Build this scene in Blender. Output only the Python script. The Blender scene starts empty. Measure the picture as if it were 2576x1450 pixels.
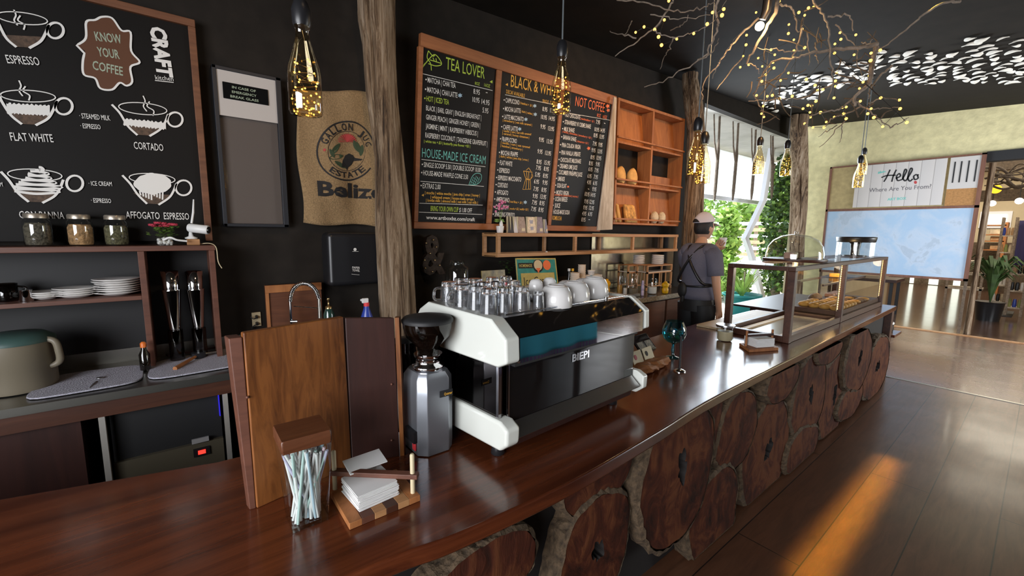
import bpy, math, random
import numpy as np
from mathutils import Vector, Matrix
S = bpy.context.scene
COL = S.collection
R = random.Random(7)
PI = math.pi

# ------------------------------------------------------------------ camera
W, H, F = 2576.0, 1450.0, 1060.0
CX, CY = W / 2, H / 2
EYE = np.array([0.0, 0.0, 1.6])
_a = 1200.0 - CX
_x = np.array([2640.0 - CX, 600.0 - CY, F])
_d = np.array([_a, -(_x[0] * _a + F * F) / _x[1], F])
AX = _x / np.linalg.norm(_x)
AZ = -_d / np.linalg.norm(_d)
AY = np.cross(AZ, AX)
cam = bpy.data.objects.new('camera', bpy.data.cameras.new('camera'))
COL.objects.link(cam)
cam.data.sensor_width = 36.0
cam.data.lens = F / W * 36.0
cam.data.clip_start = 0.02
cam.matrix_world = Matrix(((AX[0], -AX[1], -AX[2], EYE[0]), (AY[0], -AY[1], -AY[2], EYE[1]),
                           (AZ[0], -AZ[1], -AZ[2], EYE[2]), (0, 0, 0, 1)))
S.camera = cam
S.view_settings.view_transform = 'Standard'
S.view_settings.look = 'None'
S.view_settings.gamma = 1.0
S.view_settings.exposure = 0.0
S.view_settings.use_curve_mapping = False
S.cycles.max_bounces = 10
S.cycles.transparent_max_bounces = 24
S.cycles.caustics_refractive = False
S.cycles.caustics_reflective = False
S.cycles.sample_clamp_indirect = 6.0

# ------------------------------------------------------------------ daylight
wd = bpy.data.worlds.new('sky')
S.world = wd
wd.use_nodes = True
bg = wd.node_tree.nodes['Background']
bg.inputs[0].default_value = (0.80, 0.90, 1.0, 1)
bg.inputs[1].default_value = 3.0

def lamp(name, kind, loc, aim, energy, color, **kw):
    l = bpy.data.lights.new(name, kind)
    l.energy = energy
    l.color = color
    for k, v in kw.items():
        setattr(l, k, v)
    o = bpy.data.objects.new(name, l)
    COL.objects.link(o)
    o.location = loc
    o.rotation_euler = (Vector(aim) - Vector(loc)).to_track_quat('-Z', 'Y').to_euler()
    return o

lamp('sun', 'SUN', (14, 9, 12), (9.5, 4.5, 0), 13.0, (1.0, 0.93, 0.8), angle=0.02)
# daylight entering by the openings of the left, front and back walls
lamp('daylight_left', 'AREA', (-2.52, -0.5, 1.75), (1.0, 0.4, 1.2), 185, (0.97, 0.97, 1.0), shape='RECTANGLE', size=3.0, size_y=1.7)
lamp('daylight_front_far', 'AREA', (8.3, -3.3, 1.7), (9.6, 1.6, 2.0), 290, (0.95, 0.97, 1.0), shape='RECTANGLE', size=3.0, size_y=1.7)
lamp('daylight_back', 'AREA', (7.5, 3.6, 1.9), (6.0, 0.0, 1.0), 190, (0.78, 0.88, 1.0), shape='RECTANGLE', size=2.6, size_y=2.6)
# warm ceiling spots over the menu wall
lamp('ceiling_spot_menu', 'SPOT', (3.1, 1.0, 3.25), (3.6, 3.1, 2.2), 95, (1.0, 0.55, 0.22), spot_size=1.5, spot_blend=0.9, shadow_soft_size=0.05)
lamp('ceiling_spot_bread', 'SPOT', (4.3, 1.3, 3.3), (4.7, 3.1, 2.2), 85, (1.0, 0.52, 0.2), spot_size=1.2, spot_blend=0.9, shadow_soft_size=0.05)
lamp('ceiling_spot_sack', 'SPOT', (0.6, 1.0, 3.1), (0.9, 3.15, 1.9), 28, (1.0, 0.66, 0.36), spot_size=1.3, spot_blend=0.9, shadow_soft_size=0.05)

# ------------------------------------------------------------------ picture to place
def ray(px, py):
    v = np.array([px - CX, py - CY, F])
    return np.array([v @ AX, v @ AY, v @ AZ])

def P(px, py, x=None, y=None, z=None):
    """the point of the plane x=, y= or z= seen at a pixel of the photograph"""
    r = ray(px, py)
    t = (x - EYE[0]) / r[0] if x is not None else (y - EYE[1]) / r[1] if y is not None else (z - EYE[2]) / r[2]
    return Vector(EYE + r * t)

FWD = Vector((AX[2], AY[2], AZ[2]))
def mm(px, p):
    """length in metres of px pixels at the point p"""
    return px * (Vector(p) - Vector(EYE)).dot(FWD) / F

class Plane:
    def __init__(s, o, u, v):
        s.o, s.u, s.v = Vector(o), Vector(u).normalized(), Vector(v).normalized()
        s.n = s.u.cross(s.v)
    def uv(s, px, py):
        r = Vector(ray(px, py)); e = Vector(EYE)
        t = (s.o - e).dot(s.n) / r.dot(s.n)
        d = e + r * t - s.o
        return d.dot(s.u), d.dot(s.v)
    def w(s, a, b, h=0.0):
        return s.o + s.u * a + s.v * b + s.n * h

# ------------------------------------------------------------------ mesh builder
class MB:
    def __init__(s, M=None):
        s.v, s.f, s.sm, s.M = [], [], [], M
    def add(s, vs, fs, smooth=False):
        k = len(s.v)
        for p in vs:
            p = Vector(p)
            s.v.append(s.M @ p if s.M else p)
        for f in fs:
            s.f.append([i + k for i in f]); s.sm.append(smooth)
        return s
    def box(s, x0, x1, y0, y1, z0, z1):
        return s.add([(x, y, z) for z in (z0, z1) for y in (y0, y1) for x in (x0, x1)],
                     [(0, 2, 3, 1), (4, 5, 7, 6), (0, 1, 5, 4), (2, 6, 7, 3), (0, 4, 6, 2), (1, 3, 7, 5)])
    def hexa(s, b, t):
        """four bottom and four top corners"""
        return s.add(list(b) + list(t), [(3, 2, 1, 0), (4, 5, 6, 7), (0, 1, 5, 4), (1, 2, 6, 5), (2, 3, 7, 6), (3, 0, 4, 7)])
    def bar(s, a, b, w, d=None, up=(0, 0, 1)):
        a, b = Vector(a), Vector(b); d = d or w
        t = (b - a).normalized(); u = t.cross(Vector(up))
        if u.length < 1e-4: u = t.cross(Vector((0, 1, 0)))
        u.normalize(); v = u.cross(t)
        q = [(-1, -1), (1, -1), (1, 1), (-1, 1)]
        return s.hexa([a + u * w / 2 * i + v * d / 2 * j for i, j in q], [b + u * w / 2 * i + v * d / 2 * j for i, j in q])
    def prism(s, pts, e):
        """polygon of 3-D points extruded by the vector e"""
        n = len(pts); e = Vector(e)
        return s.add([Vector(p) for p in pts] + [Vector(p) + e for p in pts],
                     [list(range(n))[::-1], list(range(n, 2 * n))] + [(i, (i + 1) % n, n + (i + 1) % n, n + i) for i in range(n)])
    def loft(s, rings, caps=True, smooth=True, closed=True):
        n = len(rings[0]); vs = [p for r in rings for p in r]; fs = []
        for i in range(len(rings) - 1):
            for j in range(n if closed else n - 1):
                k = (j + 1) % n
                fs.append((i * n + j, i * n + k, (i + 1) * n + k, (i + 1) * n + j))
        s.add(vs, fs, smooth)
        if caps:
            s.add(rings[0], [list(range(n))[::-1]]); s.add(rings[-1], [list(range(n))])
        return s
    def lathe(s, prof, c=(0, 0, 0), n=20, smooth=True, caps=True, rot=0.0, sx=1, sy=1):
        c = Vector(c)
        return s.loft([[c + Vector((r * sx * math.cos(rot + 2 * PI * k / n), r * sy * math.sin(rot + 2 * PI * k / n), z)) for k in range(n)] for r, z in prof], caps, smooth)
    def cyl(s, a, b, r, r2=None, n=12, smooth=True):
        return s.tube([a, b], [r, r if r2 is None else r2], n, smooth)
    def tube(s, pts, rad, n=8, smooth=True, caps=True):
        pts = [Vector(p) for p in pts]
        if not hasattr(rad, '__len__'): rad = [rad] * len(pts)
        rings = []; u = None
        for i, p in enumerate(pts):
            t = (pts[min(i + 1, len(pts) - 1)] - pts[max(i - 1, 0)]).normalized()
            if u is None:
                u = t.cross(Vector((0, 0, 1)))
                if u.length < 1e-3: u = t.cross(Vector((0, 1, 0)))
            u = (u - t * u.dot(t)).normalized(); v = t.cross(u)
            rings.append([p + (u * math.cos(2 * PI * k / n) + v * math.sin(2 * PI * k / n)) * rad[i] for k in range(n)])
        return s.loft(rings, caps, smooth)
    def ball(s, c, rx, ry=None, rz=None, n=10, m=7):
        c = Vector(c); ry = ry or rx; rz = rz or rx
        rings = [[c + Vector((rx * math.sin(PI * i / m) * math.cos(2 * PI * k / n), ry * math.sin(PI * i / m) * math.sin(2 * PI * k / n), -rz * math.cos(PI * i / m))) for k in range(n)] for i in range(1, m)]
        s.loft(rings, False, True)
        k = len(s.v)
        s.v += [s.M @ (c - Vector((0, 0, rz))) if s.M else c - Vector((0, 0, rz)), s.M @ (c + Vector((0, 0, rz))) if s.M else c + Vector((0, 0, rz))]
        b0 = k - n * (m - 1); b1 = k - n
        for j in range(n):
            s.f.append((k, b0 + (j + 1) % n, b0 + j)); s.f.append((k + 1, b1 + j, b1 + (j + 1) % n)); s.sm += [True, True]
        return s
    def grid(s, fn, nu, nv, smooth=True):
        vs = [fn(i / nu, j / nv) for j in range(nv + 1) for i in range(nu + 1)]
        return s.add(vs, [(j * (nu + 1) + i, j * (nu + 1) + i + 1, (j + 1) * (nu + 1) + i + 1, (j + 1) * (nu + 1) + i) for j in range(nv) for i in range(nu)], smooth)
    def build(s, name, mat, parent=None, bevel=0.0, world=True, seg=2, solid=0.0, sub=0):
        """link everything collected as ONE mesh object; world coordinates unless told otherwise"""
        off = Vector((0, 0, 0))
        if parent is not None and world:
            q = parent
            while q.parent: q = q.parent
            off = q.location
        me = bpy.data.meshes.new(name)
        me.from_pydata([v - off for v in s.v], [], s.f)
        me.polygons.foreach_set('use_smooth', s.sm)
        me.materials.append(mat)
        o = bpy.data.objects.new(name, me)
        COL.objects.link(o)
        o.parent = parent
        if solid:
            m = o.modifiers.new('solid', 'SOLIDIFY'); m.thickness = solid; m.offset = 0
        if bevel:
            m = o.modifiers.new('bevel', 'BEVEL'); m.width = bevel; m.segments = seg; m.limit_method = 'ANGLE'; m.angle_limit = 0.6
            me.polygons.foreach_set('use_smooth', [True] * len(me.polygons))
            m.harden_normals = True
        if sub:
            m = o.modifiers.new('sub', 'SUBSURF'); m.levels = sub; m.render_levels = sub
        return o

def tag(o, label, cat, group=None):
    o['label'] = label; o['category'] = cat
    if group: o['group'] = group
    return o

def thing(name, label, cat, loc=(0, 0, 0), rz=0.0, group=None):
    o = bpy.data.objects.new(name, None)
    o.empty_display_size = 0.05
    COL.objects.link(o)
    o.location = loc; o.rotation_euler = (0, 0, rz)
    return tag(o, label, cat, group)

def struct(mb, name, mat, parent=None, **kw):
    o = mb.build(name, mat, parent, **kw)
    o['kind'] = 'structure'
    return o

def dup(root, loc, label, rz=None, scale=None):
    """a copy of a thing with copies of its parts and sub-parts"""
    r = root.copy(); COL.objects.link(r); r.location = loc; r['label'] = label
    if rz is not None: r.rotation_euler = (0, 0, rz)
    if scale: r.scale = (scale,) * 3
    for ch in list(root.children):
        c = ch.copy(); COL.objects.link(c); c.parent = r
        for g in list(ch.children):
            d = g.copy(); COL.objects.link(d); d.parent = c
    return r

# ------------------------------------------------------------------ materials
class NT:
    def __init__(s, name):
        s.m = bpy.data.materials.new(name); s.m.use_nodes = True
        s.t = s.m.node_tree; s.b = s.t.nodes['Principled BSDF']; s.out = s.t.nodes['Material Output']
    def n(s, typ, **kw):
        q = s.t.nodes.new(typ)
        for k, v in kw.items():
            if k in q.inputs: q.inputs[k].default_value = v
            else: setattr(q, k, v)
        return q
    def l(s, a, b): s.t.links.new(a, b)
    def ramp(s, fac, stops):
        r = s.n('ShaderNodeValToRGB'); e = r.color_ramp.elements
        while len(e) < len(stops): e.new(0.5)
        for q, (p, c) in zip(e, stops): q.position = p; q.color = (*c, 1)
        s.l(fac, r.inputs[0]); return r.outputs[0]
    def pos(s, scale=(1, 1, 1), world=True, rot=(0, 0, 0)):
        c = s.n('ShaderNodeNewGeometry').outputs['Position'] if world else s.n('ShaderNodeTexCoord').outputs['Object']
        mp = s.n('ShaderNodeMapping'); mp.inputs['Scale'].default_value = scale; mp.inputs['Rotation'].default_value = rot
        s.l(c, mp.inputs[0]); return mp.outputs[0]
    def noise(s, vec, scale=5, detail=4, dist=0.0, rough=0.55):
        q = s.n('ShaderNodeTexNoise', Scale=scale, Detail=detail, Distortion=dist, Roughness=rough); s.l(vec, q.inputs['Vector']); return q.outputs[0]
    def bump(s, h, strength=0.2, dist=0.01):
        q = s.n('ShaderNodeBump', Strength=strength, Distance=dist); s.l(h, q.inputs['Height']); s.l(q.outputs[0], s.b.inputs['Normal'])
    def set(s, **kw):
        for k, v in kw.items(): s.b.inputs[k].default_value = v

def plain(name, c, rough=0.5, metal=0.0, var=0.0, vscale=30, bump=0.0, coat=0.0, emit=0.0, sss=0.0, spec=0.5):
    q = NT(name); q.set(Roughness=rough, Metallic=metal, **{'Specular IOR Level': spec}); q.b.inputs['Base Color'].default_value = (*c, 1)
    if coat: q.set(**{'Coat Weight': coat, 'Coat Roughness': 0.05})
    if emit: q.b.inputs['Emission Color'].default_value = (*c, 1); q.set(**{'Emission Strength': emit})
    if sss: q.set(**{'Subsurface Weight': sss, 'Subsurface Scale': 0.01})
    if var or bump:
        n = q.noise(q.pos(world=False), vscale, 5)
        if var: q.l(q.ramp(n, [(0.3, tuple(k * (1 - var) for k in c)), (0.7, tuple(min(1, k * (1 + var)) for k in c))]), q.b.inputs['Base Color'])
        if bump: q.bump(n, bump)
    return q.m

def wood(name, c1, c2, rough=0.4, axis=0, scale=6, stretch=12, coat=0.0, bump=0.12, c3=None, world=True, dist=1.2):
    q = NT(name); q.set(Roughness=rough)
    if coat: q.set(**{'Coat Weight': coat, 'Coat Roughness': 0.12})
    sc = [1, 1, 1]; sc[axis] = 1.0 / stretch
    v = q.pos(tuple(sc), world)
    n1 = q.noise(v, scale * 2.2, 6, dist, 0.65); n2 = q.noise(v, scale * 0.45, 3, 0.6)
    mx = q.n('ShaderNodeMath', operation='MULTIPLY_ADD'); q.l(n2, mx.inputs[0]); mx.inputs[1].default_value = 0.6; q.l(n1, mx.inputs[2])
    st = [(0.55, c1), (0.95, c2)] + ([(1.1 if False else 1.0, c3)] if c3 else [])
    q.l(q.ramp(mx.outputs[0], st), q.b.inputs['Base Color'])
    if bump: q.bump(n1, bump, 0.004)
    return q.m

def planks(name, cols, gap, rough, width, length, along='x', coat=0.0, bump=0.3):
    q = NT(name); q.set(Roughness=rough)
    if coat: q.set(**{'Coat Weight': coat, 'Coat Roughness': 0.1})
    v = q.pos((1, 1, 1), True, (0, 0, 0 if along == 'x' else PI / 2))
    br = q.n('ShaderNodeTexBrick', Scale=1.0); br.offset = 0.37
    br.inputs['Mortar Size'].default_value = 0.003; br.inputs['Brick Width'].default_value = length; br.inputs['Row Height'].default_value = width
    br.inputs['Bias'].default_value = 0.0
    br.inputs['Color1'].default_value = (*cols[0], 1); br.inputs['Color2'].default_value = (*cols[1], 1); br.inputs['Mortar'].default_value = (*gap, 1)
    q.l(v, br.inputs['Vector'])
    g = q.noise(q.pos((0.12, 1, 1) if along == 'x' else (1, 0.12, 1)), 28, 6, 0.8, 0.65)
    mx = q.n('ShaderNodeMix', data_type='RGBA', blend_type='MULTIPLY'); mx.inputs[0].default_value = 1.0
    q.l(br.outputs['Color'], mx.inputs[6]); q.l(q.ramp(g, [(0.25, (0.55, 0.55, 0.55)), (0.75, (1.25, 1.25, 1.25))]), mx.inputs[7])
    q.l(mx.outputs[2], q.b.inputs['Base Color'])
    rg = q.noise(q.pos(), 3.5, 4)
    rr = q.n('ShaderNodeMapRange'); rr.inputs[3].default_value = rough * 0.75; rr.inputs[4].default_value = rough * 1.3
    q.l(rg, rr.inputs[0]); q.l(rr.outputs[0], q.b.inputs['Roughness'])
    ad = q.n('ShaderNodeMath', operation='SUBTRACT'); ad.inputs[0].default_value = 1.0; q.l(br.outputs['Fac'], ad.inputs[1])
    q.bump(ad.outputs[0], bump, 0.003)
    return q.m

def thin_glass(name, tint=(1, 1, 1), refl=1.0, ior=1.5, rough=0.01, base=0.0):
    """a clear pane: transparent with a Fresnel reflection"""
    q = NT(name); q.t.nodes.remove(q.b)
    tr = q.n('ShaderNodeBsdfTransparent'); tr.inputs[0].default_value = (*tint, 1)
    gl = q.n('ShaderNodeBsdfGlossy', Roughness=rough)
    lw = q.n('ShaderNodeLayerWeight', Blend=0.5)
    pw = q.n('ShaderNodeMath', operation='POWER'); q.l(lw.outputs['Facing'], pw.inputs[0]); pw.inputs[1].default_value = 4.0
    ma = q.n('ShaderNodeMath', operation='MULTIPLY_ADD'); ma.use_clamp = True
    ma.inputs[1].default_value = refl * .5; ma.inputs[2].default_value = .03 * refl + base; q.l(pw.outputs[0], ma.inputs[0])
    mi = q.n('ShaderNodeMixShader'); q.l(ma.outputs[0], mi.inputs[0]); q.l(tr.outputs[0], mi.inputs[1]); q.l(gl.outputs[0], mi.inputs[2])
    q.l(mi.outputs[0], q.out.inputs[0])
    return q.m

def glass(name, c=(1, 1, 1), rough=0.0, ior=1.45, tr=1.0):
    q = NT(name); q.set(Roughness=rough, IOR=ior, **{'Transmission Weight': tr}); q.b.inputs['Base Color'].default_value = (*c, 1)
    return q.m

def glow(name, c, strength):
    q = NT(name); q.t.nodes.remove(q.b)
    e = q.n('ShaderNodeEmission', Strength=strength); e.inputs[0].default_value = (*c, 1)
    q.l(e.outputs[0], q.out.inputs[0]); return q.m

M = {}
M['wall_black'] = plain('black_wall_paint', (0.0155, 0.0120, 0.0092), 0.8, spec=.25, var=0.25, vscale=9, bump=0.08)
M['ceiling'] = plain('dark_brown_ceiling', (0.014, 0.0108, 0.0078), 0.85, spec=.15, var=0.2, vscale=6)
M['wall_dim'] = plain('brown_plaster', (0.10, 0.075, 0.055), 0.8, var=0.2, vscale=4)
M['stucco'] = plain('cream_stucco', (0.66, 0.59, 0.33), 0.9, var=0.14, vscale=9, bump=0.9)
M['store_wall'] = plain('store_plaster', (0.50, 0.42, 0.29), 0.9, var=0.06, vscale=3)
M['floor'] = planks('varnished_floor_boards', ((0.112, 0.047, 0.024), (0.080, 0.033, 0.017)), (0.012, 0.008, 0.006), 0.34, 0.29, 3.6, 'x', 0.12)
M['floor_far'] = planks('varnished_cross_boards', ((0.11, 0.055, 0.035), (0.075, 0.038, 0.026)), (0.015, 0.01, 0.008), 0.16, 0.11, 2.4, 'y', 0.5)
M['floor_mid'] = planks('varnished_middle_boards', ((0.125, 0.060, 0.042), (0.072, 0.034, 0.024)), (0.015, 0.01, 0.008), 0.26, 0.30, 1.5, 'y', 0.3)
M['counter'] = wood('red_brown_counter_wood', (0.046, 0.010, 0.004), (0.150, 0.038, 0.013), 0.22, 0, 7, 14, coat=0.5, bump=0.06)
q = NT('log_heartwood'); q.set(Roughness=.8, **{'Specular IOR Level': .2}); _n = q.noise(q.pos((1, 1, .6)), 7, 7, 2.5, .65); _n2 = q.noise(q.pos(), 2.2, 3, 1)
_m = q.n('ShaderNodeMath', operation='MULTIPLY_ADD'); q.l(_n2, _m.inputs[0]); _m.inputs[1].default_value = .8; q.l(_n, _m.inputs[2])
q.l(q.ramp(_m.outputs[0], [(.62, (.014, .005, .003)), (.85, (.066, .016, .007)), (1.0, (.125, .040, .015))]), q.b.inputs['Base Color']); q.bump(_n, .5, .02); M['slice'] = q.m
M['bark'] = plain('log_bark', (0.085, 0.055, 0.030), 0.9, var=0.5, vscale=45, bump=1.0)
M['recess'] = plain('black_front_and_hole_shade', (0.010, 0.007, 0.006), 0.8)
M['walnut'] = wood('dark_walnut', (0.036, 0.012, 0.007), (0.085, 0.029, 0.014), 0.45, 0, 9, 12)
M['shelf_wood'] = wood('dark_red_shelf_wood', (0.075, 0.026, 0.015), (0.14, 0.052, 0.03), 0.5, 0, 9, 12)
M['menu_wood'] = wood('orange_cedar', (0.22, 0.070, 0.022), (0.36, 0.13, 0.045), 0.6, 0, 10, 10)
M['ledge_wood'] = wood('honey_pine', (0.32, 0.15, 0.06), (0.46, 0.24, 0.10), 0.55, 0, 10, 12)
M['bread_wood'] = wood('cedar_box_boards', (0.23, 0.078, 0.024), (0.40, 0.155, 0.048), 0.6, 2, 8, 8)
M['grey_wood'] = wood('white_washed_plank', (0.24, 0.17, 0.11), (0.62, 0.55, 0.46), 0.8, 2, 8, 10)
q = NT('weathered_trunk'); q.set(Roughness=.9); _v = q.pos((1, 1, .07)); _n = q.noise(_v, 26, 8, 1.2, .7); _n2 = q.noise(q.pos((1, 1, .3)), 3.2, 3)
_m = q.n('ShaderNodeMath', operation='MULTIPLY_ADD'); q.l(_n2, _m.inputs[0]); _m.inputs[1].default_value = .35; q.l(_n, _m.inputs[2])
q.l(q.ramp(_m.outputs[0], [(.50, (.022, .013, .008)), (.60, (.12, .072, .038)), (.70, (.26, .18, .11)), (.85, (.42, .33, .24))]), q.b.inputs['Base Color']); q.bump(_m.outputs[0], 1.0, .02); M['trunk'] = q.m
M['board_wood'] = wood('figured_brown_board', (0.085, 0.024, 0.006), (0.28, 0.098, 0.024), 0.42, 2, 13, 9, bump=0.05, dist=2.2)
M['dark_board'] = wood('dark_reddish_board', (0.026, 0.010, 0.008), (0.045, 0.016, 0.012), 0.45, 2, 10, 12)
M['chalk'] = plain('black_chalkboard', (0.007, 0.0058, 0.005), 0.6, spec=.2)
M['menu_black'] = plain('printed_menu_black', (0.006, 0.0048, 0.0045), 0.5, spec=.2)
M['ink_white'] = plain('white_lettering', (0.78, 0.76, 0.72), 0.6)
M['ink_yellow'] = plain('amber_lettering', (0.78, 0.42, 0.05), 0.6)
M['ink_green'] = plain('lime_lettering', (0.45, 0.60, 0.06), 0.6)
M['ink_teal'] = plain('teal_lettering', (0.16, 0.52, 0.46), 0.6)
M['ink_orange'] = plain('orange_lettering', (0.80, 0.17, 0.05), 0.6)
M['ink_sage'] = plain('sage_lettering', (0.36, 0.43, 0.32), 0.6)
M['ink_blue'] = plain('ice_blue_mark', (0.35, 0.50, 0.62), 0.6)
M['ink_black'] = plain('black_print', (0.012, 0.011, 0.012), 0.7)
M['ink_coffee'] = plain('brown_chalk', (0.085, 0.05, 0.03), 0.7, var=0.5, vscale=80)
M['ink_brown'] = plain('brown_badge', (0.105, 0.036, 0.012), 0.6)
M['ink_red'] = plain('red_print', (0.45, 0.05, 0.05), 0.7)
M['ink_dgreen'] = plain('dark_green_print', (0.04, 0.065, 0.03), 0.7)
M['black'] = plain('black_plastic', (0.014, 0.014, 0.016), 0.35)
M['black_matte'] = plain('black_matte', (0.012, 0.012, 0.013), 0.6)
M['black_gloss'] = plain('black_glass_panel', (0.008, 0.007, 0.007), 0.04)
M['mirror'] = plain('tinted_mirror', (0.40, 0.40, 0.42), 0.03, 1.0)
M['tinted'] = plain('smoked_mirror', (0.085, 0.075, 0.072), 0.03, 1.0)
M['chrome'] = plain('chrome', (0.75, 0.75, 0.77), 0.08, 1.0)
M['steel'] = plain('brushed_steel', (0.55, 0.55, 0.56), 0.28, 1.0)
M['dull_steel'] = plain('dull_steel', (0.30, 0.29, 0.26), 0.35, 1.0)
M['silver'] = plain('silver_paint', (0.34, 0.36, 0.40), 0.32, 0.75)
M['white_gloss'] = plain('white_gloss_panel', (0.74, 0.76, 0.70), 0.2, coat=0.5)
M['china'] = plain('white_china', (0.78, 0.76, 0.74), 0.2, coat=0.3)
M['white'] = plain('white_plastic', (0.75, 0.75, 0.74), 0.4)
M['paper'] = plain('white_paper', (0.80, 0.79, 0.78), 0.85)
M['grey_mat'] = plain('grey_drying_mat', (0.46, 0.45, 0.52), 0.95, var=0.3, vscale=160, bump=0.8)
M['clear'] = thin_glass('clear_glass', (0.985, 0.99, 0.985), 0.5)
M['clear_jar'] = thin_glass('jar_glass', (0.93, 0.95, 0.94), 1.5, base=0.05)
M['green_glass'] = thin_glass('greenish_jar_glass', (0.94, 0.985, 0.975), 2.0, base=0.07)
M['cup_glass'] = glass('drinking_glass', (0.95, 0.97, 1.0), tr=.94)
M['bottle_glass'] = thin_glass('amber_bottle_glass', (0.97, 0.88, 0.68), 2.0, base=0.06)
M['teal_glass'] = thin_glass('teal_goblet_glass', (0.22, 0.74, 0.86), 2.0, base=0.10)
M['smoke'] = thin_glass('smoked_hopper', (0.30, 0.27, 0.25), 1.4, base=0.03)
M['amber'] = glow('fairy_light_amber', (1.0, 0.48, 0.07), 5.5)
M['amber_dim'] = glow('bottle_light_amber', (1.0, 0.50, 0.08), 7.0)
M['bulb'] = glow('warm_bulb', (1.0, 0.72, 0.35), 60.0)
M['led_warm'] = glow('warm_led', (1.0, 0.62, 0.22), 7.0)
M['led_red'] = glow('red_led', (1.0, 0.03, 0.02), 2.5)
M['led_blue'] = glow('blue_led', (0.05, 0.04, 0.9), 0.7)
M['lamp_orange'] = glow('orange_store_lamp', (1.0, 0.42, 0.02), 3.0)
M['lamp_white'] = glow('white_store_lamp', (1.0, 0.93, 0.75), 6.0)
M['pane_glow'] = glow('glowing_pane', (0.95, 1.0, 0.85), 1.6)  # emission stands in for daylight on the window pane and the added panels
M['twig'] = plain('grey_driftwood', (0.30, 0.235, 0.18), 0.85, var=0.4, vscale=25, bump=0.5)
M['twig_dark'] = plain('dark_driftwood', (0.11, 0.078, 0.052), 0.85, var=0.4, vscale=25)
M['petal'] = plain('white_petal', (0.80, 0.77, 0.70), 0.7)
M['cable'] = plain('dark_cable', (0.02, 0.02, 0.022), 0.5)
M['cable_grey'] = plain('grey_cable', (0.13, 0.15, 0.16), 0.5)
M['burlap'] = plain('burlap', (0.30, 0.195, 0.095), 0.95, var=0.3, vscale=120, bump=0.5)
M['leaf'] = plain('green_leaf', (0.16, 0.28, 0.05), 0.6, var=0.5, vscale=8)
M['leaf_bright'] = plain('sunlit_leaf', (0.32, 0.50, 0.10), 0.6, var=0.4, vscale=6)
M['leaf_dark'] = plain('ivy_leaf', (0.055, 0.11, 0.03), 0.6, var=0.5, vscale=6)
M['leaf_yellow'] = plain('yellow_leaf', (0.55, 0.38, 0.06), 0.6)
M['skin'] = plain('skin', (0.55, 0.30, 0.19), 0.55, sss=0.08)
M['hair'] = plain('black_hair', (0.010, 0.008, 0.008), 0.55, var=0.4, vscale=120, bump=0.5)
M['shirt'] = plain('slate_grey_cotton', (0.125, 0.122, 0.165), 0.95, var=0.12, vscale=160, bump=0.2)
M['cap'] = plain('pale_lilac_cap', (0.62, 0.57, 0.62), 0.9)
M['teal_plastic'] = plain('teal_plastic_pot', (0.015, 0.19, 0.185), 0.4)
M['yellow_plastic'] = plain('yellow_plastic', (0.80, 0.42, 0.01), 0.4)
M['bun'] = plain('golden_pastry', (0.55, 0.29, 0.06), 0.6, var=0.25, vscale=30, bump=0.3)
M['bun_dark'] = plain('brown_loaf', (0.17, 0.10, 0.05), 0.75, var=0.4, vscale=60, bump=0.6)
M['bun_pink'] = plain('pink_glazed_pastry', (0.55, 0.32, 0.24), 0.5, var=0.2, vscale=40)
M['bread'] = plain('bread_crust', (0.62, 0.36, 0.12), 0.75, var=0.2, vscale=14, bump=0.3)
M['cream'] = plain('cream_plastic', (0.62, 0.52, 0.33), 0.5)
M['tub'] = plain('cloudy_plastic_tub', (0.20, 0.17, 0.12), 0.45)
M['tub_lid'] = plain('faded_green_lid', (0.05, 0.10, 0.09), 0.5)
M['lid_metal'] = plain('pale_tin_lid', (0.50, 0.44, 0.36), 0.35, 0.8)
M['spice_dark'] = plain('dried_leaves', (0.10, 0.085, 0.06), 0.9, var=0.8, vscale=90, bump=1)
M['spice_tan'] = plain('dried_chips', (0.42, 0.24, 0.11), 0.9, var=0.6, vscale=70, bump=1)
M['spice_green'] = plain('dried_herbs', (0.11, 0.10, 0.05), 0.9, var=0.8, vscale=90, bump=1)
M['pink'] = plain('pink_petal', (0.75, 0.22, 0.38), 0.6)
M['red'] = plain('red_petal', (0.72, 0.05, 0.06), 0.5)
M['crimson'] = plain('crimson_petal', (0.42, 0.03, 0.06), 0.6)
M['blue_plastic'] = plain('blue_bottle', (0.03, 0.06, 0.35), 0.3)
M['concrete'] = plain('pale_paving', (0.42, 0.42, 0.40), 0.9, var=0.2, vscale=4)
M['soffit'] = plain('pale_soffit', (0.42, 0.40, 0.37), 0.9, var=0.12, vscale=3)
M['white_paint'] = plain('white_painted_steel', (0.74, 0.75, 0.82), 0.5)
M['beans'] = plain('coffee_beans', (0.03, 0.015, 0.009), 0.4, var=0.5, vscale=120, bump=1)
M['brass'] = plain('brass_knob', (0.5, 0.36, 0.18), 0.35, 1.0)
M['frame_brown'] = wood('brown_board_frame', (.10, .036, .016), (.19, .075, .034), .55, 0, 10, 10)
M['pale_wood'] = wood('pale_tray_wood', (.46, .33, .19), (.66, .50, .31), .5, 0, 9, 10)
M['grey_ink'] = plain('grey_lettering', (.14, .13, .14), .7)

# ------------------------------------------------------------------ lettering
_TC = {}
def _glyphs(txt, bold):
    k = (txt, bold)
    if k not in _TC:
        c = bpy.data.curves.new('t', 'FONT'); c.body = txt; c.size = 1.0; c.offset = bold; c.resolution_u = 2
        o = bpy.data.objects.new('t', c); COL.objects.link(o)
        me = bpy.data.meshes.new_from_object(o.evaluated_get(bpy.context.evaluated_depsgraph_get()))
        vs = [(v.co.x, v.co.y) for v in me.vertices]; fs = [list(p.vertices) for p in me.polygons]
        bpy.data.objects.remove(o); bpy.data.curves.remove(c); bpy.data.meshes.remove(me)
        _TC[k] = (vs, fs)
    return _TC[k]

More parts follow.
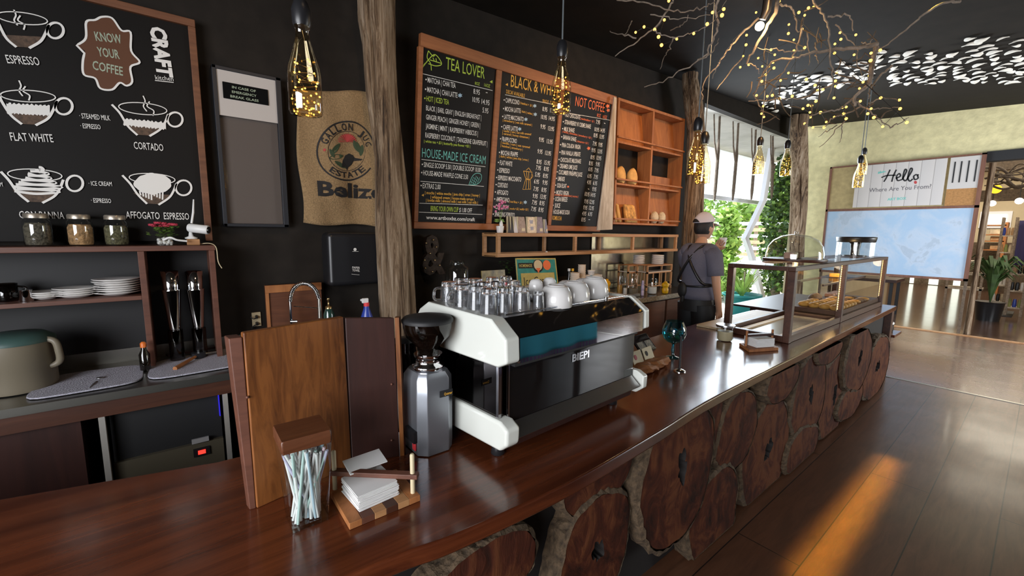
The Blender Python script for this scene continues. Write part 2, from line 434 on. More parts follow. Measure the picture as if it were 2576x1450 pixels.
def text2(mb, pl, txt, a0, b0, a1, b1, h, lift=0.0015, bold=0.012, up=None):
    """lettering on a plane from baseline start (a0,b0) to end (a1,b1), capital height h, all in metres"""
    vs, fs = _glyphs(txt, bold)
    x0 = min(v[0] for v in vs); x1 = max(v[0] for v in vs)
    d = Vector((a1 - a0, b1 - b0)); L = d.length; d.normalize(); n = Vector((-d.y, d.x)) if up is None else Vector(up)
    sx = L / (x1 - x0); sy = h / 0.70
    mb.add([pl.w(a0 + d.x * (x - x0) * sx + n.x * y * sy, b0 + d.y * (x - x0) * sx + n.y * y * sy, lift) for x, y in vs], fs)

def text(mb, pl, txt, p0, p1, h, conv=lambda u, v: (u, v), hs=1.0, **kw):
    """lettering whose baseline runs between two pixels of the photograph, h pixels tall"""
    q0, q1 = conv(*p0), conv(*p1)
    a0, b0 = pl.uv(*q0); a1, b1 = pl.uv(*q1)
    qt = conv(p0[0], p0[1] - h); at, bt = pl.uv(*qt)
    text2(mb, pl, txt, a0, b0, a1, b1, math.hypot(at - a0, bt - b0) * hs, **kw)

def ribbon(mb, pl, pts, w, conv=lambda u, v: (u, v), closed=False, lift=0.0015):
    """a painted stroke of width w through pixels of the photograph, lying on a plane"""
    q = [Vector(pl.uv(*conv(*p))) for p in pts]
    ribbon2(mb, pl, q, w, closed, lift)

def ribbon2(mb, pl, q, w, closed=False, lift=0.0015):
    q = [Vector(p) for p in q]; n = len(q); vs = []
    ws = w if hasattr(w, '__len__') else [w] * n
    for i, p in enumerate(q):
        t = (q[(i + 1) % n] - q[i - 1]) if closed else (q[min(i + 1, n - 1)] - q[max(i - 1, 0)])
        t.normalize(); m = Vector((-t.y, t.x)) * ws[i] / 2
        vs += [pl.w(p.x + m.x, p.y + m.y, lift), pl.w(p.x - m.x, p.y - m.y, lift)]
    mb.add(vs, [(2 * i + 1, (2 * i + 3) % (2 * n), (2 * i + 2) % (2 * n), 2 * i) for i in range(n if closed else n - 1)])

def patch(mb, pl, pts, conv=lambda u, v: (u, v), lift=0.001):
    mb.add([pl.w(*pl.uv(*conv(*p)), lift) for p in pts], [list(range(len(pts)))[::-1]])

def arc(cx, cy, rx, ry, a0, a1, n=16, tilt=0.0):
    """pixels along an ellipse, degrees, y downwards, tilt = slope of its long axis"""
    out = []
    for i in range(n + 1):
        a = math.radians(a0 + (a1 - a0) * i / n); x = rx * math.cos(a)
        out.append((cx + x, cy + ry * math.sin(a) + tilt * x))
    return out

def curve(pts, n=6):
    """a smooth path through points (Catmull-Rom)"""
    q = [np.array(p, float) for p in pts]; q = [2 * q[0] - q[1]] + q + [2 * q[-1] - q[-2]]; out = []
    for i in range(1, len(q) - 2):
        for k in range(n):
            t = k / n
            out.append(tuple(0.5 * (2 * q[i] + (q[i + 1] - q[i - 1]) * t + (2 * q[i - 1] - 5 * q[i] + 4 * q[i + 1] - q[i + 2]) * t * t + (3 * q[i] - q[i - 1] - 3 * q[i + 1] + q[i + 2]) * t ** 3)))
    out.append(tuple(q[-2])); return out

def skin(chains, name, mat, parent, sub=2):
    """one continuous body grown over joined chains of (point, radius)"""
    vs, es, rs, idx = [], [], [], {}
    for ch in chains:
        prev = None
        for p, r in ch:
            k = tuple(round(c, 4) for c in p)
            if k not in idx:
                idx[k] = len(vs); vs.append(p); rs.append(r)
            i = idx[k]
            if prev is not None and prev != i: es.append((prev, i))
            prev = i
    me = bpy.data.meshes.new(name); me.from_pydata(vs, es, [])
    o = bpy.data.objects.new(name, me); COL.objects.link(o)
    o.modifiers.new('skin', 'SKIN').use_smooth_shade = True
    for i, r in enumerate(rs):
        r = r if hasattr(r, '__len__') else (r, r)
        me.skin_vertices[0].data[i].radius = r
    me.skin_vertices[0].data[0].use_root = True
    m = o.modifiers.new('sub', 'SUBSURF'); m.levels = sub; m.render_levels = sub
    me2 = bpy.data.meshes.new_from_object(o.evaluated_get(bpy.context.evaluated_depsgraph_get()))
    bpy.data.objects.remove(o)
    me2.name = name; me2.materials.clear(); me2.materials.append(mat)
    for p in me2.polygons: p.use_smooth = True
    o = bpy.data.objects.new(name, me2); COL.objects.link(o); o.parent = parent
    return o

# ================================================================== THE SETTING
YW = 3.2                      # back wall
def ceil_z(x, y): return 3.18 + 0.04 * x + 0.062 * y

struct(MB().box(-3, 6.3, -4.5, 3.3, -0.1, 0), 'floor', M['floor'])
struct(MB().box(6.3, 10.0, -4.5, 3.3, -0.1, 0), 'floor', M['floor_mid'])
struct(MB().box(10.0, 20.2, -4.5, 3.5, -0.1, 0), 'floor', M['floor_far'])
struct(MB().box(6.28, 6.32, -4.5, 3.2, 0, 0.006), 'trim_1', M['dull_steel'])
struct(MB().box(9.96, 10.06, -4.5, 3.2, 0, 0.012), 'trim_2', M['ledge_wood'])

def wall_slab(x0, x1, y0, y1, z0=0.0):
    b = [(x0, y0, z0), (x1, y0, z0), (x1, y1, z0), (x0, y1, z0)]
    return MB().hexa(b, [(x, y, ceil_z(x, y)) for x, y, _ in b])
struct(wall_slab(-3, 5.95, 3.2, 3.3), 'wall_back', M['wall_black'])
struct(wall_slab(5.95, 9.3, 3.2, 3.3, 3.43), 'wall_back_header', M['ceiling'])
struct(MB().hexa([(-3, -4.5, ceil_z(-3, -4.5)), (10.35, -4.5, ceil_z(10.35, -4.5)), (10.35, 3.3, ceil_z(10.35, 3.3)), (-3, 3.3, ceil_z(-3, 3.3))],
                 [(-3, -4.5, 4.3), (10.35, -4.5, 4.3), (10.35, 3.3, 4.3), (-3, 3.3, 4.3)]), 'ceiling', M['ceiling'])
# the wall with the big map board: cream stucco above and beside a wide opening
w = MB().hexa([(10.2, -4.5, 2.93), (10.34, -4.5, 2.93), (10.34, 3.4, 2.93), (10.2, 3.4, 2.93)],
              [(10.2, -4.5, 3.32), (10.34, -4.5, 3.32), (10.34, 3.4, 3.81), (10.2, 3.4, 3.81)])
w.box(10.2, 10.34, 2.83, 3.4, 0, 2.93).box(10.2, 10.34, -4.5, -1.6, 0, 2.93)
struct(w, 'wall_right', M['stucco'])
struct(MB().box(10.16, 10.36, -1.6, 0.76, 2.80, 2.95), 'trim_3', M['black_matte'])
# walls behind the viewer, each with a wide window
def frame_wall(ax, c0, c1, lo, hi, o0, o1, z0, z1, zt):
    m = MB()
    for a, b, p, q in ((lo, o0, 0, zt), (o1, hi, 0, zt), (o0, o1, 0, z0), (o0, o1, z1, zt)):
        if ax == 'x': m.box(c0, c1, a, b, p, q)
        else: m.box(a, b, c0, c1, p, q)
    return m
struct(frame_wall('x', -2.7, -2.6, -4.5, 3.2, -2.1, 1.1, 0.85, 2.65, 3.1), 'wall_left', M['wall_dim'])
struct(frame_wall('y', -3.7, -3.6, -2.7, 10.2, 6.6, 9.9, 0.7, 2.5, 3.1), 'wall_front', M['wall_dim'])
struct(frame_wall('x', -2.68, -2.62, -2.1, 1.1, -2.04, 1.04, 0.91, 2.59, 2.65).box(-2.67, -2.63, -0.53, -0.47, 0.85, 2.65), 'window_1', M['walnut'])
struct(frame_wall('y', -3.68, -3.62, 6.6, 9.9, 6.66, 9.84, 0.76, 2.44, 2.5).box(8.2, 8.26, -3.67, -3.63, 0.7, 2.5), 'window_2', M['walnut'])

# the room beyond the opening
struct(MB().box(19.9, 20.0, -4.5, 3.5, 0, 3.9), 'wall_far', M['store_wall'])
struct(MB().box(10.34, 20, 3.4, 3.5, 0, 3.9), 'wall_far_side', M['store_wall'])
struct(MB().box(10.34, 20, -4.6, -4.5, 0, 3.9), 'wall_near_side', M['store_wall'])
struct(MB().box(10.34, 20.1, -4.6, 3.5, 3.9, 4.0), 'ceiling', M['store_wall'])
q0, q1 = P(2478, 541, x=19.88), P(2530, 566, x=19.88)
struct(MB().box(19.86, 19.9, q1.y - 0.1, q0.y + 0.1, q1.z - 0.1, q0.z + 0.1), 'window_3', M['white_paint'])
struct(MB().box(19.84, 19.86, q1.y, q0.y, q1.z, q0.z), 'window_pane', M['pane_glow'])
for i, (px, py) in enumerate(((2470, 425), (2520, 500))):
    p = P(px, py, x=13 + 3 * i)
    struct(MB().box(p.x, p.x + 0.2, -4.4, 3.38, p.z - 0.05, p.z + 0.22), 'ceiling_beam', M['twig_dark'])
for x, y, e in ((13.0, .6, 120), (17.0, 1.0, 260)):
    lamp('store_ceiling_light', 'AREA', (x, y, 3.85), (x, y, 0), e, (1.0, 0.9, 0.72), shape='RECTANGLE', size=2.4, size_y=3.0)
struct(MB().box(19.82, 19.9, -4.5, 3.4, 0, 1.45), 'added_dark_panel', M['twig_dark'])  # dark panel added to darken what the store floor reflects
for i, (pa_, pb_) in enumerate(((2338, 2362), (2400, 2418), (2290, 2300))):
    a_, b_ = P(pa_, 700, x=19.8), P(pb_, 700, x=19.8)
    struct(MB().box(19.74, 19.8, b_.y, a_.y, .02, 1.5), 'glow_panel_%d' % (i + 1), M['pane_glow'])  # added glowing panels, put here for bright streaks in the floor's reflection
_t = P(2060, 1360, z=0)
lamp('floor_patch_light', 'AREA', (_t.x + .5, _t.y - .045, 2.95), (_t.x + .5, _t.y - .045, 0), 3.6, (1.0, 0.66, 0.10), shape='RECTANGLE', size=1.8, size_y=.10, spread=.07)  # added unseen light, shaped to lay the yellow patch on the floor

# outdoors behind the open corner
struct(MB().box(5.6, 45, 3.3, 30, -0.12, -0.02), 'ground', M['concrete'])
struct(MB().box(5.2, 12.5, 3.3, 4.9, 3.50, 3.56), 'soffit', M['soffit'])
struct(MB().box(5.95, 6.05, 3.3, 4.9, 3.42, 3.5).box(5.95, 12.5, 4.85, 4.95, 3.40, 3.5), 'trim_4', M['twig'])

# ================================================================== THE TRUNK POSTS
def trunk(name, label, edges, y, sq=0.8, seed=1, grooves=9, amp=0.10):
    """edges: (pixel row, left pixel, right pixel) of the silhouette"""
    r = random.Random(seed)
    ks = [(r.randint(2, 4), r.uniform(0, 6.3), r.uniform(-.5, .5), r.uniform(.3, .7)) for _ in range(3)]
    gs = [(r.uniform(0, 2 * PI), r.uniform(-0.25, 0.25), r.uniform(0.05, 0.12), r.uniform(0.15, 0.4), r.uniform(1, 3), r.uniform(0, 6)) for _ in range(grooves)]
    E0 = sorted(edges); rows = [e[0] for e in E0]
    ys = np.linspace(rows[0], rows[-1], 46); rings = []; n = 72
    zl = []
    for py in ys:
        l = np.interp(py, rows, [e[1] for e in E0]); rr = np.interp(py, rows, [e[2] for e in E0])
        a, b = P(l, py, y=y), P(rr, py, y=y); c = (a + b) / 2; rad = mm(rr - l, c) * 0.5 * 0.97
        zl.append((c, rad))
    top = zl[0]; bot = zl[-1]
    zl = [q for q in zl if q[0].z < ceil_z(q[0].x, y) - .05]
    zl = [(Vector((top[0].x, y, ceil_z(top[0].x, y) - 0.03)), top[1])]  + zl + [(Vector((bot[0].x + (bot[0].x - zl[-6][0].x), y, 0.0)), bot[1] * 1.1)]
    for c, rad in zl:
        ring = []
        for k in range(n):
            a = 2 * PI * k / n; f = 1.0
            for m, ph, tw, am in ks: f += amp * am * math.sin(m * a + ph + tw * c.z * 2)
            for g0, tw, wd, dp, fr, ph in gs:
                d = (a - g0 - tw * c.z + PI) % (2 * PI) - PI
                f -= dp * max(0.0, 0.35 + 0.65 * math.sin(fr * c.z * 2 + ph)) * math.exp(-(d / wd) ** 2)
            f *= 1 + 0.012 * r.uniform(-1, 1)
            ring.append((c.x + rad * f * math.cos(a) * 0.98, c.y + rad * sq * f * math.sin(a), c.z))
        rings.append(ring)
    o = MB().loft(rings[::-1]).build(name, M['trunk'])
    return tag(o, label, 'post')
trunk('tree_trunk_post', 'pale cracked tree trunk post standing between the burlap sack and the menu boards',
      [(-60, 900, 993), (60, 903, 994), (120, 914, 994), (240, 922, 999), (330, 935, 1008), (400, 944, 1015), (480, 944, 1024), (560, 944, 1033), (640, 947, 1037), (700, 950, 1040), (800, 954, 1046), (840, 955, 1050)], 2.9, seed=3)
trunk('tree_trunk_post', 'rough brown tree trunk post beside the bread shelves, behind the person',
      [(200, 1712, 1758), (260, 1714, 1772), (330, 1722, 1778), (450, 1716, 1778), (560, 1708, 1776), (700, 1700, 1766), (740, 1700, 1764)], 2.92, seed=8, grooves=12, amp=0.14)
trunk('tree_trunk_post', 'tree trunk post at the corner of the cream stucco wall',
      [(320, 1983, 2031), (420, 1986, 2033), (520, 1984, 2031), (600, 1982, 2024), (680, 1982, 2022)], 2.95, seed=12, grooves=8, amp=0.12)

# ================================================================== THE BAR COUNTER
HC = 0.85
bar = thing('bar_counter', 'long red brown wooden bar counter faced with round log slices', 'counter', (2.4, 1.3, 0))
front = curve([(-2.0, 0.90), (-0.6, 0.90), (0.25, 0.868), (0.50, 0.836), (0.894, 0.820), (1.4, 0.846), (1.952, 0.884), (3.2, 0.905), (4.6, 0.93), (6.12, 0.952)], 6)
pts = [(x, y, HC - 0.05) for x, y in front] + [(x, y, HC - 0.05) for x, y in ((6.16, 1.78), (3.4, 1.78), (1.6, 1.66), (.6, 1.57), (.05, 1.60), (-.25, 1.68), (-.44, 1.73), (-2.0, 2.05))]
MB().prism(pts, (0, 0, 0.05)).build('countertop', M['counter'], bar, bevel=0.008)
MB().box(-1.95, 6.05, 1.02, 1.50, 0.0, HC - 0.05).build('base_panel', M['recess'], bar)
MB().box(5.98, 6.08, 0.96, 1.66, 0, HC - 0.05).build('end_panel', M['walnut'], bar)
s0 = P(2222, 848, x=6.1)
MB().box(6.08, 6.42, 0.93, 1.22, 0.50, 0.53).build('end_shelf', M['counter'], bar, bevel=0.004)
MB().box(6.08, 6.30, 1.00, 1.05, 0.0, 0.50).build('end_bracket', M['walnut'], bar)
# log slices: (pixel centre, half width and half height in pixels, seed, hole)
SL = [(1218, 1462, 150, 100, 1, 0), (1500, 1398, 92, 150, 2, 1), (1508, 1195, 88, 92, 3, 0), (1712, 1188, 88, 192, 4, 1), (1800, 1298, 62, 108, 5, 0),
      (1858, 1085, 52, 92, 6, 0), (1930, 1140, 56, 132, 7, 1), (1972, 962, 38, 50, 8, 0), (2020, 1134, 38, 56, 9, 0), (2038, 1000, 42, 102, 10, 1),
      (2098, 1000, 36, 104, 11, 1), (2162, 905, 32, 78, 12, 1), (2142, 1008, 28, 44, 13, 0), (2206, 928, 30, 74, 14, 1), (1793, 1065, 24, 85, 15, 0), (2090, 880, 30, 36, 16, 0)]
for px, py, hw, hh, sd, hole in SL:
    yf = 0.90 + 0.012 * (sd % 4)
    c = P(px, py, y=yf); rx = abs(P(px + hw, py, y=yf).x - P(px - hw, py, y=yf).x) / 2; rz = abs(P(px, py + hh, y=yf).z - P(px, py - hh, y=yf).z) / 2
    r = random.Random(sd); n = 64
    ph = [(k, r.uniform(0, 6.3), r.uniform(0.3, 1.1) / k ** .9) for k in (2, 3, 4, 5, 7, 11, 17)]
    def rad(a, j=0.0):
        return 1 + 0.10 * sum(am * math.sin(k * a + p) for k, p, am in ph) + j
    def ring(f, y, jit=0.0):
        out = []
        for k in range(n):
            a = 2 * PI * k / n; q = rad(a, jit * r.uniform(-1, 1)) * f
            z = min(max(c.z + rz * q * math.sin(a), 0.012), HC - 0.055)
            out.append((c.x + rx * q * math.cos(a), y, z))
        return out
    body = MB()
    f1, f2 = ring(0.93, yf), ring(0.93, yf + 0.07)
    if hole:
        hq = [.78 + .2 * math.sin(2 * a_ + sd) + .12 * math.sin(5 * a_ + 2 * sd) + .06 * math.sin(9 * a_) for a_ in (2 * PI * k / n for k in range(n))]
        ho = [(c.x + rx * (0.05 + 0.17 * hq[k] * math.cos(2 * PI * k / n)), yf, c.z + rz * (0.05 + 0.24 * hq[k] * math.sin(2 * PI * k / n))) for k in range(n)]
        hb = [(c.x + rx * .05 + (x - c.x - rx * .05) * .8, y + 0.066, c.z + rz * .05 + (z - c.z - rz * .05) * .8) for x, y, z in ho]
        body.loft([ho, f1, f2], caps=False, smooth=False)
    else:
        mid = [(c.x + (x - c.x) * 0.5, y - 0.004, c.z + (z - c.z) * 0.5) for x, y, z in f1]
        body.loft([mid, f1, f2], caps=False, smooth=False).add(mid, [list(range(n))])
    sl = body.build('log_slice', M['slice'], bar)
    if hole: MB().loft([hb, ho], caps=False, smooth=False).add(hb, [list(range(n))]).build('hollow', M['recess'], sl)  # the dark inside of the hole is put into its colour
    MB().loft([ring(0.94, yf - 0.003, 0.02), ring(1.0, yf + 0.008, 0.035), ring(1.01, yf + 0.04, 0.035), ring(0.99, yf + 0.085, 0.02)], caps=False, smooth=False).build('bark', M['bark'], sl)
t = thing('tin_with_lid', 'round dark tin with a pale lid on the low shelf at the far counter end', 'tin', (6.28, 1.06, 0.531))
MB().lathe([(0.075, 0), (0.08, 0.01), (0.08, 0.085)], (6.28, 1.06, 0.531), 20).build('can', M['black'], t)
MB().lathe([(0.084, 0.087), (0.084, 0.105), (0.07, 0.11)], (6.28, 1.06, 0.531), 20).build('lid', M['china'], t)

# ================================================================== LEFT BACK WALL
c1 = lambda u, v: (u / 2.339, v / 2.339)              # first close-up of the photograph
WB = Plane((0, YW - 0.06, 0), (1, 0, 0), (0, 0, 1))    # face of the coffee guide board
def wallp(y): return Plane((0, y, 0), (1, 0, 0), (0, 0, 1))

# ---- coffee guide chalkboard
t = thing('coffee_guide_board', 'large black chalkboard with drawings of coffee cups and a brown badge', 'chalkboard', (-0.8, 3.17, 2.3))
A = WB.uv(455, 62); B = WB.uv(532, 600)
xr = (A[0] + B[0]) / 2; zt = A[1]; zb = 1.53; xl = -1.75
MB().box(xl, xr, YW - 0.055, YW - 0.012, zb, zt).build('panel', M['chalk'], t)
f = MB().box(xl - .04, xr + .035, YW - .075, YW - .012, zt, zt + .04).box(xr, xr + .035, YW - .075, YW - .012, zb, zt).box(xl - .04, xl, YW - .075, YW - .012, zb, zt)
f.build('frame', M['frame_brown'], t, bevel=.004)
ink = MB(); coff = MB(); foam = MB()
def flush():
    global ink, coff, foam
    ink.build('cup_outline', M['ink_white'], t); coff.build('coffee_fill', M['ink_coffee'], t)
    if foam.v: foam.build('foam_drawing', M['ink_white'], t)
    ink = MB(); coff = MB(); foam = MB()
def cup(cx, cy, rx, ry, tilt, bot, hx, hy, hr, lip=False, half=False):
    e = arc(cx, cy, rx, ry, 0, 360, 28, tilt)
    ribbon(ink, WB, e[:-1], .0045, c1, closed=True)
    L_ = (cx - rx, cy - rx * tilt); Rr = (cx + rx, cy + rx * tilt)
    left = curve([((L_[0] - 40, L_[1] - 12) if lip else (L_[0] - 8, L_[1])), (L_[0] + 8, L_[1] + 40), (cx - rx * .62, bot - 60), (cx - rx * .22, bot - 6)], 8)
    right = curve([(Rr[0] + 8, Rr[1] + 20), (Rr[0] - 12, Rr[1] + 70), (cx + rx * .72, bot - 40), (cx + rx * .28, bot)], 8)
    n = len(left)
    ribbon(ink, WB, left, .010, c1); ribbon(ink, WB, right, .010, c1)
    ribbon(ink, WB, arc(hx, hy, hr, hr * .96, 0, 360, 24)[:-1], .010, c1, closed=True)
    patch(coff, WB, [(cx - rx * .82, cy + (bot - cy) * .55), (cx + rx * .86, cy + (bot - cy) * .62), (cx + rx * .6, bot - 34), (cx + rx * .25, bot - 4), (cx - rx * .2, bot - 8), (cx - rx * .55, bot - 48)], c1)
def steam(x, y):
    ribbon(ink, WB, curve([(x, y), (x + 12, y + 32), (x + 2, y + 62), (x + 22, y + 92)], 6), .0055, c1)
    ribbon(ink, WB, curve([(x + 38, y + 34), (x + 24, y + 62), (x + 62, y + 88), (x + 58, y + 118)], 6), .0055, c1)
def foam_band(x0, x1, y0, y1, dy, seed):
    r = random.Random(seed); up, dn = [], []
    for i in range(34):
        q = i / 33; x = x0 + (x1 - x0) * q
        up.append((x + r.uniform(-3, 3), y0 + dy * q + 5 * math.sin(i * 1.9) + r.uniform(-2, 2))); dn.append((x + r.uniform(-3, 3), y1 + dy * q + 5 * math.sin(i * 2.3) + r.uniform(-2, 2)))
    patch(foam, WB, up + dn[::-1], c1, .0016)
cup(130, 108, 150, 34, .12, 284, 326, 180, 48); steam(82, 58); flush()
cup(165, 566, 162, 34, .05, 738, 376, 626, 50); steam(112, 474)
foam_band(40, 296, 608, 668, 14, 1); flush()
cup(840, 640, 142, 34, .09, 802, 1030, 704, 44, True); steam(842, 564)
foam_band(728, 976, 698, 738, 24, 2); flush()
cup(205, 1030, 160, 34, .05, 1195, 440, 1080, 48, True)
for k, (x0, x1, y) in enumerate(((85, 350, 1125), (80, 365, 1098), (110, 330, 1072), (150, 300, 1046), (165, 285, 1020), (215, 255, 997))):
    ribbon(foam, WB, curve([(x0, y), ((x0 + x1) / 2, y + 16), (x1, y + 4), ((x0 + x1) / 2 + 10, y - 9), (x0 + 14, y - 12)], 6), .012, c1, lift=.0013 + .0006 * k)
flush()
cup(895, 1052, 135, 30, .06, 1206, 1080, 1106, 46, True)
patch(foam, WB, [(792 + 8 * math.sin(k * 2.1), 0) if False else (898 + 108 * math.cos(2 * PI * k / 40) * (1 + .05 * math.sin(7 * k)), 1082 + 62 * math.sin(2 * PI * k / 40) * (1 + .06 * math.cos(5 * k))) for k in range(40)][::-1], c1, .0014)
for k in range(9):
    ribbon(foam, WB, [(822 + k * 17, 1125), (828 + k * 16, 1150 + (k * 37) % 30)], .007, c1)
flush()
for s, a, b, h in (('ESPRESSO', (45, 372), (238, 386), 48), ('FLAT WHITE', (66, 828), (317, 838), 48), ('CORTADO', (790, 876), (963, 890), 42),
                   ('CON PANNA', (116, 1284), (380, 1288), 42), ('AFFOGATO  ESPRESSO', (742, 1286), (1114, 1294), 42),
                   ('· STEAMED MILK', (470, 696), (650, 710), 30), ('· ESPRESSO', (476, 754), (594, 762), 28), ('· ICE CREAM', (524, 1092), (660, 1096), 26),
                   ('· ESPRESSO', (538, 1192), (655, 1196), 26), ('CREAM', (-60, 1096), (18, 1098), 26)):
    lab = MB(); text(lab, WB, s, a, b, h, c1, bold=.004); lab.build('lettering', M['ink_white'], t)
bd = curve([(452, 268), (505, 225), (508, 130), (560, 118), (600, 100), (660, 108), (715, 180), (768, 190), (772, 300), (822, 366), (768, 395), (778, 480), (745, 505), (705, 488), (660, 528), (590, 520), (560, 462), (495, 440), (487, 370), (500, 300)], 5)
b = MB(); patch(b, WB, bd[::-1], c1); bo = b.build('badge', M['ink_brown'], t)
b = MB(); ribbon(b, WB, bd[:-1], .009, c1, closed=True, lift=.002); b.build('badge_border', M['ink_white'], bo)
for s, a, c, h in (('KNOW', (566, 240), (720, 258), 52), ('YOUR', (578, 330), (706, 348), 52), ('COFFEE', (546, 408), (724, 446), 52)):
    b = MB(); text(b, WB, s, a, c, h, c1, lift=.0022); b.build('badge_lettering', M['ink_sage'], bo)
b = MB()
p0, p1 = WB.uv(*c1(884, 152)), WB.uv(*c1(930, 446)); ph = WB.uv(*c1(972, 160))
text2(b, WB, 'CRAFT', p0[0], p0[1], p1[0], p1[1], abs(ph[0] - p0[0]), bold=.05)
text(b, WB, 'kitchen', (916, 468), (1022, 478), 26, c1, bold=.0)
ribbon(b, WB, [(912, 474), (1022, 486)], .004, c1)
b.build('shop_lettering', M['ink_white'], t)

# ---- shelving unit below the board
SF = 2.93                                              # its front plane
zt = P(270, 620, y=SF).z; xR = P(536, 620, y=SF).x
zm = P(180, 756, y=SF).z; xd = P(355, 640, y=SF).x
u = thing('wall_shelf_unit', 'dark red wooden shelf unit on the back counter under the coffee guide board', 'shelf', (-0.6, 3.0, HC))
MB().box(-1.7, xR + .01, SF, YW - .005, zt - .028, zt).build('top_board', M['shelf_wood'], u, bevel=.003)
MB().box(-1.7, xd - .015, SF + .01, YW - .02, zm - .022, zm).build('shelf', M['shelf_wood'], u, bevel=.002)
MB().box(xd - .015, xd + .012, SF + .005, YW - .02, HC, zt - .028).build('divider', M['shelf_wood'], u, bevel=.002)
MB().box(xR - .022, xR + .005, SF + .003, YW - .02, HC, zt - .028).build('side_board', M['shelf_wood'], u, bevel=.002)
MB().box(-1.7, xR, YW - .018, YW - .006, HC, zt - .028).build('back_board', M['black_matte'], u)

def jar(px, mat, label, fill, seed):
    p = P(px, 600, y=3.06); p.z = zt; r = .050
    j = thing('mason_jar', label, 'jar', p, group=None)
    prof = [(r * .92, 0), (r, .008), (r * 1.02, .10), (r * .98, .118), (r * .80, .130), (r * .78, .137)]
    MB().lathe(prof, p, 24, caps=False).build('glass', M['clear_jar'], j)
    MB().lathe([(r * .86, .135), (r * .86, .153), (r * .80, .158)], p, 24).build('lid', M['lid_metal'], j)
    rr = random.Random(seed); b = MB()
    MB().lathe([(r * .86, .006), (r * .92, .02), (r * .93, .09), (r * .8, fill)], p, 20).build('contents', mat, j)
    return j
jar(97, M['spice_dark'], 'mason jar of dark dried leaves on the left shelf, leftmost jar', .112, 1)
jar(204, M['spice_tan'], 'mason jar of pale tan chips on the left shelf, between two dark jars', .108, 2)
jar(294, M['spice_green'], 'mason jar of greenish dried herbs on the left shelf, nearest the red flowers', .105, 3)

# ---- red flowers in a small glass pot
p = P(414, 600, y=3.05); p.z = zt
g = thing('flower_pot', 'small clear pot of crimson flowers and pebbles beside the white camera', 'flower pot', p)
MB().lathe([(.046, 0), (.052, .065)], p, 4, rot=PI / 4, smooth=False, caps=False).build('glass', M['clear_jar'], g)
b = MB(); r = random.Random(4)
for k in range(50): b.ball(p + Vector((r.uniform(-.028, .028), r.uniform(-.028, .028), r.uniform(.006, .038))), .009, n=6, m=4)
b.build('pebbles', M['china'], g)
b = MB()
for k in range(170):
    q = p + Vector((r.gauss(0, .024), r.gauss(0, .02), r.uniform(.045, .105))); a = r.uniform(0, 6.3); d = Vector((math.cos(a), math.sin(a), r.uniform(-.2, .6))) * .024
    s = d.cross(Vector((0, 0, 1))).normalized() * .009
    b.add([q, q + d * .5 + s, q + d, q + d * .5 - s], [(0, 1, 2, 3)])
b.build('foliage', M['leaf'], g)
for k in range(9):
    q = p + Vector((-.048 + .012 * k + r.uniform(-.004, .004), r.uniform(-.035, .015), .112 + r.uniform(-.008, .010))); b = MB()
    for i in range(14):
        a = i * PI / 7
        b.ball(q + Vector((math.cos(a) * .010, math.sin(a) * .010, .004 * (i % 2))), .008, .006, .005, 6, 4)
    b.build('flower', M['crimson'], g)

# ---- white security camera with an antenna on a yellow block
p = P(487, 604, y=3.04); p.z = zt
bl = MB().box(p.x - .032, p.x + .028, p.y - .03, p.y + .03, zt, zt + .034).build('wooden_block', M['ledge_wood'], bevel=.003)
tag(bl, 'small yellow wooden block holding up the white camera', 'block')
k = thing('security_camera', 'white security camera with an upright antenna on a yellow wooden block', 'camera', p + Vector((0, 0, .036)))
ca, cb = P(473, 573, y=3.03), P(524, 579, y=2.99)
MB().tube([ca, ca + (cb - ca) * .06, cb - (cb - ca) * .04, cb], [.019, .024, .026, .024], 18).build('body', M['white'], k)
MB().tube([cb, cb + (cb - ca).normalized() * .006], [.020, .019], 18).build('lens', M['black_gloss'], k)
MB().lathe([(.028, .035), (.03, .042), (.012, .05), (.008, .075)], Vector((p.x - .01, p.y, p.z)), 16).build('stand', M['white'], k)
MB().tube([P(482, 562, y=3.05), P(486, 535, y=3.05), P(487, 502, y=3.05)], [.006, .006, .0035], 8).build('antenna', M['white'], k)
b = MB().tube(curve([(p.x + .02, p.y, zt + .004), (p.x + .07, p.y - .04, zt + .01), (p.x + .095, SF - .02, zt - .01), (p.x + .10, SF - .02, zt - .09), (p.x + .115, SF - .02, zt - .13)], 6), .0025, 6)
tag(b.build('camera_cable', M['cream']), 'thin cream cable hanging over the shelf edge beside the white camera', 'cable')
b = MB().tube(curve([P(410, 605, y=2.98), P(428, 598, y=2.97), P(445, 604, y=2.97), P(470, 607, y=2.98)], 5), .006, 6)
tag(b.build('white_strap', M['white']), 'short white strap lying in front of the flower pot', 'strap')

# ---- plates on the middle shelf
def plate_stack(px, n, r, step, base, lab):
    p = P(px, 740, y=3.06)
    for i in range(n):
        z = zm + base + i * step; q = (p.x + R.uniform(-.004, .004), p.y + R.uniform(-.004, .004), z)
        w_ = r * (1 - .05 * (i % 3 == 1))
        o = MB().lathe([(w_ * .55, 0), (w_ * .6, .004), (w_ * .97, .013), (w_, .016), (w_ * .96, .017), (w_ * .58, .007)], q, 28).build('plate', M['china'])
        tag(o, lab, 'plate', lab)
plate_stack(110, 3, .076, .010, .002, 'pale plates in the short stack beside the metal creamer')
plate_stack(194, 4, .088, .0105, .002, 'white plates in the middle stack on the left shelf')
plate_stack(298, 7, .098, .0115, .002, 'white plates in the tallest stack on the left shelf')
p = P(66, 748, y=3.0); p.z = zm
o = MB().lathe([(.024, 0), (.026, .003), (.021, .05), (.024, .056)], p, 20).build('creamer', M['chrome']); tag(o, 'small shiny metal creamer left of the plate stacks', 'creamer')
p = P(16, 740, y=3.06); p.z = zm
o = thing('glass_mug', 'dark glass mug at the left end of the middle shelf', 'mug', p)
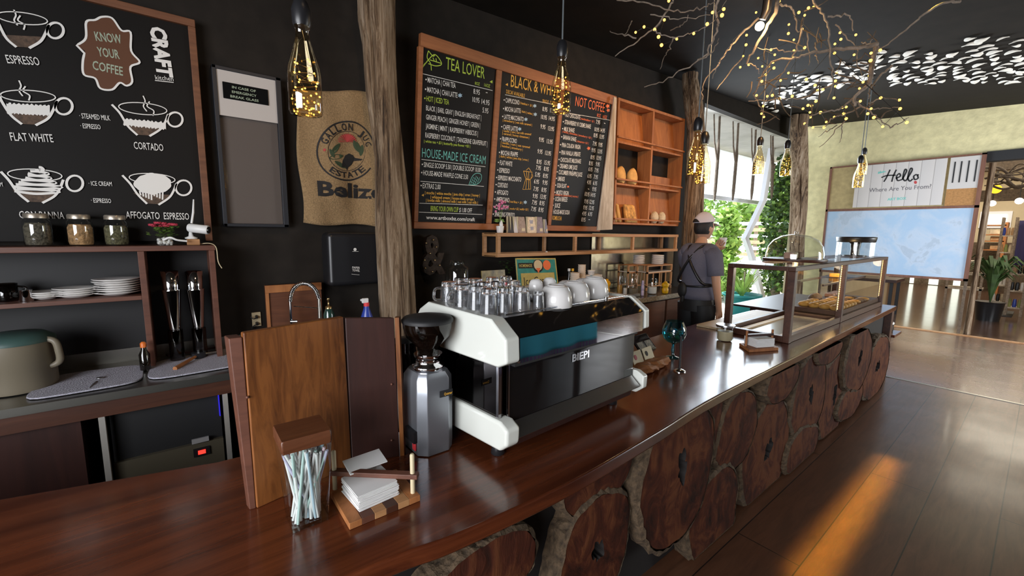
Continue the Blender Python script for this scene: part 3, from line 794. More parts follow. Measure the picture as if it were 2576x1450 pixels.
MB().lathe([(.035, 0), (.038, .004), (.04, .085), (.038, .085), (.036, .01)], p, 20, caps=False).build('bowl', M['smoke'], o)
MB().tube(curve([p + Vector((.038, 0, .07)), p + Vector((.065, 0, .06)), p + Vector((.06, 0, .025)), p + Vector((.038, 0, .02))], 5), .005, 6).build('handle', M['smoke'], o)

# ---- back counter on the left, with its open fridge bay
BF = 2.60
HE = HC + .004
k = thing('back_counter', 'low back counter with a steel trimmed edge along the dark wall', 'counter', (-0.4, 2.9, 0))
MB().box(-2.2, 1.02, BF, YW - .01, HC - .03, HC).build('worktop', M['dull_steel'], k, bevel=.002)
MB().box(-2.2, 1.02, BF - .012, BF + .02, HC - .034, HC + .003).build('steel_edge', M['dull_steel'], k)
MB().box(-2.2, 1.02, BF + .002, BF + .03, HC - .11, HC - .034).build('wooden_rail', M['walnut'], k)
x0 = P(262, 1100, y=BF + .02).x; x1 = P(566, 1010, y=BF + .02).x; x2 = P(205, 1100, y=BF + .02).x
for xx in (x0, x1): MB().box(xx - .010, xx + .012, BF, BF + .03, 0, HC - .11).build('steel_leg', plain('pale_metal_leg', (.34, .32, .29), .4), k)
MB().box(-2.2, x2, BF + .04, YW - .02, .02, HC - .11).build('cupboard', M['dark_board'], k)
MB().box(-2.2, 1.02, YW - .03, YW - .01, HC, HC + .075).build('splashback', M['dull_steel'], k)
fr = thing('undercounter_fridge', 'dark undercounter fridge with a red glowing display under the back counter', 'fridge', (0, 2.9, 0))
MB().box(x0 + .02, x1 - .02, BF + .06, YW - .1, .02, HC - .125).build('cabinet', M['black_matte'], fr)
z0 = P(440, 1130, y=BF + .04).z
MB().box(x0 + .02, x1 - .02, BF + .035, BF + .06, .05, z0).build('lower_panel', plain('bronze_fridge_panel', (.085, .072, .048), .45), fr)
q = P(508, 1137, y=BF + .03)
MB().box(q.x - .035, q.x + .035, BF + .028, BF + .036, q.z - .022, q.z + .022).build('control_panel', M['black'], fr)
MB().box(q.x - .016, q.x + .016, BF + .024, BF + .029, q.z - .010, q.z + .010).build('red_display', M['led_red'], fr)['label'] = 'glowing red temperature display'
q = P(504, 1108, y=BF + .03)
MB().box(q.x - .036, q.x + .036, BF + .026, BF + .036, q.z - .012, q.z + .012).build('name_plate', plain('grey_name_plate', (.30, .29, .29), .5), fr)
q0, q1 = P(546, 960, y=BF + .05), P(556, 1045, y=BF + .05)
MB().box(q0.x - .002, q0.x + .003, BF + .04, BF + .058, q1.z, q0.z).build('blue_light_strip', M['led_blue'], fr)['label'] = 'thin blue light strip'

# ---- drying mats and what lies on them
def mat(name, label, quad, seed):
    q = [Vector(P(x, y, z=HC + .004)) for x, y in quad]
    def edge(s, tt): return (q[0] * (1 - s) + q[1] * s) * (1 - tt) + (q[3] * (1 - s) + q[2] * s) * tt
    pts = []
    for k in range(48):
        a = 2 * PI * k / 48; c, d = math.cos(a), math.sin(a); e = (abs(c) ** 5 + abs(d) ** 5) ** (-1 / 5.)
        p = edge(.5 + .5 * c * e, .5 + .5 * d * e); pts.append((p.x, p.y, HC + .0035))
    o = MB().prism(pts, (0, 0, .008)).build(name, M['grey_mat'], bevel=.003); tag(o, label, 'mat'); return o
mat('drying_mat', 'grey textured drying mat on the left with a small spoon on it', [(45, 1015), (360, 962), (362, 918), (130, 948)], 1)
mat('drying_mat', 'grey textured drying mat on the right with the coffee handle on it', [(365, 962), (640, 915), (640, 868), (385, 912)], 2)
a, b_ = P(224, 977, z=HC + .012), P(252, 953, z=HC + .012)
o = MB().tube([a, a + (b_ - a) * .7], .003, 6).ball(b_ + Vector((0, 0, .004)), .016, .012, .004).build('spoon', M['steel']); tag(o, 'small dark spoon lying on the left drying mat', 'spoon')
o = thing('portafilter', 'coffee portafilter with a long wooden handle on the right drying mat', 'portafilter', P(480, 905, z=HC + .01))
c = P(500, 893, z=HC + .03)
MB().lathe([(.028, -.018), (.032, -.012), (.034, .012), (.036, .016)], c, 20).build('basket', M['black'], o)
a = P(440, 928, z=HC + .018)
MB().tube([c, c + (a - c) * .4, a], [.006, .009, .011], 10).build('handle', M['bread_wood'], o)
MB().cyl(c, c + Vector((.09, .015, .0)), .006).ball(c + Vector((.1, .017, 0)), .014).build('tamper', M['dull_steel'], o)
a, b_ = P(420, 895, z=HC + .03), P(545, 872, z=HC + .032)
o = MB().bar(a, b_, .05, .012).build('cutting_board', M['dark_board']); tag(o, 'dark wooden board behind the coffee portafilter', 'board')

# ---- big cloudy tub with a green lid, far left
c = P(46, 940, y=2.90); zt2 = P(60, 838, y=2.90).z
t = thing('plastic_tub', 'big cloudy plastic tub with a handle and a faded green lid at the left edge', 'tub', (c.x, c.y, HE))
hT = zt2 - HC
MB().lathe([(.122, .002), (.127, .02), (.127, hT * .42), (.132, hT * .45), (.132, hT * .86)], (c.x, c.y, HE), 32).build('body', M['tub'], t)
MB().lathe([(.135, hT * .84), (.135, hT * .9), (.10, hT * .99), (.02, hT)], (c.x, c.y, HE), 32).build('lid', M['tub_lid'], t)
h0 = P(112, 852, y=2.86); h1 = P(150, 880, y=2.86); h2 = P(130, 912, y=2.86)
MB().tube(curve([(h0.x - .02, 2.86, h0.z), (h1.x - .012, 2.84, h0.z - .01), (h1.x, 2.84, h1.z), (h1.x - .006, 2.85, h2.z), (h2.x - .03, 2.86, h2.z - .02)], 6), .014, 10).build('handle', M['tub'], t)

# ---- tall steel shaker tins
def shaker(px, label):
    b0 = P(px, 885, y=3.0); zb = HE; zt_ = P(px, 682, y=3.0).z; x = P(px, 740, y=3.0).x
    s = thing('shaker_tins', label, 'shaker', (x, 3.0, zb))
    h = zt_ - zb
    MB().lathe([(.032, 0), (.034, .01), (.034, h * .35)], (x, 3.0, zb), 24).build('base_jar', M['smoke'], s)
    MB().lathe([(.024, h * .35), (.026, h * .37), (.043, h * .79), (.044, h * .80), (.042, h * .80)], (x, 3.0, zb), 28).build('lower_tin', M['chrome'], s)
    MB().lathe([(.036, h * .80), (.036, h * .82), (.041, h), (.039, h), (.034, h * .83)], (x, 3.0, zb), 28).build('upper_tin', M['chrome'], s)
shaker(432, 'stack of steel shaker tins nearer the plates in the shelf bay')
shaker(492, 'stack of steel shaker tins nearer the right side board in the shelf bay')
p = P(362, 860, y=2.95)
b = thing('squeeze_bottle', 'small bottle with an orange cap on the back counter', 'bottle', (p.x, 2.88, HE))
MB().lathe([(.022, 0), (.024, .09), (.012, .115), (.01, .13)], (p.x, 2.88, HE), 16).build('body', M['smoke'], b)
MB().lathe([(.013, .128), (.013, .15), (.006, .158)], (p.x, 2.88, HE), 16).build('cap', plain('orange_cap', (.7, .16, .02), .4), b)

# ---- shadow box with the emergency sign
yb = YW - .045
pl = wallp(yb)
g = thing('shadow_box', 'tall dark framed shadow box reading IN CASE OF EMERGENCY BREAK GLASS', 'shadow box', (0.4, 3.17, 2.2))
o = [P(*q, y=yb) for q in ((528, 165), (700, 195), (730, 568), (565, 575))]
x0 = (o[0].x + o[3].x) / 2; x1 = (o[1].x + o[2].x) / 2; z1 = (o[0].z + o[1].z) / 2; z0 = (o[2].z + o[3].z) / 2
fw = .022
fm = MB().box(x0, x1, yb - .02, YW - .005, z1 - .02, z1).box(x0, x1, yb - .02, YW - .005, z0, z0 + .02).box(x0, x0 + fw, yb - .02, YW - .005, z0, z1).box(x1 - .03, x1, yb - .02, YW - .005, z0, z1)
fm.build('frame', plain('navy_black_frame', (.014, .016, .022), .5), g, bevel=.003)
zs = P(620, 300, y=yb).z
MB().box(x0 + fw, x1 - .03, YW - .03, YW - .01, z0 + .02, z1 - .02).build('backing', plain('taupe_backing', (.12, .095, .085), .9), g)
cd = MB().box(x0 + .004, x1 - .025, yb - .012, yb - .004, zs, z1 - .015).build('white_card', plain('off_white_card', (.50, .46, .43), .8), g)
sx0 = P(561, 235, y=yb - .01).x; sx1 = P(674, 240, y=yb - .01).x; sz1 = P(615, 216, y=yb - .01).z; sz0 = P(615, 256, y=yb - .01).z
pz = MB().box(sx0, sx1, yb - .02, yb - .012, sz0, sz1).build('sign_plate', plain('black_sign_plate', (.006, .006, .006), .9, spec=.05), g, bevel=.002)
pp = wallp(yb - .02); m = MB()
hh = (sz1 - sz0)
for i, s in enumerate(('IN CASE OF', 'EMERGENCY', 'BREAK GLASS')):
    wd_ = (sx1 - sx0) * (.26, .27, .31)[i]; cx_ = (sx0 + sx1) / 2 - .01
    text2(m, pp, s, cx_ - wd_, sz1 - hh * (.32 + .29 * i), cx_ + wd_, sz1 - hh * (.32 + .29 * i), hh * .15)
m.build('sign_lettering', M['ink_sage'], pz)
MB().box(x0 + fw, x1 - .03, yb - .004, yb - .001, z0 + .02, z1 - .02).build('glass', M['clear'], g)

# ---- burlap coffee sack on the wall
ys = 3.13
c_ = [P(*q, y=ys) for q in ((742, 222), (975, 236), (962, 572), (762, 560))]
rr = random.Random(9)
def sackp(s, tt, h=0.0):
    p = (c_[0] * (1 - s) + c_[1] * s) * (1 - tt) + (c_[3] * (1 - s) + c_[2] * s) * tt
    wv = .010 * math.sin(9 * s + 3 * tt) + .007 * math.sin(17 * s - 5 * tt + 1) + .006 * math.sin(13 * tt + 4 * s)
    edge = .012 * math.sin(8 * tt + 1) * (1 if s < .5 else -1) * (abs(s - .5) * 2) ** 6
    return Vector((p.x + edge, ys + wv - h, p.z - .012 * math.sin(PI * s * 2.2) * (1 if tt > .5 else .6)))
sk = thing('burlap_sack', 'hanging burlap coffee sack printed Gallon Jug Estate Belize', 'sack', (1.0, ys, 2.0))
o = MB().grid(lambda s, tt: sackp(s, tt), 40, 40).build('cloth', M['burlap'], sk, solid=.006)
class Cloth:                                           # prints follow the folds of the cloth
    def uv(s, px, py):
        p = P(px, py, y=ys); return p.x, p.z
    def w(s, a, b, h=0.0):
        lo = Vector((a, ys, b)); L0 = c_[0] * .5 + c_[3] * .5; R0 = c_[1] * .5 + c_[2] * .5
        ss = (a - L0.x) / (R0.x - L0.x); tt = (c_[0].z - b) / (c_[0].z - c_[3].z)
        q = sackp(min(max(ss, 0), 1), min(max(tt, 0), 1))
        return Vector((a, q.y - .005 - h, b))
CLO = Cloth()
c3z = lambda u, v: (500 + u / 2.339, v / 2.339)
m = MB()
cc, rad_ = (868, 890), 172
ribbon(m, CLO, arc(cc[0], cc[1], 172, 172, 0, 360, 48)[:-1], .010, c3z, closed=True)
ribbon(m, CLO, arc(cc[0], cc[1], 112, 116, 0, 360, 40)[:-1], .003, c3z, closed=True)
def arctext(s, r, a0, a1, h, flip):
    for i, chh in enumerate(s):
        if chh == ' ': continue
        a = math.radians(a0 + (a1 - a0) * (i + .5) / len(s)); d = math.radians((a1 - a0) / len(s) * .42)
        pa = (cc[0] + r * math.cos(a - d), cc[1] + r * math.sin(a - d)); pb = (cc[0] + r * math.cos(a + d), cc[1] + r * math.sin(a + d))
        A0, B0 = CLO.uv(*c3z(*pa)); A1, B1 = CLO.uv(*c3z(*pb))
        hh = abs(CLO.uv(*c3z(cc[0], cc[1] - h))[1] - CLO.uv(*c3z(*cc))[1])
        text2(m, CLO, chh, A0, B0, A1, B1, hh, bold=.02)
arctext('GALLON JUG', 122, 195, 349, 40, False)
arctext('ESTATE', 158, 133, 43, 34, True)
text(m, CLO, 'Belize', (698, 1150), (1085, 1172), 84, c3z, bold=.035)
m.build('black_print', M['ink_black'], sk)
m = MB()
for x, y, L_, w_, an in ((800, 880, 44, 15, -50), (806, 925, 46, 15, -10), (830, 970, 40, 12, 30), (930, 862, 42, 17, 60), (958, 885, 34, 14, 100), (780, 905, 30, 11, 60)):
    ca, sa = math.cos(math.radians(an)), math.sin(math.radians(an))
    m = MB(); patch(m, CLO, [(x + L_ * math.cos(t_) * ca - w_ * math.sin(t_) * abs(math.sin(t_)) ** .5 * sa, y + L_ * math.cos(t_) * sa + w_ * math.sin(t_) * abs(math.sin(t_)) ** .5 * ca) for t_ in (2 * PI * i / 22 for i in range(22))][::-1], c3z); m.build('leaf_print', M['ink_dgreen'], sk)
m = MB(); patch(m, CLO, [(838, 985), (846, 945), (862, 915), (885, 903), (908, 912), (918, 928), (966, 938), (955, 945), (912, 948), (902, 968), (880, 985), (872, 1004), (862, 985)][::-1], c3z, .002); m.build('bird_print', M['ink_black'], sk)
m = MB()
for k in range(14):
    a = PI + PI * k / 13; patch(m, CLO, [(870, 838), (870 + 50 * math.cos(a) - 6, 835 + 42 * math.sin(a)), (870 + 56 * math.cos(a), 832 + 46 * math.sin(a)), (870 + 50 * math.cos(a) + 6, 838 + 42 * math.sin(a))], c3z)
m.build('red_flower_print', M['ink_red'], sk)
for q in ((737, 884), (1003, 898)): m = MB(); patch(m, CLO, arc(q[0], q[1], 8, 8, 0, 330, 10), c3z); m.build('red_dot_print', M['ink_red'], sk)

# ---- black paper towel dispenser
q = [P(*v, y=3.02) for v in ((822, 585), (948, 583), (948, 715), (832, 718))]
d = thing('paper_towel_dispenser', 'black plastic paper towel dispenser on the dark wall beside the trunk', 'dispenser', (1.0, 3.1, 1.3))
xa, xb, za, zb_ = q[0].x, q[1].x + .06, q[2].z, q[0].z
MB().box(xa, xb, 3.02, YW - .01, za, zb_).build('housing', M['black'], d, bevel=.035, seg=4)
pl = wallp(3.018); m = MB()
text(m, pl, 'PAPER', (886, 676), (905, 677), 5.5); text(m, pl, 'TOWEL', (886, 683), (905, 684), 5.5); ribbon(m, pl, [(884, 690), (904, 692)], .002)
patch(m, pl, arc(893, 628, 4, 4, 0, 330, 12)); ribbon(m, pl, [(886, 633), (902, 633)], .002)
m.build('lettering', M['ink_white'], d)

# ---- outlet, tool board, faucet, soap, spray bottle
q = P(645, 805, y=YW); zo = q.z
e = thing('wall_outlet', 'cream wall outlet with two black plugs beside the wooden board', 'outlet', (q.x, YW - .005, zo))
MB().box(q.x - .026, q.x + .026, YW - .012, YW - .002, zo - .042, zo + .052).build('plate', M['cream'], e, bevel=.003)
for dz in (.025, -.02): MB().cyl((q.x, YW - .012, zo + dz), (q.x, YW - .035, zo + dz - .004), .010, .008).tube(curve([(q.x, YW - .035, zo + dz - .004), (q.x - .02, YW - .04, zo + dz - .01), (q.x - .035, YW - .03, zo + dz + (.003 if dz > 0 else -.03))], 5), .0035, 6).build('plug', M['black'], e)
q = [P(*v, y=3.16) for v in ((664, 718), (805, 708), (800, 830), (682, 830))]
e = thing('leaning_board', 'reddish wooden panel with a pale rail leaning behind the spring faucet', 'panel', (.55, 3.16, HC))
MB().box(q[0].x, q[1].x, 3.135, 3.165, HE, q[0].z).build('panel', wood('red_panel_wood', (.075, .024, .011), (.14, .05, .022), .5, 0, 8, 8), e, bevel=.002)
MB().box(q[0].x, q[1].x, 3.123, 3.135, q[0].z - .05, q[0].z).box(q[0].x, q[0].x + .02, 3.123, 3.135, HE, q[0].z - .05).build('rail', M['bread_wood'], e, bevel=.002)
f0 = P(737, 790, y=3.0); fx = f0.x
top = [P(*v, y=3.0) for v in ((731, 790), (730, 760), (733, 738), (745, 720), (765, 713), (782, 719), (795, 733), (802, 752))]
fa = thing('spring_faucet', 'chrome faucet with a coiled spring arch over the sink', 'faucet', (top[0].x, 3.0, HE))
MB().tube([(top[0].x, 3.0, HE), top[0], top[1]], .008, 12).build('riser', M['chrome'], fa)
path = curve(top[1:], 24); path = [Vector(p) for p in path]
co = []
for i in range(len(path) * 3):
    s = i / 3; k0 = min(int(s), len(path) - 2); p = path[k0].lerp(path[k0 + 1], s - k0); tg = (path[k0 + 1] - path[k0]).normalized()
    n1 = Vector((0, 1, 0)); n2 = tg.cross(n1); a = i * 2 * PI / 13.0
    co.append(p + (n1 * math.cos(a) + n2 * math.sin(a)) * .0125)
MB().tube(co, .0036, 6).build('spring', M['chrome'], fa)
MB().tube(path, .007, 8).build('hose', M['black'], fa)
e1 = P(804, 775, y=3.0); MB().tube([path[-1], e1, P(805, 800, y=3.0)], [.009, .012, .014], 12).build('spray_head', M['dull_steel'], fa)
MB().cyl(P(738, 771, y=3.0), P(803, 776, y=3.0), .0035).build('support_arm', M['chrome'], fa)
MB().cyl((top[0].x, 3.0, P(740, 808, y=3.0).z), (top[0].x + .035, 2.98, P(740, 808, y=3.0).z), .010).build('lever', M['chrome'], fa)
p = P(828, 800, y=2.98)
b = thing('soap_dispenser', 'dark bottle with a brass pump beside the spring faucet', 'soap dispenser', (p.x, 2.98, HE))
zk = P(828, 778, y=2.98).z; zp = P(828, 752, y=2.98).z
MB().lathe([(.034, HC - HC), (.036, .01), (.036, zk - HC - .04), (.022, zk - HC)], (p.x, 2.98, HE), 18).build('bottle', plain('dark_green_glass', (.02, .05, .04), .1, coat=.5), b)
MB().lathe([(.022, zk - HC), (.022, zk - HC + .015), (.006, zk - HC + .02), (.006, zp - HC - .015), (.011, zp - HC - .012), (.009, zp - HC)], (p.x, 2.98, HE), 14).build('pump', M['brass'], b)
p = P(923, 800, y=2.86); b = thing('spray_bottle', 'blue spray bottle with a white and red trigger top beside the trunk', 'spray bottle', (p.x, 2.86, HE))
zn = P(923, 770, y=2.86).z - HC
MB().lathe([(.04, 0), (.043, .01), (.043, zn - .09), (.02, zn - .02), (.016, zn)], (p.x, 2.86, HE), 18).build('bottle', M['blue_plastic'], b)
MB().lathe([(.019, zn - .005), (.019, zn + .02)], (p.x, 2.86, HE), 14).build('collar', M['red'], b)
MB().box(p.x - .03, p.x + .014, 2.85, 2.872, HC + zn + .02, HC + zn + .055).box(p.x - .04, p.x - .028, 2.853, 2.869, HC + zn + .035, HC + zn + .052).build('trigger_head', M['white'], b, bevel=.006)

# ================================================================== MENU BOARDS
c2 = lambda u, v: (1030 + u / 2.636, 70 + v / 2.636)
MO = Vector((0, 3.17, 1.6)); MT = Vector((0, 3.01, 3.0))
MP = Plane(MO, (1, 0, 0), MT - MO)                     # the boards lean out from the wall at the top
mn = thing('menu_board', 'three panel menu board in an orange wooden frame leaning out from the wall', 'menu board', (2.5, 3.1, 1.63))
tl, tr, bl, br = (MP.uv(*q) for q in ((1052, 84), (1548, 243), (1043, 578), (1503, 580)))
U0, U1 = (tl[0] + bl[0]) / 2, (tr[0] + br[0]) / 2
V1, V0 = (tl[1] + tr[1]) / 2, (bl[1] + br[1]) / 2
def slab(u0, u1, v0, v1, h0, h1):
    return MB().hexa([MP.w(u0, v0, h0), MP.w(u1, v0, h0), MP.w(u1, v1, h0), MP.w(u0, v1, h0)], [MP.w(u0, v0, h1), MP.w(u1, v0, h1), MP.w(u1, v1, h1), MP.w(u0, v1, h1)])
d1 = MP.uv(1240, 360)[0]; d2 = MP.uv(1392, 420)[0]
fw = .05
def rail(u0, u1, v0, v1): return slab(u0, u1, v0, v1, -.015, .030).build('frame_rail', M['menu_wood'], mn, bevel=.004)
U0 -= .0; rail(U0, U1, V1 - .09, V1); U0 -= .012; rail(U0, U1, V0, V0 + .055)
vm0, vm1 = V0 + .055, V1 - .09
rail(U0, U0 + .036, vm0, vm1); rail(U1 - .045, U1, vm0, vm1)
rail(d1 - .025, d1 + .025, vm0, vm1); rail(d2 - .022, d2 + .022, vm0, vm1)
pans = [slab(a, b, vm0, vm1, -.012, .012).build('menu_panel', M['menu_black'], mn) for a, b in ((U0 + .036, d1 - .025), (d1 + .025, d2 - .022), (d2 + .022, U1 - .045))]
LIFT = .0135
def line(pan, mat, *items, name='lettering', bold=.004):
    for i, (s, a, b, h) in enumerate(items):
        m = MB()
        if s[:2] == '· ':
            s = s[2:]; r_ = h * .13; patch(m, MP, arc(a[0] + r_, a[1] - h * .42, r_, r_ * 1.2, 0, 330, 10)[::-1], c2, LIFT); a = (a[0] + h * .42, a[1] + h * .1)
        text(m, MP, s, a, b, h, c2, lift=LIFT, bold=bold)
        m.build('price_lettering' if i else name, M[mat], pan)
def rule(pan, a, b):
    m = MB(); ribbon(m, MP, [a, b], .004, c2, lift=LIFT); m.build('rule_line', M['ink_white'], pan)
p1, p2, p3 = pans
line(p1, 'ink_green', ('TEA LOVER', (235, 275), (492, 340), 82), name='heading', bold=.0)
line(p1, 'ink_green', ('8OZ', (428, 378), (460, 385), 20), ('16OZ', (490, 390), (528, 400), 22))
rule(p1, (75, 305), (545, 418))
line(p1, 'ink_white', ('· MATCHA | CHAI TEA', (100, 360), (300, 402), 36), ('8.95', (418, 438), (460, 447), 34), ('-', (500, 440), (512, 442), 30))
line(p1, 'ink_white', ('· MATCHA | CHAI LATTE', (97, 424), (312, 466), 36), ('10.95', (412, 492), (458, 500), 34), ('14.95', (472, 506), (524, 516), 34))
line(p1, 'ink_green', ('· HOT | ICED TEA', (92, 484), (256, 512), 36))
line(p1, 'ink_white', ('5.95', (478, 562), (516, 570), 34))
for s, a, b in (('BLACK | EARL GRAY | ENGLISH BREAKFAST |', (105, 548), (470, 612)), ('GINGER PEACH | GINGER HONEY | GREEN |', (105, 608), (462, 665)),
                ('JASMINE | MINT | RASPBERRY HIBISCUS |', (103, 668), (447, 718)), ('RASPBERRY COCONUT | TANGERINE GRAPEFRUIT |', (100, 728), (510, 785))):
    line(p1, 'ink_white', (s, a, b, 34))
line(p1, 'ink_green', ('| white tea +.$3 | butterfly pea flower +$2 |', (92, 760), (397, 795), 18), bold=.01)
line(p1, 'ink_teal', ('HOUSE-MADE ICE CREAM', (78, 858), (498, 905), 62), name='heading', bold=-.004)
rule(p1, (75, 873), (498, 922))
line(p1, 'ink_white', ('· SINGLE SCOOP 5.50 | DOUBLE SCOOP 10.00', (76, 920), (466, 958), 33))
line(p1, 'ink_white', ('· HOUSE-MADE WAFFLE CONE 3.50', (72, 974), (382, 1005), 33))
rule(p1, (68, 1018), (488, 1052))
line(p1, 'ink_white', ('· EXTRAS 2.00', (68, 1060), (200, 1072), 34))
for s, a, b in (('| mocha | white mocha | java chip | oreo | honey |', (98, 1102), (460, 1120)), ('| whipped cream | house-made syrups |', (135, 1130), (425, 1146)), ('| lowfat milk | almond milk | oat milk | soy milk |', (105, 1152), (447, 1168))):
    line(p1, 'ink_yellow', (s, a, b, 19), bold=.012)
rule(p1, (62, 1163), (480, 1176))
line(p1, 'ink_green', ('BRING YOUR OWN CUP', (135, 1214), (318, 1222), 34))
line(p1, 'ink_white', ('$ 1.00 OFF', (325, 1222), (408, 1226), 30))
rule(p1, (58, 1222), (478, 1238))
line(p1, 'ink_white', ('www.artboxbz.com/craft', (105, 1268), (428, 1282), 25), bold=.016)
m = MB()                                               # tea leaf sketch
for q in ([(75, 275), (120, 215), (165, 180), (208, 240), (170, 255), (120, 240)], [(120, 155), (112, 200), (135, 240), (140, 285)], [(120, 155), (150, 190), (165, 180)], [(110, 230), (92, 245), (75, 275)], [(130, 215), (205, 238)], [(150, 200), (160, 225)], [(170, 205), (175, 232)]):
    ribbon(m, MP, curve(q, 5), .006, c2, lift=LIFT)
m.build('leaf_drawing', M['ink_green'], p1)
m = MB()                                               # ice cream cone sketch
ribbon(m, MP, curve([(388, 1042), (412, 985), (440, 965), (470, 975), (468, 1012), (440, 1038), (388, 1042)], 5), .005, c2, lift=LIFT)
for k in range(4): ribbon(m, MP, [(398 + 12 * k, 1018 - 12 * k), (428 + 10 * k, 1038 - 9 * k)], .003, c2, lift=LIFT); ribbon(m, MP, [(400 + 14 * k, 1040), (420 + 14 * k, 990)], .003, c2, lift=LIFT)
m.build('cone_drawing', M['ink_teal'], p1)
def blob(pan, mat, x, y, r, name='mark', k=6):
    m = MB(); patch(m, MP, [(x + r * (1 if i % 2 else .55) * math.cos(PI * i / k), y + r * (1 if i % 2 else .55) * math.sin(PI * i / k)) for i in range(2 * k)][::-1], c2, LIFT); m.build(name, M[mat], pan)
blob(p1, 'ink_blue', 330, 450, 17, 'snowflake'); blob(p1, 'ink_yellow', 85, 1110, 10, 'heart_mark', 3); blob(p1, 'ink_green', 538, 360, 12, 'heart_mark', 3)

line(p2, 'ink_yellow', ('BLACK & WHITE', (665, 392), (985, 462), 82), name='heading', bold=.0)
line(p2, 'ink_yellow', ('DECAF AVAILABLE', (635, 436), (758, 465), 26))
line(p2, 'ink_yellow', ('SINGLE   DOUBLE', (875, 498), (972, 518), 24))
blob(p2, 'ink_yellow', 641, 378, 11, 'heart_mark', 3)
rule(p2, (628, 445), (978, 516))
for s, a, b, pr in (('CAPPUCCINO', (618, 493), (722, 512), (('8.95', 875, 552), ('12.95', 926, 562))), ('MOCHA LATTE', (614, 550), (730, 567), (('10.95', 866, 605), ('14.95', 918, 614))),
                    ('LATTE MACCHIATO', (608, 602), (750, 622), (('9.95', 862, 668), ('13.95', 913, 681))), ('CAFFE LATTE', (602, 670), (712, 688), (('9.95', 852, 754), ('13.95', 904, 766))),
                    ('FRAPPUCCINO', (594, 750), (705, 767), (('9.95', 842, 832), ('13.95', 893, 843))), ('MOCHA FRAPPE', (587, 840), (712, 856), (('8.95', 836, 900), ('15.95', 887, 907))),
                    ('FLAT WHITE', (580, 906), (675, 919), (('7.95', 832, 940), ('8.95', 884, 947))), ('ESPRESSO', (576, 956), (657, 966), (('5.95', 826, 985), ('8.95', 878, 993))),
                    ('ESPRESSO MACCHIATO', (568, 1006), (735, 1021), (('6.95', 819, 1031), ('9.95', 875, 1038))), ('CORTADO', (565, 1053), (645, 1062), (('7.95', 815, 1080), ('8.95', 868, 1086))),
                    ('AFFOGATO', (560, 1102), (648, 1111), (('9.95', 810, 1127), ('13.95', 860, 1132))), ('AMERICANO', (556, 1148), (655, 1158), (('7.95', 805, 1170), ('8.95', 855, 1174))),
                    ('COLD BREW', (550, 1198), (652, 1206), (('7.95', 799, 1213), ('8.95', 848, 1218))), ('SPARKLING ESPRESSO', (546, 1248), (690, 1257), ())):
    line(p2, 'ink_white', ('· ' + s, a, b, 31), *[(q, (x, y), (x + (32 if len(q) == 4 else 38), y + 6), 29) for q, x, y in pr], bold=.01)
for s, a, b in (('| hazelnut + .$1 |', (726, 505), (812, 526)), ('| dark | white |', (732, 560), (812, 580)), ('| strawberry | oat milk caramel |', (613, 620), (806, 652)), ('| vanilla | rum | oat milk caramel', (612, 690), (800, 714)), ('| caramel | honey cinnamon |', (610, 708), (787, 736)),
                ('| vanilla | rum | oat caramel', (600, 768), (792, 800)), ('| hazelnut | strawberry |', (598, 788), (744, 816)), ('| dark | white | java chip | oreo |', (590, 858), (782, 884)), ('| iced float + .$1 |', (656, 1158), (745, 1168)), ('| mocha +.$2 | vanilla +.$1 |', (655, 1205), (782, 1212))):
    line(p2, 'ink_yellow', (s, a, b, 15), bold=.012)
for x, y in ((825, 519), (828, 575), (766, 608), (725, 672), (762, 1157)): blob(p2, 'ink_blue', x, y, 14, 'snowflake')
m = MB()                                               # moka pot sketch
for q in ([(750, 950), (808, 958), (798, 1005), (765, 1000), (750, 950)], [(765, 1005), (795, 1010), (798, 1070), (745, 1072), (765, 1005)], [(768, 945), (785, 930), (800, 952)], [(805, 965), (812, 985), (800, 1000)], [(770, 955), (775, 1000)], [(785, 957), (785, 1000)], [(772, 1010), (765, 1070)], [(785, 1010), (785, 1070)]):
    ribbon(m, MP, q, .005, c2, lift=LIFT)
m.build('moka_pot_drawing', M['ink_yellow'], p2)

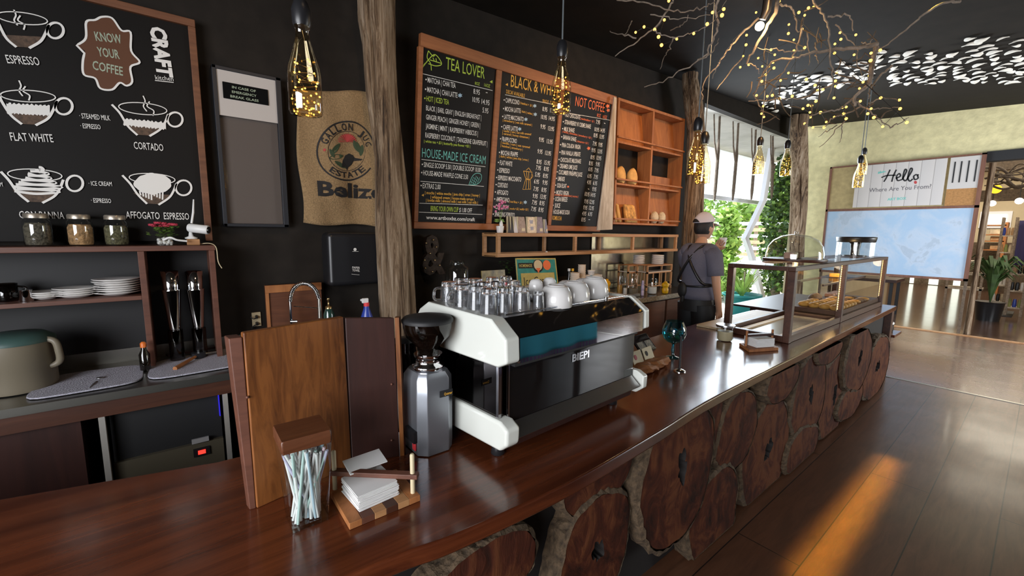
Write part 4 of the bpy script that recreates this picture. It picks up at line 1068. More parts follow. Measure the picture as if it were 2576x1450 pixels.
line(p3, 'ink_orange', ('NOT COFFEE', (1092, 518), (1286, 562), 66), name='heading', bold=.0)
line(p3, 'ink_orange', ('8OZ   16OZ', (1236, 590), (1302, 606), 22))
rule(p3, (1020, 562), (1330, 615))
for s, a, b, pr in (('HOT CHOCOLATE', (1015, 588), (1125, 608), (('7.95', 1230, 637), ('-', 1282, 640))), ("STRAWBERRY N' CREME SHAKE", (1010, 636), (1195, 670), (('10.95', 1220, 686), ('14.95', 1258, 692))),
                    ('MILK SHAKE', (1006, 682), (1087, 696), (('8.95', 1214, 725), ('13.95', 1252, 734))), ('BANANA SHAKE', (1000, 736), (1098, 755), (('7.95', 1208, 780), ('9.95', 1246, 787))),
                    ('PINA COLADA VIRGIN', (992, 788), (1126, 806), (('9.95', 1200, 823), ('13.95', 1240, 831))), ('PINA VANILLA UPBEATE', (988, 838), (1126, 854), (('8.95', 1194, 870), ('13.95', 1233, 875))),
                    ('CHOCOLATE MILKSHAKE', (982, 886), (1130, 900), (('8.95', 1183, 910), ('9.95', 1228, 916))), ('CREAMED LIME JUICE', (977, 927), (1105, 942), (('6.95', 1180, 949), ('7.95', 1220, 956))),
                    ('CUCUMBER PINEAPPLE JUICE', (970, 968), (1138, 988), (('6.95', 1173, 994), ('7.95', 1215, 1000))), ('LIMEADE', (965, 1011), (1022, 1018), (('4.95', 1170, 1035), ('6.95', 1210, 1041))),
                    ('SODA FLOAT', (960, 1056), (1033, 1064), (('-', 1175, 1075), ('9.95', 1205, 1081))), ('MOJITO VIRGIN', (955, 1103), (1048, 1112), (('10.95', 1155, 1114), ('14.95', 1194, 1119))),
                    ('OCEAN BREEZE', (947, 1146), (1040, 1153), (('9.95', 1152, 1162), ('12.95', 1186, 1166))), ('JUICE', (943, 1189), (992, 1194), (('9.95', 1145, 1203), ('12.95', 1183, 1206))),
                    ('HOUSE-MADE SODA', (935, 1231), (1055, 1238), (('4.95', 1138, 1242), ('6.95', 1177, 1245)))):
    line(p3, 'ink_white', ('· ' + s, a, b, 29), *[(q, (x, y), (x + (26 if len(q) == 4 else 8 if q == '-' else 31), y + 5), 27) for q, x, y in pr], bold=.012)
line(p3, 'ink_yellow', ('· KOMBUCHA', (928, 1270), (1002, 1278), 28)); line(p3, 'ink_white', ('8.95', (1133, 1284), (1160, 1286), 27), ('-', (1180, 1280), (1190, 1281), 27))
for s, a, b in (('| marshmallow + .$1 |', (1127, 608), (1220, 630)), ('| vanilla | chocolate | strawberry +.$1 |', (1006, 694), (1202, 738)), ('| cinnamon +.$1 |', (1100, 757), (1180, 774)), ('| strawberry | passion fruit | coconut |', (953, 1112), (1112, 1126))):
    line(p3, 'ink_orange', (s, a, b, 14), bold=.012)
for x, y, r_ in ((1308, 520, 16), (1312, 548, 14), (1182, 800, 14), (1046, 1054, 9)): blob(p3, 'ink_orange', x, y, r_, 'leaf_mark', 5)

# ---- white washed plank between the menus and the bread shelves
q = [P(1545, 243, y=2.94), P(1552, 246, y=2.90), P(1541, 578, y=2.90), P(1502, 580, y=2.95)]
o = MB().prism([q[3], q[2], q[1], q[0]], (0.006, .018, 0)).build('leaning_plank', M['grey_wood'], bevel=.003)
tag(o, 'worn white washed plank between the menu board and the bread shelves', 'plank')

# ---- bread shelves
YB = 3.0
xa = P(1549, 420, y=YB).x; xb = P(1716, 430, y=YB).x
zt = (P(1549, 241, y=YB).z + P(1722, 300, y=YB).z) / 2
zr = [(P(1545, a, y=YB).z + P(1712, b, y=YB).z) / 2 for a, b in ((358, 383), (462, 477), (562, 563))]
xm = P(1638, 430, y=YB).x
bs = thing('bread_shelf', 'orange wooden bread shelf with six bins on the back wall', 'shelf', ((xa + xb) / 2, 3.05, zr[2]))
def bx(n, *a): return MB().box(*a).build(n, M['bread_wood'], bs, bevel=.003)
bx('top_board', xa, xb, YB, YW - .01, zt - .03, zt)
for k, z in enumerate(zr):
    bx('shelf_board', xa, xb, YB + .005, YW - .01, z - .022, z)
    bx('front_rail', xa, xb, YB - .02, YB, z + .028, z + .048)
    for a, b in ((xa + .02, xm - .02), (xm + .02, xb - .02)):
        if k != 1: MB().hexa([(a, 3.10, z), (b, 3.10, z), (b, 3.12, z), (a, 3.12, z)], [(a, YW - .03, z + .50), (b, YW - .03, z + .50), (b, YW - .01, z + .50), (a, YW - .01, z + .50)]).build('sloped_back', M['bread_wood'], bs)
        elif a > xm - .1: bx('low_back', a, b, 3.12, 3.14, z, z + .16)
for a in (xa, xm - .015, xb - .03): bx('upright', a, a + .03, YB, YW - .01, zr[2], zt - .03)
def loaf(x, z, r, label, sq=.75):
    o = MB(); n = 18; rings = []
    for i in range(9):
        s = -1 + 2 * i / 8; k = math.sqrt(max(.02, 1 - (abs(s) * .97) ** 2.6))
        rings.append([(x + r * .62 * k * math.cos(2 * PI * j / n), 3.055 + .05 * s, z + r * sq * k * (1 + math.sin(2 * PI * j / n)) * (1 + .04 * math.sin(5 * j))) for j in range(n)])
    tag(o.loft(rings).build('bread_loaf', M['bread']), label, 'bread', None)
z = zr[1] + .002
loaf(P(1560, 440, y=3.055).x, z, .125, 'round bread loaf in the middle left bin, nearest the white plank')
loaf(P(1590, 440, y=3.055).x, z, .125, 'round bread loaf in the middle left bin, further right of the two')
def wrapped(px, w_, h_, label, mat, lean=.05):
    x = P(px, 540, y=3.04).x; z = zr[2] + .002
    o = MB().hexa([(x, 3.02, z), (x + w_, 3.02, z), (x + w_, 3.07, z), (x, 3.07, z)], [(x - lean * .2, 3.07, z + h_), (x + w_ - lean * .2, 3.07, z + h_), (x + w_ - lean * .2, 3.10, z + h_), (x - lean * .2, 3.10, z + h_)])
    tag(o.build('bread_bag', mat, bevel=.015), label, 'bread')
wrapped(1545, .05, .22, 'golden wrapped baguette in the lower left bin, leftmost', M['bread'])
wrapped(1556, .05, .21, 'golden wrapped baguette in the lower left bin, second from the plank', M['bread'])
wrapped(1576, .20, .21, 'bag of browned flatbread in the lower left bin, spotted crust', plain('spotted_crust', (.52, .27, .07), .7, var=.6, vscale=22))
for px, lb in ((1646, 'white paper wrapped roll in the lower right bin, left of two'), (1664, 'white paper wrapped roll in the lower right bin, right of two')):
    x = P(px, 545, y=3.06).x; o = MB().ball((x, 3.06, zr[2] + .078), .055, .05, .075, 12, 8)
    tag(o.build('wrapped_roll', plain('cream_paper', (.62, .52, .36), .9, var=.15, vscale=40, bump=1.0)), lb, 'bread')

# ---- open ledge rack under the menus
YL = 2.94
xl = P(1252, 600, y=YL).x; xr = P(1706, 610, y=YL).x
z1 = (P(1255, 584, y=YL).z + P(1705, 592, y=YL).z) / 2; z0 = (P(1255, 650, y=YL).z + P(1705, 631, y=YL).z) / 2
LZ = z1
lr = thing('ledge_rack', 'long open rack of honey pine battens on the wall below the menu board', 'shelf', ((xl + xr) / 2, 3.05, z0))
def lb(n, *a): return MB().box(*a).build(n, M['ledge_wood'], lr, bevel=.002)
th = .032
for z in (z1 - th, z0): lb('front_rail', xl, xr, YL, YL + th, z, z + th); lb('back_rail', xl, xr, YW - .05, YW - .02, z, z + th)
lb('top_board', xl, xr, YL + th, YW - .05, z1 - .012, z1 - .002)
lb('bottom_board', xl, xr, YL + th, YW - .05, z0 + .002, z0 + .012)
for px in (1256, 1449, 1594, 1702): x = P(px, 610, y=YL).x; lb('front_post', x - .016, x + .016, YL, YL + th, z0 + th, z1 - th)
for x in (xl + .018, xl + .75, xl + 1.6, xr - .018): lb('back_post', x - .016, x + .016, YW - .05, YW - .02, z0 + th, z1 - th)
for x in (xl, xr - .03): 
    for z in (z1 - th, z0): lb('side_rail', x, x + .03, YL + th, YW - .05, z, z + th)

# ---- things on the ledge
p = P(1258, 575, y=3.02); p.z = LZ
v = thing('flower_vase', 'small white pot holding tall pink flowers on the ledge', 'flower vase', p)
MB().lathe([(.028, 0), (.036, .055), (.036, .06), (.031, .06), (.029, .045)], p, 18).build('pot', M['china'], v)
b = MB()
for dx, dz in ((-.006, .22), (.02, .20), (-.03, .12), (.035, .12)): b.tube(curve([p + Vector((0, 0, .04)), p + Vector((dx * .3, 0, .11)), p + Vector((dx, 0, dz))], 4), .0025, 6)
for k in range(10):
    a = R.uniform(0, 6.3); q = p + Vector((0, 0, .10)); d = Vector((math.cos(a), math.sin(a) * .5, R.uniform(-.1, .3))) * .07
    b.add([q, q + d * .5 + Vector((0, 0, .012)), q + d, q + d * .5 - Vector((0, 0, .006))], [(0, 1, 2, 3)])
b.build('stems', M['leaf'], v)
b = MB(); r = random.Random(5)
for k in range(26): b.ball(p + Vector((r.gauss(.005, .024), r.gauss(0, .015), r.gauss(.235, .022))), .011, n=6, m=4)
b.build('blossom', M['pink'], v)
MB().lathe([(.016, .06), (.018, .075), (.010, .10), (.003, .112)], p + Vector((.004, -.01, 0)), 12).build('white_bud', M['china'], v)
pw = P(1300, 570, y=3.06)
for i, (px, w_, tone, lab_) in enumerate(((1279, 7, 'black', 'black leaflet at the left end of the leaflets on the ledge'), (1286, 7, 'black', 'second black leaflet on the ledge, with a pale edge'), (1294, 9, 'white', 'white edged leaflet standing sideways on the ledge'), (1304, 20, 'taupe', 'taupe printed leaflet with a cream picture on the ledge'),
                                        (1328, 22, 'cream', 'cream leaflet with two square printed blocks on the ledge'), (1351, 17, 'violet', 'violet grey leaflet with a white cup on the ledge'), (1371, 8, 'blue', 'narrow blue grey leaflet at the right end of the ledge'))):
    a = P(px, 575, y=3.03); bb = P(px + w_, 575, y=3.03); h_ = mm(41 - (6 if i == 6 else 0), a); ls = thing('leaflet', lab_, 'leaflet', (a.x, 3.03, LZ), group=None)
    col = dict(black=(.03, .03, .04), white=(.62, .62, .66), taupe=(.34, .26, .22), cream=(.72, .62, .47), violet=(.24, .20, .24), blue=(.24, .25, .33))[tone]
    MB().hexa([(a.x, 3.03, LZ + .001), (bb.x, 3.03, LZ + .001), (bb.x, 3.037, LZ + .001), (a.x, 3.037, LZ + .001)], [(a.x, 3.06, LZ + h_), (bb.x, 3.06, LZ + h_), (bb.x, 3.067, LZ + h_), (a.x, 3.067, LZ + h_)]).build('sheet', plain(tone + '_leaflet', col, .5, var=.25 if i > 2 else 0, vscale=60), ls)
    MB().box(a.x - .003, a.x, 3.035, 3.06, LZ + .001, LZ + h_).build('pale_edge', M['cream'], ls)
    if i in (3, 5, 6):
        MB().box(a.x + (bb.x - a.x) * .45, a.x + (bb.x - a.x) * .85, 3.032, 3.036, LZ + h_ * .12, LZ + h_ * .3).build('picture', M['cream'], ls)
    if i == 4:
        for f in (.18, .58): MB().box(a.x + (bb.x - a.x) * .36, a.x + (bb.x - a.x) * .68, 3.03 + f * .03 - .001, 3.036 + f * .03, LZ + h_ * f, LZ + h_ * (f + .22)).build('printed_block', M['grey_mat'], ls)
p = P(1372, 637, y=3.0); p.z = z0 + .0125
o = MB().box(p.x - .05, p.x + .04, 2.985, 3.02, p.z, p.z + .008).ball(p + Vector((.015, 0, .018)), .012).build('clip', M['white']); tag(o, 'small white clip lying on the lower rail of the ledge rack', 'clip')

# ================================================================== RIGHT BACK COUNTER AND WHAT STANDS ON IT
RZ = 0.95
k = thing('back_counter', 'higher wooden back counter with a pale stone edge below the ledge rack', 'counter', (3.0, 2.85, 0))
MB().box(1.45, 4.86, 2.50, YW - .01, RZ - .04, RZ).build('worktop', plain('dark_stone', (.045, .04, .036), .25, var=.4, vscale=30), k, bevel=.003)
MB().box(1.45, 4.86, 2.488, 2.50, RZ - .045, RZ + .002).build('stone_edge', plain('pale_stone_edge', (.30, .25, .18), .5, var=.5, vscale=50), k)
for a, b in ((1.5, 2.6), (2.64, 3.42), (3.52, 4.15), (4.19, 4.82)): MB().box(a, b, 2.53, 2.56, .1, RZ - .07).build('front_panel', wood('red_panel_front', (.085, .030, .014), (.15, .058, .028), .5, 0, 8, 10), k, bevel=.003)
MB().box(1.48, 4.84, 2.56, YW - .02, 0, RZ - .04).build('carcass', M['black_matte'], k)
MB().box(3.43, 3.51, 2.515, 2.56, 0, RZ - .045).build('dark_post', M['black'], k)
ZT = RZ + .004
def at(px, y): p = P(px, 700, y=y); return Vector((p.x, y, ZT))

# rusty ampersand
pl = wallp(3.12); am = thing('ampersand_sign', 'rusty metal ampersand with small bulbs on the dark wall under the menu board', 'sign', (1.64, 3.14, 1.4))
a = pl.uv(1060, 688); b = pl.uv(1118, 690)
m = MB(); text2(m, pl, '&', a[0], a[1], b[0], a[1], .31, bold=.03, lift=0); m.build('letter', plain('rusty_iron', (.035, .022, .014), .7, .4, var=.6, vscale=30, bump=.5), am, solid=.05)
for px, py in ((1072, 612), (1090, 604), (1098, 622), (1082, 638), (1068, 655), (1070, 675), (1088, 684), (1106, 668), (1094, 655)):
    MB().ball(P(px, py, y=3.09), .008).build('bulb', M['brass'], am)
# water jar
p = at(1150, 2.85); zt_ = P(1150, 656, y=2.85).z - ZT
w = thing('water_jar', 'large clear square glass water jar beside the rusty ampersand', 'jar', p)
MB().lathe([(.085, .0), (.095, .012), (.095, zt_ - .075), (.085, zt_ - .05), (.055, zt_ - .035), (.052, zt_ - .005), (.058, zt_)], p, 28, caps=False).build('glass', M['clear_jar'], w)
MB().lathe([(.09, .005), (.091, zt_ * .55)], p, 28).build('water', thin_glass('water', (.72, .72, .64), 1.4, base=.05), w)
MB().lathe([(.060, zt_ - .03), (.060, zt_ - .026)], p, 24).lathe([(.058, zt_ - .012), (.060, zt_ - .008)], p, 24).build('neck_ring', M['clear_jar'], w)
# picture holder
q = [P(*v, y=2.80) for v in ((1211, 682), (1270, 676), (1280, 724), (1218, 730))]
h = thing('picture_holder', 'clear acrylic holder with a green and brown food picture behind the glass cups', 'picture holder', (q[0].x + .06, 2.8, ZT))
x0, x1, z1 = q[0].x, q[1].x, q[0].z
MB().hexa([(x0, 2.76, ZT), (x1, 2.76, ZT), (x1, 2.768, ZT), (x0, 2.768, ZT)], [(x0, 2.80, z1), (x1, 2.80, z1), (x1, 2.808, z1), (x0, 2.808, z1)]).build('sheet', plain('food_picture', (.22, .16, .05), .35, var=.7, vscale=14), h)
b = MB(); r = random.Random(2)
for i in range(6):
    f = .35 + .08 * (i % 3); b.lathe([(.022, 0), (.02, .003)], (x0 + (x1 - x0) * (.2 + .1 * i), 2.765 + .04 * f - .012, ZT + (z1 - ZT) * f), 10)
b.build('picture_shapes', plain('picture_orange', (.42, .17, .05), .4), h)
MB().box(x0 - .004, x1 + .004, 2.74, 2.82, ZT, ZT + .004).build('base', M['clear'], h)
# red gerbera in a bud vase
fc = P(1277, 707, y=2.68); v = thing('gerbera_flower', 'single red gerbera flower in front of the ice cream sign', 'flower', (fc.x, 2.68, ZT))
MB().lathe([(.02, 0), (.025, .04), (.012, .09), (.014, .1)], (fc.x, 2.68, ZT), 16).build('bud_vase', M['china'], v)
MB().tube([(fc.x, 2.68, ZT + .05), (fc.x, 2.68, fc.z)], .003, 6).build('stem', M['leaf'], v)
dv = (Vector(EYE) - fc).normalized(); ux = dv.cross(Vector((0, 0, 1))).normalized(); uz = ux.cross(dv)
b = MB()
for ringn, rr_, lft in ((18, .042, 0), (14, .030, .006)):
    for i in range(ringn):
        a = 2 * PI * i / ringn; d = ux * math.cos(a) + uz * math.sin(a); s = (ux * -math.sin(a) + uz * math.cos(a)) * .0065; o_ = fc + dv * lft
        b.add([o_ + d * .008, o_ + d * rr_ * .6 + s, o_ + d * rr_ + dv * .004, o_ + d * rr_ * .6 - s], [(0, 1, 2, 3)])
b.build('petals', M['red'], v)
MB().ball(fc + dv * .006, .010).build('flower_centre', M['ink_orange'], v)
# dark foliage
p = at(1276, 3.02); v = thing('potted_herb', 'dark green leafy plant left of the ice cream sign', 'plant', p)
MB().lathe([(.045, 0), (.06, .1)], p, 18).build('pot', M['black'], v)
b = MB(); r = random.Random(11)
for i in range(120):
    a = r.uniform(0, 6.3); q_ = p + Vector((r.gauss(0, .035), r.gauss(0, .03), r.uniform(.1, .38))); d = Vector((math.cos(a), math.sin(a), r.uniform(-.3, .6))) * .04; s = d.cross(Vector((0, 0, 1))).normalized() * .014
    b.add([q_, q_ + d * .5 + s, q_ + d, q_ + d * .5 - s], [(0, 1, 2, 3)])
b.build('foliage', M['leaf_dark'], v)
# ice cream sign
o_ = P(1302, 728, y=2.84); u_ = P(1405, 722, y=2.84) - o_; v_ = P(1296, 650, y=2.95) - o_
ip = Plane(o_, u_, v_); W_, H_ = u_.length, P(1296, 650, y=2.95).__sub__(o_).length
sg = thing('ice_cream_sign', 'tin sign reading Homemade Ice Cream in teal and yellow on the back counter', 'sign', (o_.x + .15, 2.9, ZT))
def islab(a0, a1, b0, b1, h0, h1): return MB().hexa([ip.w(a0, b0, h0), ip.w(a1, b0, h0), ip.w(a1, b1, h0), ip.w(a0, b1, h0)], [ip.w(a0, b0, h1), ip.w(a1, b0, h1), ip.w(a1, b1, h1), ip.w(a0, b1, h1)])
bb = -(o_.z - ZT - .012) / ip.v.z
tealm = plain('sign_teal', (.03, .24, .22), .4, var=.2, vscale=30); yelm = plain('sign_yellow', (.52, .42, .13), .4, var=.12, vscale=30)
islab(0, W_, bb, H_, -.004, 0).build('sheet', tealm, sg)
for a0, a1, b0, b1 in ((0, W_, H_ - .012, H_), (0, .012, bb, H_), (W_ - .012, W_, bb, H_)): islab(a0, a1, b0, b1, 0, .002).build('border', yelm, sg)
islab(W_ * .10, W_ * .92, bb, H_ * .50, .0005, .002).build('yellow_band', yelm, sg)
islab(W_ * .06, W_ * .40, H_ * .66, H_ * .84, .0005, .002).build('dark_label', M['black'], sg)
m = MB(); text2(m, ip, 'HOMEMADE', W_ * .08, H_ * .70, W_ * .38, H_ * .70, H_ * .10, lift=.003); m.build('lettering', yelm, sg)
m = MB(); text2(m, ip, 'Ice Cream', W_ * .16, H_ * .10, W_ * .84, H_ * .12, H_ * .27, lift=.003, bold=.0); m.build('lettering', M['ink_black'], sg)
def idisc(a, b, r, mat, n, lift=.003, sq=1.0):
    m = MB(); m.add([ip.w(a + r * math.cos(2 * PI * i / 20), b + r * sq * math.sin(2 * PI * i / 20), lift) for i in range(20)], [list(range(20))]); return m.build(n, mat, sg)
idisc(W_ * .53, H_ * .74, W_ * .13, M['black'], 'scoop_shadow', .0025); idisc(W_ * .53, H_ * .76, W_ * .105, M['cream'], 'scoop'); idisc(W_ * .75, H_ * .76, W_ * .10, M['ink_orange'], 'orange_disc')
m = MB(); m.add([ip.w(W_ * .47, H_ * .66, .004), ip.w(W_ * .52, H_ * .48, .004), ip.w(W_ * .58, H_ * .66, .004)], [(0, 1, 2)]); m.build('cone', M['ink_orange'], sg)
# paper cups, box, bottles
def cupstack(px, y, top, r, label):
    p = at(px, y); h_ = P(px, top, y=y).z - ZT
    s = thing('paper_cup_stack', label, 'cups', p)
    prof = [(r * .8, 0)]
    nst = max(3, int(h_ / .02))
    for i in range(nst): z = h_ * i / nst; prof += [(r * (.88), z + .002), (r, z + h_ / nst * .9), (r, z + h_ / nst)]
    MB().lathe(prof + [(r * .8, h_)], p, 20).build('cups', plain('pale_cups', (.68, .58, .48), .7), s)
cupstack(1463, 2.85, 666, .040, 'tallest stack of pale paper cups beside the ice cream sign')
cupstack(1446, 2.76, 686, .046, 'lower stack of pale paper cups in front of the tallest stack')
p0, p1 = at(1477, 2.80), at(1519, 2.78); zb = P(1495, 693, y=2.78).z
bx_ = thing('white_box', 'white box with a printed label next to the paper cups', 'box', p0)
MB().box(p0.x, p1.x, 2.80, 2.90, ZT, zb).build('carton', M['paper'], bx_, bevel=.003)
MB().box(p0.x + .04, p0.x + .075, 2.796, 2.80, ZT, zb).build('strip', M['ink_blue'], bx_)
MB().box(p0.x + .08, p1.x - .02, 2.796, 2.80, ZT + .05, zb - .02).build('printed_label', M['cream'], bx_)
p = at(1487, 2.83); p.z = zb + .001
MB().lathe([(.032, 0), (.036, .03), (.040, .034), (.040, .045), (.036, .048)], p, 20).build('x', M['china'])
tag(bpy.data.objects[-1] if False else [o for o in COL.objects if o.name.startswith('x')][0], 'small white tub with a lid on top of the white box', 'tub'); [o for o in COL.objects if o.name == 'x'][0].name = 'lidded_tub'
for px, capm, lb_ in ((1431, 'china', 'dark syrup bottle with a white cap left of the paper cups'), (1440, 'yellow_plastic', 'dark syrup bottle with a yellow cap left of the paper cups')):
    p = at(px, 2.88); h_ = P(px, 676, y=2.88).z - ZT; s = thing('syrup_bottle', lb_, 'bottle', p)
    MB().lathe([(.022, 0), (.023, h_ * .6), (.011, h_ * .78), (.011, h_ - .02)], p, 14).build('glass', M['black_gloss'], s)
    MB().lathe([(.014, h_ - .025), (.014, h_)], p, 12).build('cap', M[capm], s)
# plates on wooden racks
for i, (a, b, zt0, y0) in enumerate(((1582, 1622, 664, 2.95), (1628, 1690, 668, 2.78))):
    xa, xb = P(a, 700, y=y0).x, P(b, 700, y=y0).x; zt_ = P(1640, zt0, y=y0).z
    xa = xa if i else P(1580, 700, y=y0).x; y1 = y0 + .15
    k = thing('plate_rack', ('low wooden rack behind, under the left stack of white plates', 'wooden rack in front, under the right stack of white plates')[i], 'rack', ((xa + xb) / 2, y0 + .08, ZT))
    for x in (xa, xb - .018):
        for y in (y0, y1 - .018): MB().box(x, x + .018, y, y + .018, ZT, zt_ - .015).build('leg', M['ledge_wood'], k)
    for z in (zt_ - .015, zt_ - .095, ZT + .04):
        m = MB().box(xa, xb, y0, y0 + .016, z, z + .014); m.build('front_rail', M['ledge_wood'], k)
        MB().box(xa, xb, y1 - .016, y1, z, z + .014).build('back_rail', M['ledge_wood'], k)
    for j in range(3): x = xa + (xb - xa) * (j + 1) / 4; MB().box(x - .006, x + .006, y0 + .002, y0 + .012, ZT + .054, zt_ - .095).build('slat', M['ledge_wood'], k)
    MB().box(xa, xb, y0, y1, zt_ - .081, zt_ - .076).build('shelf', M['china'], k)
    MB().box(xa, xb, y0, y1, zt_ - .002, zt_).build('top', M['ledge_wood'], k)
    ps = P((1608, 1656)[i], 650, y=y0 + .07); hs = P(1650, (640, 642)[i], y=y0 + .07).z - zt_
    for j in range(10):
        o = MB().lathe([(.05, 0), (.068, .006), (.070, hs / 10 * .92), (.062, hs / 10 * .92), (.05, .004)], (ps.x, y0 + .075, zt_ + .001 + j * hs / 10), 24).build('bowl', M['china'])
        lb_ = ('shallow white bowls in the left stack on the low rack', 'shallow white bowls in the right stack on the front rack')[i]; tag(o, lb_, 'bowl', lb_)
# glass jars and bottles to the right
def gjar(name, px, y, top, r, label, mat='clear_jar', cont=None, fill=.6, lid=None, cat='jar'):
    p = at(px, y); h_ = P(px, top, y=y).z - ZT; j = thing(name, label, cat, p)
    MB().lathe([(r * .9, 0), (r, .01), (r, h_ * .85), (r * .85, h_ * .95), (r * .85, h_)], p, 20, caps=False).build('glass', M[mat], j)
    if cont: MB().lathe([(r * .85, .006), (r * .92, .015), (r * .92, h_ * fill)], p, 18).build('contents', M[cont], j)
    if lid: MB().lathe([(r * .9, h_), (r * .9, h_ + .018)], p, 18).build('lid', M[lid], j)
gjar('glass_jar', 1642, 2.62, 700, .05, 'clear jar half full of white sugar beside the yellow bottle', cont='china', fill=.45)
gjar('glass_jar', 1592, 2.72, 690, .055, 'wide clear jar between the plate rack and the small bottles', cont='tub', fill=.3)
gjar('glass_bottle', 1560, 2.80, 694, .03, 'clear glass bottle with amber liquid, near the white box', cont='bun', fill=.5, cat='bottle')
gjar('glass_bottle', 1574, 2.72, 698, .022, 'slim clear bottle next to the amber bottle', cont='china', fill=.4, cat='bottle')
p = at(1618, 2.60); b = thing('striped_tube', 'purple and white striped tube standing by the clear jars', 'tube', p); h_ = P(1618, 706, y=2.6).z - ZT
MB().lathe([(.016, 0), (.017, h_ * .3), (.013, h_ * .33), (.017, h_ * .36), (.017, h_ * .62), (.013, h_ * .66), (.016, h_ * .7), (.010, h_)], p, 14).build('body', plain('lilac_tube', (.48, .42, .62), .4), b)
def bear(px, y, top, label):
    p = at(px, y); h_ = P(px, top, y=y).z - ZT; b = thing('squeeze_bottle', label, 'bottle', p)
    MB().lathe([(.028, 0), (.034, .01), (.036, h_ * .35), (.026, h_ * .48), (.036, h_ * .56), (.042, h_ * .72), (.030, h_ * .86), (.012, h_ * .92)], p, 20).build('body', M['yellow_plastic'], b)
    MB().lathe([(.018, h_ * .9), (.016, h_ * .98), (.008, h_)], p, 14).build('cap', M['yellow_plastic'], b)
bear(1675, 2.56, 708, 'bright yellow squeeze bottle at the edge of the back counter')
bear(1527, 2.86, 702, 'smaller yellow squeeze bottle behind the white cups')
o = MB().box(3.35, 3.75, 2.58, 2.62, ZT, ZT + .03).build('steel_tray', M['steel'], bevel=.004); tag(o, 'low steel tray on the back counter behind the machine', 'tray')

# smoky mirror on the wall behind the racks
xa, xb = P(1488, 650, y=3.18).x, P(1694, 650, y=3.18).x
o = MB().box(xa, xb, 3.182, 3.196, RZ + .005, 1.60).build('wall_mirror', plain('smoky_mirror', (.34, .31, .28), .16, 1.0, var=.25, vscale=6)); tag(o, 'smoky spotted mirror panel on the wall behind the plate racks', 'mirror')

# ================================================================== ESPRESSO MACHINE
F1 = Vector((0.798, 1.078, HC)); MA = math.radians(3.43)
em = thing('espresso_machine', 'white and black two group espresso machine with cups on top', 'espresso machine', F1, MA)
TRZ = .474
def lb(n, mat, *a, **kw): return MB().box(*a).build(n, M[mat], em, world=False, **kw)
def side(x0, x1, pts, n, mat='white_gloss', bevel=.012): 
    return MB().prism([(x0, y, z) for y, z in pts], (x1 - x0, 0, 0)).build(n, M[mat], em, world=False, bevel=bevel, seg=3)
UP = [(-.055, .330), (-.097, .352), (-.093, .428), (-.018, .480), (.362, .486), (.425, .452), (.452, .418), (.452, .400), (.40, .404), (.34, .398), (.30, .380), (.285, .325)]
LO = [(-.064, .056), (-.100, .085), (-.102, .138), (-.066, .156), (.41, .150), (.41, .036)]
for x0, x1, bv in ((-.048, .012, .012), (.738, .770, .006)):
    side(x0, x1, UP, 'upper_side_panel', bevel=bv); side(x0, x1, LO, 'lower_side_panel', bevel=bv)
lb('body', 'black', .012, .72, -.045, .40, .05, .455)
lb('side_cheek', 'tinted', -.030, .012, -.035, .33, .14, .345); lb('side_cheek', 'tinted', .72, .755, -.035, .33, .14, .345)
MB().prism([(.0, -.050, .13), (.0, -.044, .13), (.0, -.044, .332), (.0, -.050, .332)], (.73, 0, 0)).build('rear_glass_panel', M['black_gloss'], em, world=False)
lb('glass_edge', 'chrome', -.034, -.022, -.045, -.033, .15, .335); lb('glass_edge', 'chrome', .0, .006, -.053, -.046, .13, .332)
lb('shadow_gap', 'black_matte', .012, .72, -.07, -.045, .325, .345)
MB().prism([(.012, -.094, .343), (.012, -.046, .335), (.012, -.046, .430), (.012, -.092, .423)], (.708, 0, 0)).build('mirror_band', M['mirror'], em, world=False)
MB().prism([(.012, -.093, .425), (.012, -.04, .425), (.012, -.01, .474), (.012, -.020, .477)], (.708, 0, 0)).build('slanted_panel', M['black_gloss'], em, world=False)
MB().prism([(.012, -.052, .135), (.012, -.097, .098), (.012, -.094, .094), (.012, -.046, .130)], (.708, 0, 0)).build('chrome_strip', M['steel'], em, world=False)
MB().prism([(.012, -.062, .096), (.012, -.03, .096), (.012, -.03, .045), (.012, -.050, .045)], (.708, 0, 0)).build('drip_tray_front', M['dark_board'], em, world=False)  # dark red colour stands in for the shaded recess and counter reflection
lb('cup_tray', 'steel', .012, .72, -.015, .40, .462, TRZ)
MB().tube([(.02, -.012, .484), (.715, -.012, .484)], .003, 6).build('tray_rail', M['chrome'], em, world=False)
for x, y in ((0, 0), (.66, 0), (0, .33), (.66, .33)):
    MB().lathe([(.020, 0), (.024, .004), (.020, .028), (.018, .06)], (x + .01, y + .01, 0), 16).build('foot', M['black'], em, world=False)
lp = Plane((0, -.050, 0), (1, 0, 0), (0, 0, 1)); m = MB(); text2(m, lp, 'BIEPI', .315, .277, .415, .277, .028, lift=.002, bold=.03); m.build('maker_lettering', M['chrome'], em, world=False)
for x in (.22, .52):
    MB().lathe([(.032, .20), (.034, .25), (.026, .28), (.026, .33)], (x, .43, 0), 18).build('group_head', M['chrome'], em, world=False)

